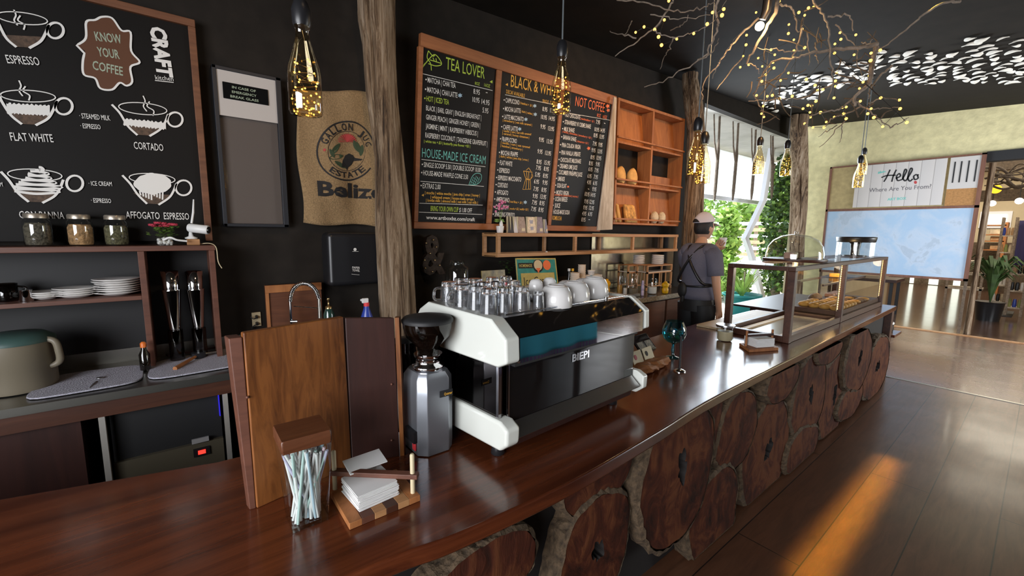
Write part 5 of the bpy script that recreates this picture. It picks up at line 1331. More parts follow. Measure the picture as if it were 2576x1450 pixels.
# cups on the machine
TZ = HC + TRZ + .001
def on(px, py): return P(px, py, z=TZ)
def gone(o, label, cat, grp=None): return tag(o, label, cat, grp)
def glass_cup(p, r, h, label, handle=None, name='glass_tumbler'):
    g = thing(name, label, 'glass', p)
    n = 20; rings = []
    for rr_, z, fac in ((r, 0, 0), (r * .98, .006, 0), (r * .93, h * .35, .05), (r * .86, h * .72, .06), (r * .80, h * .80, 0), (r * .84, h * .86, 0), (r * .80, h * .92, 0), (r * .76, h, 0)):
        rings.append([p + Vector((rr_ * (1 + fac * (1 if i % 2 else -1)) * math.cos(2 * PI * i / n), rr_ * (1 + fac * (1 if i % 2 else -1)) * math.sin(2 * PI * i / n), z)) for i in range(n)])
    inner = [[p + Vector((rr_ * math.cos(2 * PI * i / n), rr_ * math.sin(2 * PI * i / n), z)) for i in range(n)] for rr_, z in ((r * .72, h * .82), (r * .80, h * .7), (r * .88, h * .3), (r * .94, 0))]
    b = MB().loft(rings, caps=False); b.add(rings[-1], [list(range(n))])
    b.loft(inner, caps=False); b.add(inner[0], [list(range(n))[::-1]]); b.loft([inner[-1], rings[0]], caps=False)
    b.build('bowl', M['cup_glass'], g)
    if handle is not None:
        d = Vector((math.cos(handle), math.sin(handle), 0))
        MB().tube(curve([p + d * r * .9 + Vector((0, 0, h * .75)), p + d * (r + .03) + Vector((0, 0, h * .72)), p + d * (r + .034) + Vector((0, 0, h * .3)), p + d * r * .95 + Vector((0, 0, h * .2))], 5), .0055, 8).build('handle', M['cup_glass'], g)
    return g
for px, py, lb_ in ((1197, 783, 'leftmost'), (1230, 792, 'second from the left'), (1268, 788, 'third from the left'), (1312, 784, 'right end')):
    glass_cup(on(px, py), .032, .088, 'upturned fluted tumbler, front row on the machine, ' + lb_)
for px, py, lb_ in ((1216, 770, 'left'), (1252, 768, 'middle'), (1292, 764, 'right')):
    glass_cup(on(px, py), .032, .090, 'upturned fluted tumbler, second row on the machine, ' + lb_)
for px, py, lb_ in ((1238, 752, 'left'), (1272, 748, 'right')):
    glass_cup(on(px, py), .032, .090, 'upturned fluted tumbler, third row on the machine, ' + lb_)
glass_cup(on(1354, 781), .022, .070, 'small upturned shot glass in front of the nearest white cup')
for px, py, a, lb_ in ((1130, 764, 3.3, 'leftmost'), (1163, 775, 3.4, 'nearest the front'), (1160, 750, 2.7, 'behind the leftmost'), (1196, 752, 2.4, 'farthest back')):
    glass_cup(on(px, py), .036, .085, 'upturned clear glass mug with a handle on the machine, ' + lb_, a, 'glass_mug')
def white_cup(p, r, h, label, handle=None):
    c = thing('white_cup', label, 'cup', p)
    MB().lathe([(r * .97, 0), (r, .003), (r * .99, h * .35), (r * .92, h * .65), (r * .74, h * .9), (r * .60, h * .955), (r * .56, h * .96), (r * .55, h), (r * .48, h), (r * .46, h * .97)], p, 32).build('bowl', M['china'], c)
    if handle is not None:
        d = Vector((math.cos(handle), math.sin(handle), 0))
        MB().tube(curve([p + d * r * .8 + Vector((0, 0, h * .75)), p + d * (r + .022) + Vector((0, 0, h * .7)), p + d * (r + .022) + Vector((0, 0, h * .35)), p + d * r * .97 + Vector((0, 0, h * .25))], 5), .005, 8).build('handle', M['china'], c)
    return c
for px, py, h_, lb_ in ((1398, 771, .082, 'nearest'), (1445, 760, .084, 'middle'), (1494, 748, .088, 'farthest')):
    white_cup(on(px, py), .062, h_, 'large upturned white cup on the machine, front row, ' + lb_, 1.2)
for px, py, lb_ in ((1340, 752, 'left end'), (1384, 744, 'second from the left'), (1428, 737, 'third from the left'), (1470, 730, 'right end')):
    white_cup(on(px, py), .054, .056, 'upturned white cup on the machine, back row, ' + lb_)
for px, py, lb_ in ((1348, 731, 'left of the two'), (1382, 726, 'right of the two')):
    p = P(px, py, z=TZ + .0575); 
    white_cup(p, .028, .042, 'small white espresso cup stacked on top of the back row, ' + lb_)
o = MB().lathe([(.008, 0), (.008, .018)], on(1525, 758) + Vector((0, 0, 0)), 10).build('knob', M['chrome']); o.name = 'pressure_valve'; tag(o, 'tiny silver valve on the machine top right of the white cups', 'valve')

# ================================================================== GRINDER
gp = Vector((.646, 1.275, HC)); gr = thing('coffee_grinder', 'silver octagonal coffee grinder with a dark hopper beside the espresso machine', 'grinder', gp)
oct_ = [(-.068, -.045), (-.040, -.072), (.040, -.072), (.068, -.045), (.068, .06), (.045, .085), (-.045, .085), (-.068, .06)]
def oring(k, z, dy=0): return [gp + Vector((x * k, y * k + dy, z)) for x, y in oct_]
MB().loft([oring(.97, .004), oring(.99, .03), oring(1.0, .20), oring(.97, .262), oring(.80, .283)], smooth=False).build('body', M['silver'], gr, bevel=.004)
MB().lathe([(.050, .28), (.054, .292), (.054, .30), (.042, .303), (.042, .325), (.048, .328), (.048, .338)], gp, 28).build('collar', M['chrome'], gr)
MB().lathe([(.034, .335), (.036, .36), (.074, .40), (.082, .43), (.083, .452)], gp, 32, caps=False).build('hopper', M['smoke'], gr)
MB().lathe([(.032, .337), (.034, .358), (.056, .385), (.05, .393)], gp, 24).build('beans', M['beans'], gr)
MB().lathe([(.086, .448), (.087, .456), (.080, .464), (.05, .470), (.0, .474)], gp, 36).build('lid', M['black_matte'], gr)
MB().box(gp.x + .004, gp.x + .052, gp.y - .0745, gp.y - .0722, HC + .200, HC + .222).build('badge', M['black'], gr)
m = MB(); pg = wallp(gp.y - .0748); text2(m, pg, 'Quamar', gp.x + .018, HC + .206, gp.x + .050, HC + .206, .009, bold=.02); m.build('badge_lettering', M['ink_yellow'], gr)
MB().lathe([(.0065, 0), (.0065, .002)], (0, 0, 0), 14).build('badge_ring', M['ink_yellow'], gr).matrix_local = Matrix.Translation((.011, -.0745, .211)) @ Matrix.Rotation(PI / 2, 4, 'X')
MB().box(gp.x - .0735, gp.x - .068, gp.y - .04, gp.y - .018, HC + .02, HC + .045).build('power_switch', M['red'], gr, bevel=.002)
MB().box(gp.x - .08, gp.x - .068, gp.y - .045, gp.y + .02, HC + .05, HC + .09).build('switch_plate', M['black'], gr)
p = Vector((.645, 1.47, HC)); k = thing('milk_pitcher', 'dark shiny pitcher half hidden between the wooden screen and the grinder', 'pitcher', p)
zk = P(1012, 868, y=1.42).z - HC
MB().lathe([(.055, 0), (.058, .02), (.055, zk * .75), (.045, zk * .92), (.048, zk)], p, 24).build('body', M['tinted'], k)
MB().lathe([(.049, zk), (.03, zk + .012), (.01, zk + .015)], p, 20).build('lid', M['black'], k)

# ================================================================== WOODEN SCREEN, STRAW JAR, NAPKIN HOLDER
sc = thing('wooden_screen', 'tall wooden screen of a figured brown board and a dark board on the counter', 'screen', (.25, 1.28, HC))
bl, br_, dr = P(647, 1281, z=HC), P(886, 1172, z=HC), P(1006, 1148, z=HC)
n_ = Vector((br_.y - bl.y, -(br_.x - bl.x), 0)).normalized()
def vert(px, py, a, b):
    """top height of the point of the vertical plane through a and b seen at a pixel"""
    n = Vector(((b - a).y, -(b - a).x, 0)); r = Vector(ray(px, py)); e = Vector(EYE); t = (a - e).dot(n) / r.dot(n); return e + r * t
z1, z2 = vert(612, 838, bl, br_).z, vert(865, 797, bl, br_).z
up = Vector((0, 0, 1)); bk = Vector((br_.x - bl.x, br_.y - bl.y, 0)).normalized(); bk = Vector((-bk.y, bk.x, 0)) * .022
tl_ = vert(612, 838, bl, br_); tr_ = vert(865, 797, bl, br_)
MB().hexa([bl, br_, br_ + bk, bl + bk], [tl_, tr_, tr_ + bk, tl_ + bk]).build('main_board', M['board_wood'], sc, bevel=.004)
b2 = br_ + (dr - br_).normalized() * .001; d3 = vert(992, 800, b2, dr); d0 = vert(868, 800, b2, dr)
MB().hexa([b2, dr, dr + bk * .9, b2 + bk * .9], [d0, d3, d3 + bk * .9, d0 + bk * .9]).build('dark_board', M['dark_board'], sc, bevel=.003)
e0 = dr + Vector((.001, 0, 0)); ee = Vector((.014, .02, 0))
MB().hexa([e0, e0 + Vector((.012, -.006, 0)), e0 + ee + Vector((.012, -.006, 0)), e0 + ee], [d3 + Vector((.001, 0, 0)), d3 + Vector((.013, -.006, 0)), d3 + ee + Vector((.013, -.006, 0)), d3 + ee]).build('edge_strip', M['board_wood'], sc)
ln = Vector((-.02, .05, 0)); 
sb = bl + Vector((-.001, .004, 0)); st = tl_ + Vector((-.002, .004, 0))
MB().hexa([sb + Vector((-.016, .002, 0)), sb, sb + Vector((-.004, .03, 0)), sb + Vector((-.02, .03, 0))], [st + Vector((-.030, .004, -.012)), st + Vector((0, 0, -.012)), st + Vector((-.006, .05, -.012)), st + Vector((-.036, .05, -.012))]).build('side_board', M['shelf_wood'], sc, bevel=.003)
m = MB()
for px, py in ((622, 1000), (985, 967), (985, 1108)):
    q = vert(px, py, bl, br_) if px < 900 else vert(px, py, b2, dr); m = MB().ball(q - bk * .05, .004); m.build('screw_plug', M['shelf_wood'], sc)

jb = Vector((.215, 1.128, HC)); sj = thing('stirrer_jar', 'square glass jar of wooden lidded paper stirrers on the front of the counter', 'jar', jb)
rb, rt, hj = .043, .056, P(770, 1118, y=1.10).z - HC
MB().lathe([(rb * 1.414, .001), (rb * 1.43, .01), (rt * 1.414, hj)], jb, 4, smooth=False, caps=False, rot=PI / 4).build('glass', M['green_glass'], sj, bevel=.004)
MB().lathe([(rb * 1.38, .001), (rb * 1.38, .012)], jb, 4, smooth=False, rot=PI / 4).build('glass_base', M['green_glass'], sj, bevel=.003)
MB().lathe([(rt * 1.40, hj), (rt * 1.46, hj + .005), (rt * 1.46, hj + .030), (rt * 1.40, hj + .034)], jb, 4, smooth=False, rot=PI / 4).build('wooden_lid', wood('jar_lid_wood', (.085, .027, .012), (.15, .055, .024), .35, 0, 14, 8), sj, bevel=.006)
r = random.Random(21); cols = [M['paper']] * 6 + [plain('pale_pink_straw', (.66, .48, .52), .7), plain('pale_blue_straw', (.45, .58, .66), .7), plain('pale_lilac_straw', (.55, .52, .68), .7), plain('pale_aqua_straw', (.5, .66, .62), .7)]
for i in range(64):
    a = jb + Vector((r.uniform(-.034, .034), r.uniform(-.034, .034), .014)); b_ = jb + Vector((r.uniform(-.047, .047), r.uniform(-.047, .047), hj * r.uniform(.86, .97)))
    if i % 7 == 0: b_.x = jb.x - (a.x - jb.x) * 1.3
    lbl = 'paper stirrers standing in the square glass jar'
    tag(MB().tube([a, b_], .0038, 6).build('paper_stirrer', cols[i % len(cols)]), lbl, 'stirrer', lbl)

nh = thing('napkin_holder', 'striped wooden napkin holder with two pale pegs and a bar at the counter edge', 'napkin holder', (.39, 1.09, HC))
x0, x1, y0, y1 = .288, .482, 1.012, 1.178
cols = [M['bread_wood'], M['shelf_wood'], M['ledge_wood'], M['walnut'], M['ledge_wood'], M['bread_wood']]
for i in range(6):
    a = x0 + (x1 - x0) * i / 6; b_ = x0 + (x1 - x0) * (i + 1) / 6
    MB().box(a, b_, y0, y1, HC + .001, HC + .019).build('base_strip', cols[i], nh, bevel=.0015)
zb = HC + .019
g0 = P(834, 1232, z=zb); g1 = P(1049, 1246, z=zb)
pegs = ((x0 + .014, g0.y - .004), (x1 - .012, y0 + .022))
zp = P(1048, 1153, x=pegs[1][0]).z
for x, y in pegs: MB().lathe([(.0065, zb - HC), (.0065, zp - HC - .004), (.004, zp - HC)], (x, y, HC), 12).build('peg', M['cream'], nh)
zr_ = P(945, 1190, y=(pegs[0][1] + pegs[1][1]) / 2).z
d = (Vector((*pegs[1], 0)) - Vector((*pegs[0], 0))); d.normalize()
a = Vector((*pegs[0], zr_)) - d * .012; b_ = Vector((*pegs[1], zr_)) + d * .016
MB().bar(a, b_, .022, .014).build('press_bar', M['shelf_wood'], nh, bevel=.002)
r = random.Random(5)
npk = Vector(((x0 + x1) / 2 - .012, (y0 + y1) / 2 + .004, 0))
nn = 18; hz = zr_ - .008 - zb
lbl = 'folded white paper napkins stacked under the bar of the striped holder'
for i in range(nn):
    z = zb + .001 + i * hz / nn; w_, dp = .056, .058; ox, oy, ra = r.uniform(-.003, .003), r.uniform(-.003, .003), r.uniform(-.03, .03) + .06
    M4 = Matrix.Translation((npk.x + ox, npk.y + oy, z)) @ Matrix.Rotation(ra, 4, 'Z')
    o = MB(M4).box(-w_, w_, -dp, dp, 0, hz / nn * .82).build('paper_napkin', M['paper'], bevel=.0006, seg=1); tag(o, lbl, 'napkin', lbl)
M4 = Matrix.Translation((npk.x + .012, npk.y + .05, zr_ + .004)) @ Matrix.Rotation(.05, 4, 'Z') @ Matrix.Rotation(.25, 4, 'X')
o = MB(M4).box(-.055, .055, -.012, .05, 0, .004).build('paper_napkin', M['paper'], bevel=.001, seg=1); tag(o, 'loose white napkin sticking up behind the bar of the striped holder', 'napkin')

# ================================================================== SMALL THINGS BEYOND THE MACHINE
lg = thing('log_card_holder', 'rough halved log holding business cards beside the espresso machine', 'card holder', (2.06, 1.33, HC))
a, b_ = P(1600, 935, z=HC + .03), P(1672, 905, z=HC + .03); rings = []; r = random.Random(3)
for i in range(11):
    c = a.lerp(b_, i / 10); t_ = (b_ - a).normalized(); s_ = Vector((-t_.y, t_.x, 0))
    k_ = .95 + r.uniform(-.12, .12) if 0 < i < 10 else .8
    rings.append([c + (s_ * math.cos(2 * PI * j / 14) * .042 + Vector((0, 0, .030)) * math.sin(2 * PI * j / 14)) * k_ * (1 + r.uniform(-.22, .22)) for j in range(14)])
MB().loft(rings, smooth=False).build('log', M['bread_wood'], lg)
t_ = (b_ - a).normalized()
for i, f in enumerate((.05, .42)):
    c = a.lerp(b_, f) + Vector((0, .02, .024)); o = MB().hexa([c, c + t_ * .10, c + t_ * .10 + Vector((0, .003, 0)), c + Vector((0, .003, 0))], [c + Vector((.0, .03, .062)), c + t_ * .10 + Vector((.0, .03, .062)), c + t_ * .10 + Vector((0, .033, .062)), c + Vector((0, .033, .062))])
    cd = thing('business_card', ('white business card in the log holder, the one nearer the machine', 'white business card in the log holder, the one nearer the blue goblet')[i], 'card', c)
    o.build('card', M['cream'], cd); mid = c + t_ * .03 + Vector((0, .0145, .034))
    MB(Matrix.Translation(mid) @ Matrix.Rotation(1.15, 4, 'X')).lathe([(.011, 0), (.011, .0012)], (0, 0, 0), 16, sy=1.3).build('round_mark', M['crimson' if i == 0 else 'ink_black'], cd)
q0, q1 = P(1612, 893, z=HC + .003), P(1668, 885, z=HC + .003); q0, q1 = Vector((2.25, 1.52, HC)), Vector((2.44, 1.53, HC))
bt = thing('black_menu_stand', 'black tilted menu stand with pale printed panels behind the blue goblet', 'stand', q0)
hz = P(1632, 832, y=1.62).z - HC
up_ = Vector((-.04, .06, hz))
wv = q1 - q0
MB().hexa([q0, q1, q1 + Vector((0, .012, 0)), q0 + Vector((0, .012, 0))], [q0 + up_, q1 + up_, q1 + up_ + Vector((0, .012, 0)), q0 + up_ + Vector((0, .012, 0))]).build('board', M['black_gloss'], bt, bevel=.004)
for f0, f1 in ((.10, .46), (.56, .92)):
    A0 = q0 + wv * f0 + up_ * .10 - Vector((0, .002, 0)); A1 = q0 + wv * f1 + up_ * .10 - Vector((0, .002, 0))
    MB().hexa([A0, A1, A1 + Vector((0, .002, 0)), A0 + Vector((0, .002, 0))], [A0 + up_ * .5, A1 + up_ * .5, A1 + up_ * .5 + Vector((0, .002, 0)), A0 + up_ * .5 + Vector((0, .002, 0))]).build('printed_panel', plain('speckled_print', (.16, .15, .12), .5, var=.9, vscale=70), bt)
gp_ = P(1692, 900, z=HC); gb = thing('blue_goblet', 'large teal blue glass goblet on the counter before the pastry case', 'goblet', gp_)
hg = P(1695, 808, x=gp_.x).z - HC
MB().lathe([(.040, .001), (.038, .005), (.010, .012), (.008, .03), (.011, .05), (.008, .075), (.012, .09), (.04, .10), (.062, .125), (.070, .155), (.068, .185), (.058, hg - .02), (.050, hg)], gp_, 32, caps=False).build('bowl', M['teal_glass'], gb)
r = random.Random(8)
for i in range(16):
    q = gp_ + Vector((r.uniform(-.03, .03), r.uniform(-.03, .03), r.uniform(.125, .175)))
    MB().ball(q, .013, n=8, m=5).build('glass_bead', (M['clear_jar'], M['teal_glass'], M['leaf_dark'])[i % 3], gb)
sp = P(1709, 935, z=HC); s = thing('card_stand', 'thin black rod standing on a small silver base in front of the blue goblet', 'stand', sp)
MB().lathe([(.032, 0), (.033, .004), (.020, .012), (.006, .016)], sp, 24).build('base', M['chrome'], s)
zt_ = P(1706, 845, x=sp.x).z
MB().tube([sp + Vector((0, 0, .012)), (sp.x - .004, sp.y, zt_)], .006, 10).build('rod', M['black'], s)

# ================================================================== PASTRY CASE ON THE COUNTER
x0, x1, y0, y1 = 3.29, 5.96, 1.045, 1.50
xm = 4.47; zc = HC + .001; zT = 1.385; w = .045
pc = thing('pastry_case', 'long glass pastry case with a dark wooden frame on the far end of the counter', 'display case', ((x0 + x1) / 2, (y0 + y1) / 2, HC))
def pb(n, *a, mat='walnut'): return MB().box(*a).build(n, M[mat], pc, bevel=.003)
for x, y in ((x0, y0), (x0, y1 - w), (x1 - w, y0), (x1 - w, y1 - w), (xm, y0), (xm, y1 - w)): pb('post', x, x + w, y, y + w, zc, zT - .03)
for y in (y0, y1 - w):
    pb('top_rail', x0, x1, y, y + w, zT - .03, zT)
    pb('bottom_rail', x0 + w, x1 - w, y + .005, y + w - .005, zc, zc + .05)
for x in (x0, x1 - w, xm):
    pb('cross_rail', x, x + w, y0 + w, y1 - w, zT - .03, zT); pb('cross_rail', x, x + w, y0 + w, y1 - w, zc, zc + .045)
gz0, gz1 = zc + .05, zT - .03
def pane(*a): MB().box(*a).build('glass_pane', M['clear'], pc)
pane(x0 + w, xm, y0 + .018, y0 + .024, gz0, gz1); pane(xm + w, x1 - w, y0 + .018, y0 + .024, gz0, gz1)
pane(x0 + .018, x0 + .024, y0 + w, y1 - w, gz0, gz1); pane(xm + .018, xm + .024, y0 + w, y1 - w, gz0, gz1); pane(x1 - .024, x1 - .018, y0 + w, y1 - w, gz0, gz1)
pane(xm + w, x1 - w, y1 - .024, y1 - .018, gz0, gz1)
pane(x0 + .01, x1 - .01, y0 + .01, y1 - .01, zT, zT + .006)
pb('raised_floor', xm + w, x1 - w, y0 + .03, y1 - .03, zc + .05, zc + .09)
pb('shelf_rail', xm + w, x1 - w, y1 - .05, y1 - .03, 1.15, 1.17); pb('shelf_rail', xm + w, x1 - w, y0 + .16, y0 + .175, 1.15, 1.168)
MB().box(xm + w, x1 - w, y0 + .16, y1 - .03, 1.17, 1.176).build('glass_shelf', M['clear'], pc)
b = MB()
def led(x, y):
    t_ = MB().box(x - .006, x + .006, y - .003, y + .003, zc + .1, zT - .04).build('led_strip', M['cream'], pc)
    m = MB()
    for i in range(22): z = zc + .115 + i * .019; m.box(x - .005, x + .005, y - .005, y - .002, z, z + .011)
    m.build('led_light', M['led_warm'], t_)
led(xm - .012, y0 + .034); led(x1 - w - .012, y0 + .034); led(xm + w + .012, y1 - .04)
lamp('pastry_case_light', 'POINT', (3.85, 1.25, 1.33), (3.85, 1.25, 0), 4.0, (1.0, .86, .66), shadow_soft_size=.06)  # extra point light added to brighten the near bay
lamp('pastry_case_light', 'POINT', (5.2, 1.25, 1.30), (5.2, 1.25, 0), 6.0, (1.0, .66, .3), shadow_soft_size=.06)

def onfloor(px, py): return P(px, py, z=zc + .092)
# pastries: rows of golden buns, a brown loaf and pink glazed pieces
r = random.Random(14); n = 0
for row in range(4):
    for c in range(6):
        if row == 3 and c > 3: continue
        x = xm + .12 + c * .095 + row * .01; y = y0 + .075 + row * .085
        lb_ = 'golden buns in rows near the middle post of the pastry case'
        tag(MB().lathe([(.035, 0), (.046, .012), (.044, .028), (.03, .040), (.0, .044)], (x, y, zc + .0905), 18).build('pastry_bun', M['bun']), lb_, 'pastry', lb_)
for row in range(3):
    for c in range(4):
        x = xm + .80 + c * .105; y = y0 + .09 + row * .10
        lb_ = 'flat brown topped pastries at the far end of the pastry case'
        tag(MB().lathe([(.034, 0), (.046, .008), (.045, .02), (.02, .028), (0, .029)], (x, y, zc + .0905), 18).build('pastry_bun', M['bun_dark' if (row + c) % 3 else 'bun']), lb_, 'pastry', lb_)
p = onfloor(2075, 762); p = Vector((5.03, 1.405, zc + .0905))
b = MB(); rings = []
for i in range(9):
    s = -1 + i / 4; k_ = math.sqrt(max(.03, 1 - abs(s) ** 2.5))
    rings.append([p + Vector((.13 * s, .05 * k_ * math.cos(2 * PI * j / 14), .085 * k_ * max(0, .42 + .58 * math.sin(2 * PI * j / 14)))) for j in range(14)])
tag(MB().loft(rings).build('bread_loaf', M['bun_dark']), 'dark seeded loaf at the back of the pastry case', 'bread')
for i in range(4):
    lb_ = 'pink glazed pastry slabs at the back of the far pastry case bay'
    xx = xm + 1.06 + .085 * i
    tag(MB().box(xx - .038, xx + .038, 1.37, 1.455, zc + .0905, zc + .13 + .004 * (i % 2)).build('pink_pastry', M['bun_pink'], bevel=.010), lb_, 'pastry', lb_)
lb_ = 'yellow cake slice on the glass shelf of the pastry case'
tag(MB().box(5.30, 5.42, 1.28, 1.38, 1.177, 1.215).build('cake_slice', M['bun'], bevel=.006), lb_, 'cake')

# empty wooden tray frame in the near bay
tr_ = thing('wooden_tray', 'pale wooden tray with a glass base inside the near bay of the pastry case', 'tray', (3.8, 1.3, zc))
a, b_ = 3.36, 4.42; c, d = 1.11, 1.44
for q in ((a, b_, c, c + .05), (a, b_, d - .05, d), (a, a + .05, c + .05, d - .05), (b_ - .05, b_, c + .05, d - .05)):
    MB().box(*q, zc + .002, zc + .022).build('frame_rail', M['pale_wood'], tr_, bevel=.003)
MB().box(a + .05, b_ - .05, c + .05, d - .05, zc + .006, zc + .010).build('glass_base', plain('frosted_tray_glass', (.35, .33, .30), .15), tr_)
tg = MB().box(3.30, 4.45, 1.53, 1.72, zc, zc + .018).build('wooden_board', M['pale_wood'], bevel=.003); tag(tg, 'pale wooden board on the counter behind the pastry case', 'board')
fl = MB().box(4.60, 6.10, 1.55, 2.02, HC + .002, HC + .022).build('dark_flap', M['dark_board'], bevel=.003); tag(fl, 'dark flat wooden flap behind the far half of the pastry case', 'flap')
fs = MB().box(4.7, 6.0, 1.84, 1.88, 0, HC + .001).build('flap_support', M['dark_board'], fl)
fs.location = (0, 0, 0)

# glass dome with cake on the case
gt = zT + .0065
dp = Vector((4.02, 1.30, gt)); k = thing('cake_dome', 'round wooden cake board with a clear glass dome on top of the pastry case', 'cake dome', dp)
hb = .02; R_ = .205
MB().lathe([(R_ + .02, 0), (R_ + .025, .006), (R_ + .022, hb)], dp, 40).build('board', M['walnut'], k)
MB().lathe([(R_, hb + .001), (R_, hb + .04), (R_ * .94, hb + .10), (R_ * .78, hb + .15), (R_ * .5, hb + .185), (R_ * .2, hb + .198), (.012, hb + .20)], dp, 40, caps=False).build('dome', M['clear_jar'], k)
MB().lathe([(.010, hb + .199), (.016, hb + .212), (.010, hb + .224), (0, hb + .226)], dp, 16).build('dome_knob', M['clear_jar'], k)
for i, dx in enumerate((-.10, -.02, .05)):
    tag(MB().box(dp.x + dx * 1.2 - .022, dp.x + dx * 1.2 + .022, dp.y - .03, dp.y + .03, gt + hb + .001, gt + hb + .052).build('cake_piece', M[('bun_pink', 'cream', 'bun_dark')[i]], bevel=.006), ('pink piece of cake under the glass dome', 'pale piece of cake under the glass dome', 'brown piece of cake under the glass dome')[i], 'cake')
# black topped glass stand at the far end
sp = Vector((5.66, 1.27, gt)); k = thing('cake_stand', 'black cake stand under a tall clear cylinder at the far end of the pastry case', 'cake stand', sp)
hz = P(2168, 597, x=sp.x).z - gt; rr_ = .165
MB().lathe([(rr_ * .96, hz - .055), (rr_, hz - .05), (rr_ * 1.04, hz - .014), (rr_ * 1.04, hz), (rr_ * .9, hz + .003)], sp, 40).build('top_plate', M['black'], k)
for s in (-1, 1): MB().tube(curve([sp + Vector((s * .036, 0, 0)), sp + Vector((s * .040, 0, hz * .5)), sp + Vector((s * .055, 0, hz - .05))], 5), [.032] * 5 + [.036] * 5 + [.045], 12).build('leg', M['black'], k)
MB().lathe([(.10, .0), (.10, .008)], sp, 30).build('base', M['black'], k)
MB().lathe([(rr_ * .99, .001), (rr_ * .99, hz - .055)], sp, 36, caps=False).build('glass_cylinder', M['clear_jar'], k)

# second napkin holder and the covered tumbler before the case
nb = thing('napkin_holder', 'small wooden napkin holder with a dark bar before the near post of the pastry case', 'napkin holder', (3.0, 1.06, HC))
q = [P(1868, 862, z=HC), P(1948, 882, z=HC), P(1980, 862, z=HC), P(1890, 846, z=HC)]
q = [Vector((2.83, 1.115, HC + .001)), Vector((3.04, 1.02, HC + .001)), Vector((3.16, 1.13, HC + .001)), Vector((2.95, 1.23, HC + .001))]
MB().prism(q, (0, 0, .02)).build('base', M['bread_wood'], nb, bevel=.002)
pg_ = [q[0].lerp(q[3], .5).lerp(q[1].lerp(q[2], .5), f) for f in (.06, .94)]
for g in pg_: MB().lathe([(.007, .02), (.007, .125)], Vector((g.x, g.y, HC)), 10).build('peg', M['bread_wood'], nb)
MB().bar(pg_[0] + Vector((0, 0, .092)), pg_[1] + Vector((0, 0, .092)), .026, .016).build('press_bar', M['dark_board'], nb, bevel=.002)
c = (q[0] + q[1] + q[2] + q[3]) / 4
lb_ = 'white napkins in the small holder beside the pastry case'
ax = (q[1] - q[0]).normalized(); an = math.atan2(ax.y, ax.x)
for i in range(10):
    M4 = Matrix.Translation((c.x, c.y, HC + .0225 + i * .0056)) @ Matrix.Rotation(an + .05 * math.sin(i), 4, 'Z')
    tag(MB(M4).box(-.07, .07, -.055, .055, 0, .005).build('paper_napkin', M['paper'], bevel=.001, seg=1), lb_, 'napkin', lb_)
p = Vector((3.02, 1.36, HC + .001)); k = thing('lidded_tumbler', 'short glass tumbler with a flat shiny lid before the pastry case', 'tumbler', p)
MB().lathe([(.05, 0), (.056, .01), (.056, .10)], p, 24, caps=False).build('glass', M['clear_jar'], k)
MB().lathe([(.045, .004), (.05, .012), (.05, .07)], p, 20).build('contents', M['cream'], k)
MB().lathe([(.062, .10), (.064, .105), (.062, .116)], p, 28).build('lid', M['steel'], k)

# ================================================================== THE PERSON BEHIND THE COUNTER
pp = Vector((4.02, 2.11, 0)); hd = math.radians(-10)
pe = thing('person', 'person in a pale cap, slate T-shirt and black apron seen from behind', 'person', pp, hd)
# local frame: x = the way the person faces, y = left, z = up; floor at 0
HT = P(1762, 536, x=pp.x).z
k_ = (HT - .015) / 1.76
def V(x, y, z): return (x * k_, y * k_ * .86, z * k_)
def C(*a): return [(V(*p), r * k_ if not hasattr(r, '__len__') else tuple(c * k_ for c in r)) for p, r in a]
pelvis = ((0, 0, .96), .13)
body = [C(pelvis, ((0, 0, 1.10), .12), ((.0, 0, 1.24), .125), ((-.01, 0, 1.36), .12), ((0, 0, 1.46), .075), ((.012, 0, 1.50), .052), ((.02, 0, 1.56), .050)),
        C(((-.01, 0, 1.36), .12), ((-.01, -.15, 1.41), .058), ((-.02, -.20, 1.38), .052), ((-.03, -.235, 1.24), .044), ((-.02, -.25, 1.10), .038), ((.02, -.25, .96), .032), ((.05, -.245, .86), .026), ((.06, -.24, .82), .028)),
        C(((-.01, 0, 1.36), .12), ((-.01, .15, 1.41), .058), ((.0, .20, 1.37), .052), ((.09, .22, 1.24), .044), ((.17, .19, 1.17), .038), ((.24, .10, 1.30), .032), ((.27, .04, 1.40), .026), ((.275, .02, 1.435), .028)),
        C(pelvis, ((0, -.09, .90), .095), ((.0, -.10, .70), .078), ((.01, -.10, .50), .056), ((-.01, -.10, .30), .052), ((-.02, -.10, .10), .036), ((-.01, -.10, .05), .036), ((.08, -.105, .035), .035), ((.15, -.11, .03), .028)),
        C(pelvis, ((0, .09, .90), .095), ((.0, .10, .70), .078), ((.01, .10, .50), .056), ((-.01, .10, .30), .052), ((-.02, .10, .10), .036), ((-.01, .10, .05), .036), ((.08, .105, .035), .035), ((.15, .11, .03), .028))]
def hand(base, d, side, spread):
    """palm chain end with four fingers and a thumb"""
    out = []; b = Vector(base); d = Vector(d).normalized(); s = Vector(side).normalized(); n = d.cross(s)
    for i, (o_, L) in enumerate(((-.030, .060), (-.010, .070), (.010, .067), (.028, .052))):
        r0 = b + s * o_ * .8; r1 = r0 + d * .045 + s * o_ * .3
        out.append(C((tuple(base), .028), (tuple(b + d * .03 + s * o_), .014), (tuple(r1), .0095), (tuple(r1 + d * L * .45 + n * spread * .012), .0085), (tuple(r1 + d * L * .8 + n * spread * .035), .007)))
    t0 = b + s * -.03
    out.append(C((tuple(base), .028), (tuple(t0 + d * .005), .013), (tuple(t0 + d * .03 + s * -.022 + n * spread * .012), .010), (tuple(t0 + d * .055 + s * -.026 + n * spread * .025), .008)))
    return out
body += hand((.06, -.24, .82), (.18, .02, -1), (1, 0, 0.2), 1)
body += hand((.275, .02, 1.435), (.15, -.35, .8), (-.6, .5, .4), 1)
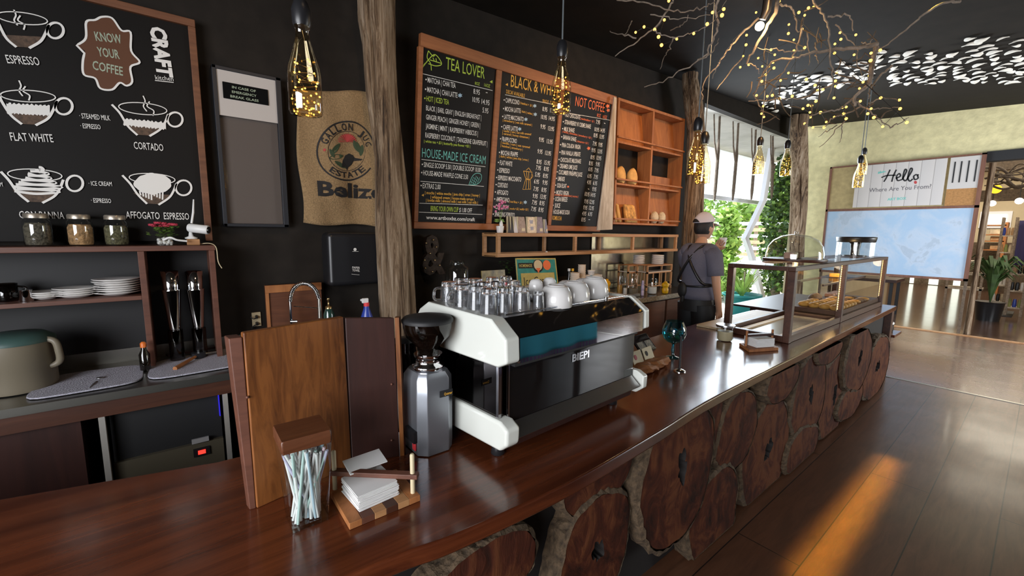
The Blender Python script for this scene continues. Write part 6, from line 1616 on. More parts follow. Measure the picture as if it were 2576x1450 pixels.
bo = skin(body, 'body', M['skin'], pe)
# head: ellipsoid-based with brow, nose, lips, chin
hc = Vector(V(.035, 0, 1.635)); yaw = math.radians(-8)
HM = Matrix.Translation(hc) @ Matrix.Rotation(yaw, 4, 'Z') @ Matrix.Diagonal((k_, k_, k_, 1))
def headp(a, e):
    ca, sa, ce, se = math.cos(a), math.sin(a), math.cos(e), math.sin(e)
    x, y, z = .096 * ca * ce, .075 * sa * ce, .118 * se
    if x > 0:
        f = max(0, ca) ** 3
        x += f * (.012 * math.exp(-((z + .022) / .018) ** 2) * math.exp(-(y / .012) ** 2) * 2.0 + .006 * math.exp(-((z + .062) / .012) ** 2) * math.exp(-(y / .026) ** 2) + .006 * math.exp(-((z - .02) / .014) ** 2) - .006 * math.exp(-((z - .002) / .010) ** 2) * math.exp(-((abs(y) - .032) / .014) ** 2))
        if z < -.05: x += .010 * f * math.exp(-((z + .095) / .02) ** 2)
    if z < -.02: y *= 1 - .35 * ((-.02 - z) / .1); x *= 1 - .12 * ((-.02 - z) / .1) * (1 if x < 0 else 0)
    return (x, y, z)
m = MB(HM); rings = [[headp(2 * PI * j / 36, -PI / 2 + PI * i / 26) for j in range(36)] for i in range(1, 26)]
m.loft(rings)
hdo = m.build('head', M['skin'], pe, world=False)
for s in (-1, 1):
    e = MB(HM); e.ball((-.004, s * .074, -.006), .019, .008, .030, 12, 8); e.ball((.002, s * .080, -.006), .010, .005, .018, 8, 6); e.build('ear', M['skin'], hdo, world=False)
    e = MB(HM); e.ball((.084, s * .031, .002), .012, .014, .010, 10, 7); e.build('eye', M['china'], hdo, world=False)
    e = MB(HM); e.ball((.0945, s * .030, .002), .004, .006, .006, 8, 6); e.build('iris', M['hair'], hdo, world=False)
    e = MB(HM); e.tube([(.094, s * .016, .020), (.092, s * .032, .026), (.082, s * .048, .020)], .0035, 6); e.build('eyebrow', M['hair'], hdo, world=False)
e = MB(HM); e.tube([(.088, -.022, -.064), (.101, -.008, -.062), (.101, .008, -.062), (.088, .022, -.064)], .0045, 6); e.build('mouth', plain('lip', (.40, .15, .12), .5), hdo, world=False)
# hair: cap of hair on the back and sides, fading above the nape
m = MB(HM); rings = []
for i in range(15):
    e_ = -.55 + (PI / 2 + .55 - .02) * i / 14
    ring = []
    for j in range(40):
        a = 2 * PI * j / 40; x, y, z = headp(a, e_); f = 1.085 + .02 * math.sin(9 * a + 3 * i) * .5
        fr = max(0.0, math.cos(a)); lim = -.062 if fr < .15 else (.005 if fr < .35 else .055)
        if z < lim: f = .9 if fr >= .15 else 1.04
        ring.append((x * f, y * f, z * f if z > 0 else z))
    rings.append(ring)
m.loft(rings).build('hair', M['hair'], pe, world=False)
# baseball cap
cp = MB(HM); rings = []
for i in range(11):
    e_ = .30 + (PI / 2 - .30 - .01) * i / 10
    ring = []
    for j in range(40):
        a = 2 * PI * j / 40
        ring.append((.112 * math.cos(a) * math.cos(e_) - .004, .092 * math.sin(a) * math.cos(e_), .012 + .140 * math.sin(e_) + (.010 * math.cos(a) if i == 0 else 0)))
    rings.append(ring)
cap_ = cp.loft(rings).build('cap', M['cap'], pe, world=False)
br_ = MB(HM); br_.grid(lambda u, v: (.088 + .095 * v * (1 - .55 * (2 * u - 1) ** 2), (2 * u - 1) * .078 * (1 - .12 * v), .045 - .02 * v - .016 * (2 * u - 1) ** 2), 14, 8)
br_.build('brim', M['cap'], cap_, world=False, solid=.004)
g = MB(HM); g.grid(lambda u, v: (-.1045 - .012 * math.cos((u - .5) * 2.2) + .012 * abs(u - .5), (u - .5) * .085, .050 + .034 * v * math.cos((u - .5) * 2.9)), 10, 4); g.build('cap_opening', M['hair'], cap_, world=False, solid=.003)
# T-shirt: torso tube and sleeves, one surface
sh = [C(((0, 0, .99), (.185, .135)), ((0, 0, 1.08), (.175, .13)), ((0, 0, 1.22), (.18, .135)), ((-.01, 0, 1.34), (.17, .13)), ((0, 0, 1.445), (.095, .09))),
      C(((-.01, 0, 1.34), (.17, .13)), ((-.012, -.165, 1.40), .080), ((-.022, -.215, 1.33), .072), ((-.03, -.235, 1.22), .068)),
      C(((-.01, 0, 1.34), (.17, .13)), ((-.012, .165, 1.40), .080), ((.015, .215, 1.33), .072), ((.075, .225, 1.25), .066))]
def torso_ring(z, rx, ry, cx=0): return [tuple(c * k_ for c in (cx + rx * math.cos(2 * PI * j / 40), ry * .86 * math.sin(2 * PI * j / 40), z)) for j in range(40)]
m = MB(); m.loft([torso_ring(*q) for q in ((.955, .148, .188), (1.0, .150, .186), (1.10, .138, .172), (1.22, .142, .182), (1.32, .142, .196), (1.385, .128, .188, -.008), (1.43, .108, .145, -.006), (1.465, .080, .092, 0), (1.488, .062, .070, .006))], caps=False)
shirt = m.build('tshirt', M['shirt'], pe, world=False, solid=.006)
for s, pts in ((-1, [((-.012, -.135, 1.405), .078), ((-.018, -.19, 1.37), .078), ((-.028, -.225, 1.28), .070), ((-.03, -.238, 1.19), .070)]), (1, [((-.012, .135, 1.405), .078), ((.0, .19, 1.37), .076), ((.04, .222, 1.30), .068), ((.085, .224, 1.235), .066)])):
    m = MB(); m.tube([V(*p) for p, _ in pts], [r_ * k_ for _, r_ in pts], 20, caps=False); m.ball(V(*pts[0][0]), .080 * k_, n=16, m=10); m.build('sleeve', M['shirt'], shirt, world=False, solid=.005)
# trousers
m = MB(); m.loft([torso_ring(*q) for q in ((.84, .138, .186), (.92, .142, .188), (.985, .136, .180))], caps=False)
for s in (-1, 1): m.tube([V(0, s * .085, .90), V(0, s * .098, .72), V(.01, s * .10, .5), V(0, s * .10, .3), V(-.015, s * .10, .10)], [.118 * k_, .103 * k_, .083 * k_, .075 * k_, .066 * k_], 20)
m.build('trousers', M['black_matte'], pe, world=False)
for s in (-1, 1): m = MB(); m.tube([V(-.05, s * .105, .045), V(0, s * .105, .05), V(.09, s * .11, .04), V(.17, s * .112, .032)], [.038 * k_, .048 * k_, .044 * k_, .03 * k_], 14); m.build('shoe', M['black'], pe, world=False)
# apron: front bib, crossed straps, waist tie and bow
ap = MB(); ap.grid(lambda u, v: V(.150 * math.cos((u - .5) * 2.2) + .004, .195 * math.sin((u - .5) * 2.2) * (1 if v < .5 else 1 - .45 * (v - .5) * 2), .62 + .74 * v), 16, 14)
apo = ap.build('apron', M['black_matte'], pe, world=False, solid=.004)
def strap(pts, w_=.013):
    m = MB(); m.tube([V(*p) for p in curve(pts, 6)], w_ * k_, 8); m.build('strap', M['black'], apo, world=False)
strap([(.03, -.085, 1.475), (-.075, -.075, 1.45), (-.142, 0, 1.34), (-.150, .085, 1.22), (-.12, .155, 1.12), (-.02, .185, 1.10)])
strap([(.03, .085, 1.475), (-.075, .075, 1.45), (-.142, 0, 1.335), (-.150, -.085, 1.22), (-.115, -.155, 1.12), (-.02, -.182, 1.10)])
strap([(.0, -.185, 1.09), (-.10, -.150, 1.085), (-.152, 0, 1.08), (-.10, .150, 1.085), (.0, .185, 1.09)], .010)
m = MB(); m.ball(V(-.168, .05, 1.04), .025 * k_, .05 * k_, .075 * k_, 12, 8); m.tube([V(-.165, .05, 1.05), V(-.17, .03, .97), V(-.165, .04, .93)], .014 * k_, 8); m.build('apron_bow', M['black_matte'], apo, world=False)
# the cup in the raised hand
cu = pp + Vector((math.cos(hd) * .30 - math.sin(hd) * .0, math.sin(hd) * .30, 0)) * 1.0
q = thing('takeaway_cup', 'small pale cup held up in the hand of the person', 'cup', Vector((pp.x + .33, pp.y - .06, 1.455 * k_)))
MB().lathe([(.026, 0), (.034, .075), (.036, .078)], q.location, 20).build('cup', M['paper'], q); MB().lathe([(.038, .076), (.036, .088), (.03, .09)], q.location, 20).build('lid', M['paper'], q)

# ================================================================== BOTTLE PENDANT LAMPS
def bottle_lamp(px, ptop, pbot, y, label, seed, grey=False):
    """a wine bottle with fairy lights hanging on a cable; ptop and pbot are the pixel rows of its shoulder top and base"""
    a = P(px, (ptop + pbot) / 2, y=y); zb = P(px, pbot, y=y).z; zt = P(px, ptop, y=y).z; x = a.x; h = zt - zb
    o = Vector((x, y, zb)); r = h * .185
    L = thing('bottle_pendant_lamp', label, 'lamp', o)
    prof = [(.0, .012 * h), (r * .7, .004 * h), (r * .95, .0), (r, .03 * h), (r, .42 * h), (r * .92, .54 * h), (r * .62, .72 * h), (r * .42, .86 * h), (r * .38, .965 * h), (r * .46, .97 * h), (r * .46, h)]
    MB().lathe(prof, o, 32, caps=False).build('bottle', M['bottle_glass'], L)
    MB().lathe([(r * .48, h * .985), (r * .55, h * 1.02), (r * .58, h * 1.16), (r * .40, h * 1.26), (r * .2, h * 1.29)], o, 20).build('socket', M['black'], L)
    MB().tube([(x, y, zb + h * 1.28), (x, y, ceil_z(x, y) - .002)], .004, 8).build('cable', M['cable_grey'], L)
    rr = random.Random(seed); w = []; n = 46
    for i in range(n):
        s = i / (n - 1); z = h * (.02 + .62 * (s ** 2.0)); rad = r * (.90 if z < .42 * h else .8 - .9 * (z / h - .42)) * math.sqrt(rr.uniform(.25, 1))
        t_ = i * 2.4 + rr.uniform(-.5, .5); w.append(o + Vector((rad * math.cos(t_), rad * math.sin(t_), z)))
    fl = MB().tube([o + Vector((0, 0, h * .95))] + w[::-1], .0007, 4).build('fairy_light_wire', M['brass'], L)
    for p in w: MB().ball(p, r * .060, n=6, m=4).build('fairy_light', M['amber_dim'], fl)
bottle_lamp(765, 66, 287, 1.55, 'bottle pendant lamp hanging nearest, in front of the burlap sack', 1)
bottle_lamp(1412, 142, 284, 1.60, 'bottle pendant lamp hanging in front of the menu board', 2, True)
bottle_lamp(1752, 327, 441, 1.50, 'bottle pendant lamp hanging before the second trunk, the nearer of the two there', 3)
bottle_lamp(1769, 360, 463, 1.72, 'bottle pendant lamp half hidden behind the one before the second trunk', 4)
bottle_lamp(1909, 365, 440, 1.86, 'bottle pendant lamp hanging before the bright open corner', 5)
bottle_lamp(1978, 372, 444, 1.72, 'bottle pendant lamp hanging beside the third trunk', 6)
bottle_lamp(2161, 408, 474, 1.45, 'bottle pendant lamp hanging before the white sign, the lower of the two', 7)
bottle_lamp(2171, 386, 442, 1.60, 'bottle pendant lamp hanging before the white sign, the higher one behind', 8)

# ================================================================== DRIFTWOOD BRANCHES WITH FAIRY LIGHTS
c4 = lambda u, v: (1500 + u / 2.394, v / 2.394)
def branch_set(name, label, x, wx, paths, mat, taper=True, seed=1):
    r = random.Random(seed); b = thing(name, label, 'branch', P(*c4(*paths[0][1][0]), x=x))
    for w, pts in paths:
        ph = r.uniform(0, 6); q = []
        pts = curve(pts, 5); n = len(pts)
        for i, (u, v) in enumerate(pts):
            p = P(*c4(u, v), x=x + wx * math.sin(ph + 2.2 * i / n))
            p.z = min(p.z, ceil_z(p.x, p.y) - .06)
            q.append(p + Vector((r.gauss(0, .004), r.gauss(0, .004), r.gauss(0, .004))))
        MB().tube(q, [mm(w / 2.394 / 2, q[0]) * (1 - .6 * i / n if taper else 1) for i in range(n)], 8).build('twig', mat if w < 40 else mat, b)
    return b
LX, RX = 2.45, 3.75
branch_set('driftwood_branch', 'bare grey driftwood branch hanging under the ceiling above the bread shelves', LX, .18, [
    (15, [(735, -30), (722, 100), (735, 160), (690, 260), (640, 350), (500, 430), (400, 490), (290, 524)]), (13, [(470, -20), (440, 40), (360, 160), (240, 250), (112, 338)]), (10, [(240, 232), (160, 210), (82, 186)]),
    (9, [(120, 5), (280, 15), (440, 60), (560, 68), (650, 40), (720, 5)]), (8, [(340, 90), (430, 108), (540, 112), (680, 88)]), (8, [(350, 180), (400, 215), (480, 222), (590, 190), (700, 130), (780, 5)]),
    (8, [(470, 225), (445, 280), (420, 330), (385, 410)]), (7, [(215, 130), (195, 170), (172, 210)]), (9, [(610, 365), (680, 330), (720, 280), (740, 235)]), (6, [(450, 185), (520, 145), (560, 100)]), (6, [(700, 470), (740, 380), (800, 290), (880, 180)])], M['twig'], seed=2)
branch_set('driftwood_branch', 'large tangled driftwood branch with many fairy lights before the cream stucco wall', RX, .22, [
    (26, [(1100, -20), (1085, 60), (1020, 180), (960, 280), (905, 385)]), (14, [(980, 110), (880, 200), (800, 290), (740, 380), (650, 500), (640, 600)]), (9, [(890, 335), (800, 440), (725, 535)]),
    (13, [(1110, 30), (1170, 40), (1200, 110), (1210, 190), (1240, 160)]), (13, [(1300, 0), (1360, 80), (1400, 180), (1410, 330), (1425, 470), (1400, 600)]), (12, [(1400, 100), (1460, 95), (1530, 95), (1545, 190)]),
    (26, [(1690, 270), (1560, 290), (1440, 300), (1300, 320), (1200, 350)]), (16, [(2185, 12), (2090, 20), (1960, 100), (1800, 230), (1700, 300)]), (30, [(1690, 285), (1660, 400), (1640, 500), (1560, 580), (1560, 640)]),
    (13, [(1785, 390), (1720, 450), (1650, 540), (1640, 590)]), (11, [(1560, 610), (1620, 650), (1700, 710), (1765, 772)]), (8, [(1765, 772), (1830, 735), (1880, 710)]), (14, [(1200, 350), (1090, 360), (1020, 420), (960, 540), (950, 580), (990, 650), (1010, 700)]),
    (11, [(1240, 170), (1200, 300), (1150, 400), (1090, 490), (1000, 640)]), (9, [(1250, 300), (1160, 310), (1060, 300), (970, 290)]), (8, [(1270, 200), (1280, 300), (1285, 390)]), (8, [(1320, 260), (1325, 330), (1335, 380)]),
    (12, [(1560, 580), (1480, 650), (1400, 670), (1300, 700), (1250, 760)]), (10, [(1600, 640), (1500, 690), (1430, 710), (1370, 770)]), (9, [(1560, 500), (1460, 500), (1350, 540), (1240, 590), (1090, 600), (920, 610)]), (7, [(1500, 720), (1430, 800), (1340, 890)]), (6, [(1480, 750), (1475, 810), (1465, 860)]), (6, [(1450, 760), (1390, 790), (1340, 825)]),
    (9, [(1650, 620), (1720, 590), (1820, 605)]), (8, [(1660, 660), (1750, 650), (1830, 650)]), (8, [(1600, 260), (1640, 265), (1668, 235)]), (8, [(1450, 150), (1500, 220), (1570, 290), (1570, 380), (1600, 460)]), (8, [(930, 380), (970, 410), (980, 450)])], M['twig'], seed=5)
rr = random.Random(91); big = [o for o in COL.objects if o.name.startswith('driftwood_branch')][-1]
for i in range(46):
    u, v = rr.uniform(930, 1720), rr.uniform(60, 740); a = rr.uniform(0, 6.3); L_ = rr.uniform(60, 170); dx = rr.uniform(-.18, .18)
    if u > 1450 and v < 200: continue
    q = []
    for uu, vv in curve([(u, v), (u + L_ * .5 * math.cos(a) + rr.uniform(-15, 15), v + L_ * .5 * math.sin(a) + rr.uniform(-15, 15)), (u + L_ * math.cos(a), v + L_ * math.sin(a))], 4):
        p = P(*c4(uu, vv), x=RX + dx); p.z = min(p.z, ceil_z(p.x, p.y) - .05); q.append(p)
    MB().tube(q, [.0055 - .0035 * k / len(q) for k in range(len(q))], 6).build('twig', M['twig_dark'], big)
def string(label, x, pts, wx, seed):
    r = random.Random(seed); s = thing('string_lights', label, 'string lights', P(*c4(*pts[0]), x=x)); q = []
    for u, v in pts:
        p = P(*c4(u, v), x=x + r.uniform(-wx, wx)); p.z = min(p.z, ceil_z(p.x, p.y) - .03); q.append(p)
    left = q[1:]; order = [q[0]]
    while left: n = min(left, key=lambda p: (p - order[-1]).length); left.remove(n); order.append(n)
    wire = []
    for a, b in zip(order, order[1:]):
        if (a - b).length < .6: MB_ = (a, b); wire.append(MB_)
    m = MB(); m.tube(order, .0016, 5); m.build('wire', M['cable'], s)
    for p in order: MB().ball(p, r.uniform(.0075, .0105), n=8, m=5).build('bulb', M['amber'], s)
string('sparse string of small amber lights on the branch above the bread shelves', LX - .02, [(237, 195), (288, 162), (352, 178), (375, 222), (393, 272), (410, 120), (437, 5), (485, 235), (587, 202), (668, 145), (700, 75), (757, 92), (768, 55)], .05, 1)
string('dense string of small amber lights on the large tangled branch', RX - .03, [(965, 42), (905, 212), (902, 270), (960, 282), (975, 350), (885, 338), (918, 390), (867, 405), (1030, 152), (1103, 8), (1052, 300), (1075, 330), (1160, 148), (1157, 202), (1190, 240), (1190, 305), (1180, 345), (1220, 75), (1240, 175), (1255, 287), (1255, 92), (1278, 48), (1308, 42), (1030, 65), (1000, 400), (1040, 400), (1020, 450), (1065, 375), (1070, 410), (1110, 485), (1157, 440), (997, 490), (965, 575), (1030, 580), (1060, 575), (1105, 592), (1180, 580), (1010, 705), (1005, 640), (995, 685), (1265, 478), (1255, 745), (1245, 655), (1275, 635), (1297, 637), (1287, 677), (1290, 705), (1305, 768), (1372, 768), (1350, 678), (1318, 515), (1333, 545), (1365, 540), (1440, 488), (1440, 520), (1447, 440), (1435, 320), (1437, 265), (1468, 197), (1473, 237), (1553, 330), (1563, 210), (1655, 320), (1652, 365), (1645, 455), (1607, 495), (1585, 533), (1432, 590), (1433, 705), (1483, 648), (1505, 645), (1505, 715), (1590, 610), (1635, 685), (1655, 655), (1672, 708), (1710, 303), (1713, 590), (1725, 763), (1825, 603), (1830, 655), (1870, 738), (1385, 735), (1490, 685), (1323, 610)], .15, 2)
# the bright bulb among the branches
bp = P(1911, 66, x=3.45); k = thing('pendant_bulb', 'bright bare bulb on a dark stem among the driftwood branches', 'lamp', bp)
MB().ball(bp, .030, n=14, m=10).build('bulb', M['bulb'], k)
st = P(1932, 18, x=3.45); st.z = min(st.z, ceil_z(st.x, st.y) - .01)
MB().tube([bp + (st - bp) * .35, bp + (st - bp) * .8, Vector((st.x, st.y, ceil_z(st.x, st.y) - .003))], [.022, .03, .03], 12).build('stem', M['black'], k)
lamp('pendant_bulb_light', 'POINT', bp - Vector((0, .05, .05)), bp, 6, (1.0, .68, .32), shadow_soft_size=.04)

# ================================================================== WHITE PETALS UNDER THE CEILING
r = random.Random(31); N = Vector((.04, .062, -1)).normalized()
def on_ceiling(px, py):
    d = Vector(ray(px, py)); e = Vector(EYE); c0 = Vector((0, 0, 3.18)); n = Vector((-.04, -.062, 1))
    return e + d * ((c0 - e).dot(n) / d.dot(n))
lab_ = 'white paper petals scattered in drifts under the dark ceiling'
proto = None; taken = []
cl = [(2400, 280, 150, 75, 46), (2500, 400, 100, 70, 34), (2180, 370, 190, 60, 26), (1940, 420, 170, 75, 26), (2350, 440, 180, 50, 24), (1560, 415, 110, 55, 20), (1790, 350, 110, 45, 14), (1350, 480, 150, 35, 16), (1230, 550, 130, 40, 18), (1090, 625, 90, 22, 8), (1040, 668, 45, 10, 4), (925, 680, 22, 24, 3), (2180, 225, 0, 0, 0)]
for cx_, cy_, rx_, ry_, n_ in cl:
    k_n = 0; tries = 0
    while k_n < n_ and tries < 400:
        tries += 1
        u, v = cx_ + rx_ * r.uniform(-1, 1), cy_ + ry_ * r.uniform(-1, 1)
        if u > 2640: continue
        p = on_ceiling(*c4(u, v))
        if p.x > 9.6 or p.y > 3.1: continue
        if any((p - t_).length < .125 for t_ in taken): continue
        taken.append(p); k_n += 1
        if proto is None:
            m = MB(); n = 14
            m.add([(0, 0, .004)] + [(.075 * math.cos(2 * PI * i / n) * (1 + .1 * math.sin(3 * i)), .058 * math.sin(2 * PI * i / n), -.010 * math.cos(4 * PI * i / n)) for i in range(n)], [(0, 1 + i, 1 + (i + 1) % n) for i in range(n)], True)
            proto = m.build('paper_petal', M['petal'], solid=.003); o = proto; tag(o, lab_, 'petal', lab_)
        else:
            o = proto.copy(); COL.objects.link(o)
        o.location = p + N * r.uniform(.015, .024)
        o.rotation_euler = (r.uniform(-.03, .03) + .06, r.uniform(-.03, .03) - .04, r.uniform(0, 6.3)); s = r.uniform(.55, .95); o.scale = (s, s * r.uniform(.7, 1.1), s)

# ================================================================== THE MAP BOARD IN THE OPENING
XB = 10.12
bp_ = Plane((XB, 0, 0), (0, -1, 0), (0, 0, 1))
mb_ = thing('map_board', 'big framed board with a pale blue world map under a white Hello sign', 'board', (XB, 1.8, .88))
yl, yr = 2.80, 0.755; z0, z1 = .885, 2.93
def bb(n, ya, yb_, za, zb_, x=XB, t=.03, mat='shelf_wood', **kw): return MB().box(x, x + t, min(ya, yb_), max(ya, yb_), za, zb_).build(n, M[mat] if isinstance(mat, str) else mat, mb_, **kw)
zm_ = P(2300, 524, x=XB).z
rd = wood('red_brown_frame', (.12, .045, .028), (.20, .085, .05), .6, 2, 8, 8)
for a, b, c, d in ((yl, yl - .03, z0, z1), (yr + .05, yr, z0, z1), (yl, yr, z1 - .025, z1), (yl, yr, z0, z0 + .04), (yl, yr, zm_ - .02, zm_ + .02)): bb('frame_rail', a, b, c, d, XB - .015, .06, rd)
mapm = NT('pale_blue_map'); mapm.set(Roughness=.25)
n1 = mapm.noise(mapm.pos((1, 1, 1)), 2.2, 7, .4, .6)
mapm.l(mapm.ramp(n1, [(.44, (.36, .50, .66)), (.56, (.46, .55, .66)), (.60, (.38, .46, .56)), (.75, (.47, .56, .67))]), mapm.b.inputs['Base Color'])
bb('world_map', yl - .03, yr + .05, z0 + .04, zm_ - .02, XB + .005, .02, mapm.m)
hl = P(2150, 480, x=XB).y; hr = P(2376, 460, x=XB).y; hb_ = P(2260, 522, x=XB).z; ht = z1 - .03
pk = planks('white_sign_boards', ((.56, .52, .50), (.62, .58, .55)), (.22, .20, .19), .6, .17, 3, 'x')
nt = NT('white_vertical_boards'); nt.set(Roughness=.7)
wv = nt.n('ShaderNodeTexWave', Scale=1.9); wv.bands_direction = 'Y'; wv.wave_profile = 'SAW'; nt.l(nt.pos(), wv.inputs['Vector'])
nt.l(nt.ramp(wv.outputs['Color'], [(0, (.18, .16, .15)), (.06, (.60, .56, .53)), (1, (.55, .52, .50))]), nt.b.inputs['Base Color'])
bb('backing', yl - .03, yr + .05, zm_ + .02, z1 - .025, XB + .012, .02, plain('tan_backing', (.42, .33, .16), .9, var=.15, vscale=12))
hs = bb('hello_sign', hl, hr, hb_ + .02, ht, XB - .02, .025, nt.m)
y9 = P(2472, 430, x=XB).y; zc_ = P(2430, 474, x=XB).z; yq = P(2388, 430, x=XB).y
sp_ = bb('slatted_panel', yq, y9, zc_, ht, XB - .005, .015, plain('white_panel', (.56, .53, .50), .7))
for f in (.15, .35, .57, .8): MB().box(XB - .009, XB - .005, yq + (y9 - yq) * f - .008, yq + (y9 - yq) * f + .008, zc_ + .1, ht - .07).build('dark_slit', M['black_matte'], sp_)
bb('cork_panel', yq, y9, zm_ + .02, zc_, XB, .012, plain('cork', (.40, .20, .07), .9, var=.2, vscale=40))
hp = Plane((XB - .02, 0, 0), (0, -1, 0), (0, 0, 1))
c8 = lambda u, v: (2000 + u / 2.417, 240 + v / 2.417)
m = MB()
for q in ([(540, 526), (556, 500), (578, 452)], [(588, 526), (598, 490), (616, 452)], [(525, 500), (560, 488), (612, 486)], [(612, 506), (640, 492), (634, 476), (618, 492), (624, 518), (652, 512)], [(652, 512), (678, 462), (668, 452), (656, 500), (668, 520), (680, 512)], [(680, 512), (712, 456), (702, 446), (686, 500), (698, 522), (716, 508)], [(740, 480), (722, 492), (728, 512), (748, 504), (744, 484), (752, 486)]):
    ribbon(m, hp, curve(q, 6), .022, c8)
m.build('hello_lettering', M['ink_black'], hs)
m = MB(); text(m, hp, 'Where Are You From?', (2186, 484), (2342, 474), 10, bold=.004); m.build('question_lettering', M['grey_ink'], hs)
m = MB(); text(m, hp, 'ART BOX', (2232, 505), (2280, 502), 6, bold=.03); m.build('blue_lettering', M['ink_teal'], hs)
m = MB()
for k in range(5): patch(m, hp, [(2208 + 4 * k, 436 - k), (2211 + 4 * k, 431 - 2 * (k % 2)), (2213 + 4 * k, 436 - k), (2210 + 4 * k, 438 - k)])
m.build('leaf_mark', M['ink_teal'], hs)
m = MB(); patch(m, hp, arc(2303, 459, 4, 4, 0, 330, 12)); m.build('red_heart', M['ink_red'], hs)
MB().box(XB, XB + .05, yr, yr + .035, .012, z0).build('leg', M['twig_dark'], mb_)
MB().box(XB, XB + .05, yl - .04, yl - .005, .012, z0).build('leg', M['twig_dark'], mb_)
j = MB().loft([[(10.26 + .05 * math.cos(2 * PI * k / 14) * f, .685 + .04 * math.sin(2 * PI * k / 14) * f, z) for k in range(14)] for z, f in ((.0, 1.1), (.5, 1), (1.1, .85), (1.7, 1.05), (2.3, .9), (2.78, 1))]).build('tree_trunk_post', M['trunk'])
tag(j, 'thin rough trunk post at the right edge of the map board', 'post')
tb = thing('bench_table', 'low dark table standing beyond the map board, only its edge in view', 'table', (11.2, 2.3, 0))
MB().box(10.9, 11.7, 1.75, 2.9, .70, .76).build('top', M['dark_board'], tb, bevel=.004)
for x in (10.95, 11.6):
    for y in (1.8, 2.8): MB().box(x, x + .05, y, y + .05, .001, .70).build('leg', M['black'], tb)

# ================================================================== THE STORE BEYOND
def sx(px, py, x): return P(px, py, x=x)
for px, py, x, mat, rr, lb_ in ((2505, 476, 13.5, 'lamp_orange', .09, 'round orange lamp hanging in the store beyond the opening'), (2496, 512, 16, 'lamp_white', .07, 'bright white lamp over the store shelves, left'), (2564, 506, 15, 'lamp_white', .07, 'bright white lamp over the store shelves, right')):
    p = sx(px, py, x); k = thing('store_lamp', lb_, 'lamp', p); MB().ball(p, rr, n=14, m=9).build('globe', M[mat], k); MB().tube([p + Vector((0, 0, rr)), (p.x, p.y, 3.9)], .008, 6).build('cord', M['cable'], k)
r = random.Random(77)
vb = thing('vine_lattice', 'dark tangle of branches under the store ceiling beyond the opening', 'branches', sx(2510, 430, 12.3))
for i in range(11):
    a = sx(2475 + r.uniform(0, 20), 418 + r.uniform(0, 50), 12.3 + r.uniform(-.3, .3)); b = sx(2590, 425 + r.uniform(-10, 45), 12.3 + r.uniform(-.3, .3))
    MB().tube(curve([a, a.lerp(b, .35) + Vector((0, 0, r.uniform(-.12, .12))), a.lerp(b, .7) + Vector((0, 0, r.uniform(-.12, .12))), b], 5), r.uniform(.012, .025), 6).build('twig', M['twig_dark'], vb)
# store shelf with goods
su = thing('store_shelf', 'store shelf stacked with pale goods beyond the opening', 'shelf', (18.9, 1.5, 0))
pa, pb_ = sx(2470, 600, 18.8), sx(2528, 600, 18.8)
for py in (566, 590, 606, 628): z = sx(2500, py, 18.8).z; MB().box(18.6, 19.3, pb_.y, pa.y, z - .03, z).build('shelf_board', M['bread_wood'], su)
for y in (pb_.y, pa.y): MB().box(18.6, 19.3, y - .03, y + .03, 0, sx(2500, 560, 18.8).z).build('side', M['bread_wood'], su)
zs_ = [sx(2500, py, 18.8).z for py in (590, 606, 628)]
gm = [plain('goods_%s' % n_, c_, .7, var=.3, vscale=9) for n_, c_ in (('tan', (.45, .28, .15)), ('cream', (.6, .5, .36)), ('rust', (.40, .16, .08)), ('olive', (.28, .30, .10)))]
for i, z in enumerate(zs_):
    y = pb_.y + .1; n_ = 0
    while y < pa.y - .2:
        w_ = r.uniform(.12, .35); h_ = r.uniform(.10, .22)
        lb_ = 'pale boxes and baskets crowding the store shelf'
        tag(MB().box(18.68, 19.0, y, y + w_, z + .002, z + h_).build('goods_box', r.choice(gm), bevel=.015), lb_, 'box', lb_); y += w_ + .03
# wooden display stand with jars, nearer
for j, (pxa, pxb, xx, top, nm) in enumerate(((2518, 2552, 14.6, 548, 'tall wooden display stand with small goods, right of the potted palm'), (2560, 2600, 13.6, 556, 'wooden display stand at the right edge, with a hanging dark cloth'))):
    a, b = sx(pxa, 600, xx), sx(pxb, 600, xx); zt = sx(pxa, top, xx).z
    k = thing('display_stand', nm, 'stand', (xx, (a.y + b.y) / 2, 0)); yb0, yb1 = min(a.y, b.y), max(a.y, b.y)
    for x in (xx - .15, xx + .15):
        for y in (yb0, yb1): MB().box(x - .02, x + .02, y - .02, y + .02, 0, zt).build('upright', M['twig'], k)
    zz = [.15 + (zt - .2) * f for f in (0, .2, .4, .6, .8)]
    for z in zz: MB().box(xx - .16, xx + .16, yb0, yb1, z, z + .025).build('shelf', M['grey_wood'], k)
    for z in zz:
        for q in range(3):
            y = yb0 + (yb1 - yb0) * (q + .5) / 3; lb_ = ('small pots and tins on the display stand right of the potted palm', 'small pots and tins on the display stand at the right edge')[j]
            tag(MB().lathe([(.026, 0), (.03, .02), (.03, r.uniform(.08, .16)), (.02, .17)], (xx - .08, y, z + .026), 14).build('small_pot', r.choice(gm + [M['china'], M['blue_plastic'], M['black']])), lb_, 'pot', lb_)
    if j: MB().grid(lambda u, v: (xx - .22 + .02 * math.sin(9 * u), yb0 + (yb1 - yb0) * u, zt - .9 * v), 10, 8).build('hanging_cloth', plain('indigo_cloth', (.05, .04, .12), .9), k, solid=.01)
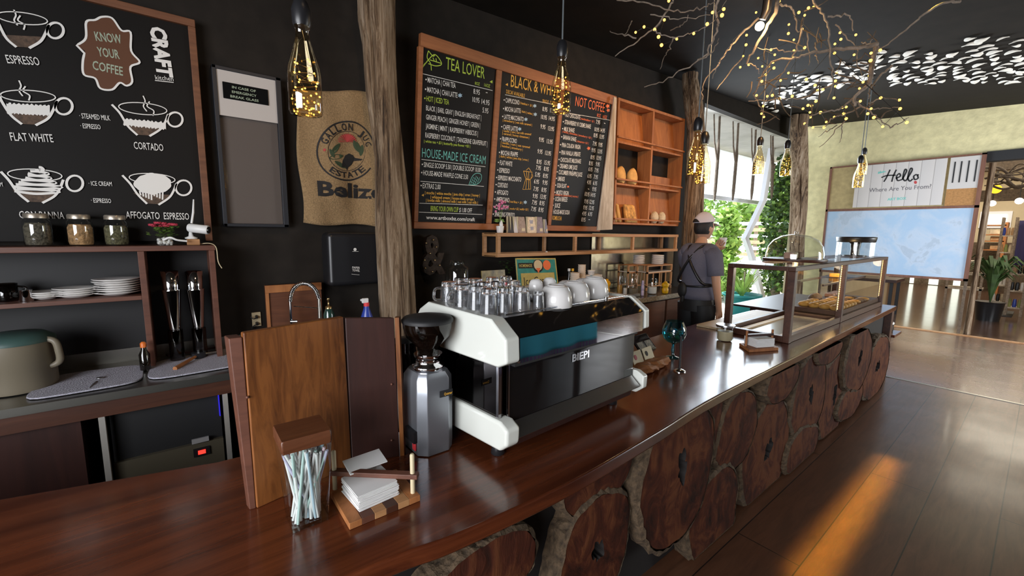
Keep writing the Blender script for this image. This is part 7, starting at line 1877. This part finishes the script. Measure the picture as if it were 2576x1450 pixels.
# low display table left, and palm in a black pot
a = sx(2440, 650, 13.8); b = sx(2484, 650, 13.8)
k = thing('display_table', 'low pale display table left of the potted palm in the store', 'table', (13.8, (a.y + b.y) / 2, 0))
for z in (.45, .78, 1.05): MB().box(13.6, 14.1, b.y, a.y + .3, z, z + .04).build('shelf', M['grey_wood'], k)
for y in (b.y, a.y + .26): MB().box(13.6, 13.65, y, y + .04, 0, 1.05).build('leg', M['twig'], k)
pz = sx(2502, 744, 13.8); pz.z = 0; pz = Vector((12.3, sx(2500, 700, 12.3).y, 0.0))
k = thing('potted_palm', 'green palm in a black pot on the store floor', 'plant', pz)
MB().lathe([(.16, 0), (.20, .35), (.21, .37)], pz, 22).build('pot', M['black'], k)
b = MB()
for i in range(46):
    a_ = r.uniform(0, 6.3); L = r.uniform(.3, .55); d = Vector((math.cos(a_), math.sin(a_), 0)); s = Vector((-d.y, d.x, 0)) * .028; q = pz + Vector((0, 0, .35))
    p1, p2, p3 = q + d * L * .25 + Vector((0, 0, L * 1.3)), q + d * L * .6 + Vector((0, 0, L * 1.7)), q + d * L + Vector((0, 0, L * 1.35))
    b.add([q - s * .3, q + s * .3, p1 + s, p1 - s, p2 + s, p2 - s, p3], [(0, 1, 2, 3), (3, 2, 4, 5), (5, 4, 6)])
b.build('fronds', M['leaf_dark'], k)
o = MB().lathe([(.10, 0), (.12, .03), (.11, .06)], (13.1, sx(2484, 742, 13.1).y, 0.001), 20).build('white_bowl', M['china']); tag(o, 'small white bowl on the store floor before the potted palm', 'bowl')
o = MB().box(13.2, 14.2, .30, .72, .001, .012).build('floor_mat', M['black_matte']); tag(o, 'dark mat on the store floor right of the potted palm', 'mat')

# ================================================================== OUTDOORS PAST THE OPEN CORNER
def leafy(name, label, c, rx, ry, rz, n, size, mats, seed, cat='shrub', trunk_=None, shell=.55):
    rr = random.Random(seed); k = thing(name, label, cat, (c[0], c[1], max(0, c[2] - rz) - .02)); c = Vector(c)
    bs_ = [MB() for _ in mats]
    for i in range(n):
        d = Vector((rr.gauss(0, 1), rr.gauss(0, 1), rr.gauss(0, 1))).normalized() * (shell + (1 - shell) * rr.random())
        p = c + Vector((d.x * rx, d.y * ry, d.z * rz)); 
        if p.z < .0: continue
        a = Vector((rr.gauss(0, 1), rr.gauss(0, 1), rr.gauss(0, .6))).normalized() * size * rr.uniform(.6, 1.3); s = a.cross(Vector((rr.gauss(0, 1), rr.gauss(0, 1), rr.gauss(0, 1)))).normalized() * size * .35
        rr.choice(bs_).add([p, p + a * .5 + s, p + a, p + a * .5 - s], [(0, 1, 2, 3)])
    for b_, mt in zip(bs_, mats): b_.build('foliage', M[mt], k)
    if trunk_: MB().tube([(c.x, c.y, -.02), (c.x + .05, c.y, c.z * .5), (c.x, c.y, c.z)], [trunk_, trunk_ * .8, trunk_ * .4], 10).build('stem', M['twig'], k)
    return k
# ivy clad screen next to the third trunk
iv = P(1945, 560, y=4.1)
leafy('ivy_column', 'tall dark ivy covered column beside the third trunk', (iv.x + .35, 4.05, 1.75), .55, .40, 1.95, 2600, .13, ('leaf_dark', 'leaf_dark', 'leaf', 'leaf_dark', 'leaf_yellow' if False else 'leaf'), 4, 'ivy', .12, .5)
# white folded steel post
qs = [P(*v, y=4.0) for v in ((1944, 366), (1921, 505), (1876, 600), (1890, 640), (1918, 745), (1922, 790))]
m = MB()
for a, b in zip(qs, qs[1:]): m.hexa([a + Vector((-.09, -.03, 0)), a + Vector((.09, -.03, 0)), a + Vector((.09, .05, 0)), a + Vector((-.09, .05, 0))][::1], [b + Vector((-.09, -.03, 0)), b + Vector((.09, -.03, 0)), b + Vector((.09, .05, 0)), b + Vector((-.09, .05, 0))])
tag(m.build('zigzag_post', M['white_paint']), 'white zigzag steel post outside between the pot and the ivy', 'post')
# raised clear awning with its white lower bar
A, B = P(1779, 392, y=4.6), P(1950, 380, y=4.6); zl, zh = P(1860, 503, y=4.6).z, 3.42
aw = thing('clear_awning', 'raised clear plastic awning with a white lower bar outside the open corner', 'awning', ((A.x + B.x) / 2, 4.6, zl))
cl_ = NT('cloudy_plastic'); cl_.t.nodes.remove(cl_.b); tr0 = cl_.n('ShaderNodeBsdfTransparent'); df = cl_.n('ShaderNodeBsdfTranslucent'); df.inputs[0].default_value = (.95, .97, 1, 1); mi = cl_.n('ShaderNodeMixShader'); mi.inputs[0].default_value = .55; cl_.l(tr0.outputs[0], mi.inputs[1]); cl_.l(df.outputs[0], mi.inputs[2]); cl_.l(mi.outputs[0], cl_.out.inputs[0])
MB().box(A.x - 1.2, B.x, 4.60, 4.606, zl, zh).build('sheet', cl_.m, aw)
MB().box(A.x - 1.2, B.x + .04, 4.57, 4.63, zl - .06, zl + .03).build('lower_bar', M['white_paint'], aw, bevel=.01)
MB().box(B.x, B.x + .05, 4.57, 4.63, zl, zh).build('side_bar', M['shelf_wood'], aw)
for i, (u0, v0, u1, v1) in enumerate(((1805, 372, 1797, 506), (1853, 368, 1843, 504), (1897, 380, 1890, 503), (1942, 366, 1941, 500))):
    a, b = P(u0, v0, y=3.5), P(u1, v1, y=3.5); a.z = 3.49
    k = thing('hanging_twig', 'forked dark twig hanging outside the open corner, %s' % ('nearest the second trunk', 'second from the second trunk', 'third from the second trunk', 'nearest the ivy')[i], 'twig', b)
    MB().tube(curve([a, a.lerp(b, .4) + Vector((.02, 0, 0)), b], 5), [.018] * 5 + [.028] * 5 + [.014], 8).build('stem', M['twig_dark'], k)
    f = a.lerp(b, .5); MB().tube([f, f + Vector((-.12, 0, .25)), Vector((f.x - .2, f.y, 3.49))], [.018, .012, .010], 7).build('fork', M['twig_dark'], k)
# teal pot with a spiky plant
pt = P(1890, 778, z=0.0); pt = Vector((9.0, 3.78, -.02)); pr = .36
k = thing('garden_pot', 'large teal plastic pot with a spiky plant outside the open corner', 'plant pot', pt)
hp_ = P(1890, 742, x=pt.x).z - pt.z
MB().lathe([(pr * .72, .001), (pr * .95, hp_ - .04), (pr * 1.03, hp_ - .04), (pr * 1.03, hp_), (pr * .96, hp_), (pr * .92, hp_ - .06)], pt, 36).build('pot', M['teal_plastic'], k)
b = MB(); rr = random.Random(6)
for i in range(30):
    a_ = 2 * PI * i / 30 * 7; L = rr.uniform(.3, .5); d = Vector((math.cos(a_), math.sin(a_), 0)); s = Vector((-d.y, d.x, 0)) * .03; q = pt + Vector((0, 0, hp_ - .06)); e_ = rr.uniform(.4, 1.3)
    b.add([q - s, q + s, q + d * L * .6 + Vector((0, 0, L * e_)) + s * .6, q + d * L * .6 + Vector((0, 0, L * e_)) - s * .6, q + d * L + Vector((0, 0, L * e_ * 1.25))], [(0, 1, 2, 3), (3, 2, 4)])
b.build('leaves', M['leaf_bright'], k)
MB().tube([pt + Vector((.05, 0, hp_ - .1)), pt + Vector((.06, 0, hp_ + .45))], .016, 8).build('stem', M['twig'], k)
for i, (x, y, rx, rz, lb_) in enumerate(((8.7, 4.9, .55, .55, 'bright green shrub left of the teal pot'), (10.9, 4.9, .6, .6, 'bright green shrub right behind the teal pot'), (9.7, 6.3, .6, .9, 'taller green shrub behind the person'))):
    leafy('garden_shrub', lb_, (x, y, rz * .8), rx, .5, rz, 900, .16, ('leaf_bright', 'leaf_bright', 'leaf'), 20 + i)
# slatted fence
fe = thing('slatted_fence', 'pale horizontal slat fence across the garden', 'fence', (15.5, 7.5, 0))
for i in range(9): z = .25 + i * .21; MB().box(15.5, 15.54, 4.4, 9.6, z, z + .12).build('slat', M['pale_wood' if i % 2 else 'white_paint'], fe)
for y in (4.6, 6.2, 7.8, 9.4): MB().box(15.54, 15.62, y, y + .1, -.02, 2.2).build('post', M['twig'], fe)
for i, (x, y, z, rx, rz, lb_) in enumerate(((13.2, 6.1, 1.5, .35, .9, 'slim climbing plant before the fence'), (18.6, 11.2, 2.6, 1.5, 2.2, 'pale green tree beyond the fence, left'), (20.5, 7.6, 2.6, 1.5, 2.0, 'pale green tree beyond the fence, right'), (26, 13.5, 3.2, 2.6, 2.8, 'large tree far beyond the fence'))):
    leafy('garden_tree', lb_, (x, y, z), rx, rx, rz, 700 if i == 0 else 1300, .2 if i == 0 else .4, ('leaf', 'leaf_bright', 'leaf_bright') if i == 0 else ('leaf', 'leaf_bright'), 40 + i, 'tree', .08)

# ================================================================== ON THE CUSTOMERS' SIDE, ADDED UNSEEN TO COLOUR THE MACHINE'S REFLECTIONS
k = thing('reflection_table', 'unseen table with a teal cloth and purple fringe, added for the machine reflection', 'table', (2.7, -.75, 0))
for x in (2.1, 3.25):
    for y in (-1.0, -.5): MB().box(x, x + .05, y, y + .05, 0, .86).build('leg', M['walnut'], k)
MB().box(2.0, 3.4, -1.06, -.40, .86, .885).build('top', M['walnut'], k)
MB().grid(lambda u, v: (2.02 + 1.3 * u, -.395 + .02 * math.sin(22 * u) * v, .89 - .22 * v), 40, 8).build('teal_cloth', plain('teal_cloth', (.09, .62, .85), .9), k, solid=.008)
fm = NT('purple_stripe'); fm.set(Roughness=.9); wv = fm.n('ShaderNodeTexWave', Scale=9); fm.l(fm.pos(), wv.inputs['Vector']); fm.l(fm.ramp(wv.outputs['Color'], [(0, (.10, .08, .35)), (.5, (.35, .10, .12)), (.8, (.08, .25, .30))]), fm.b.inputs['Base Color'])
MB().grid(lambda u, v: (2.02 + 1.3 * u, -.395 + .02 * math.sin(22 * u), .67 - .20 * v), 40, 4).build('fringe', fm.m, k, solid=.006)
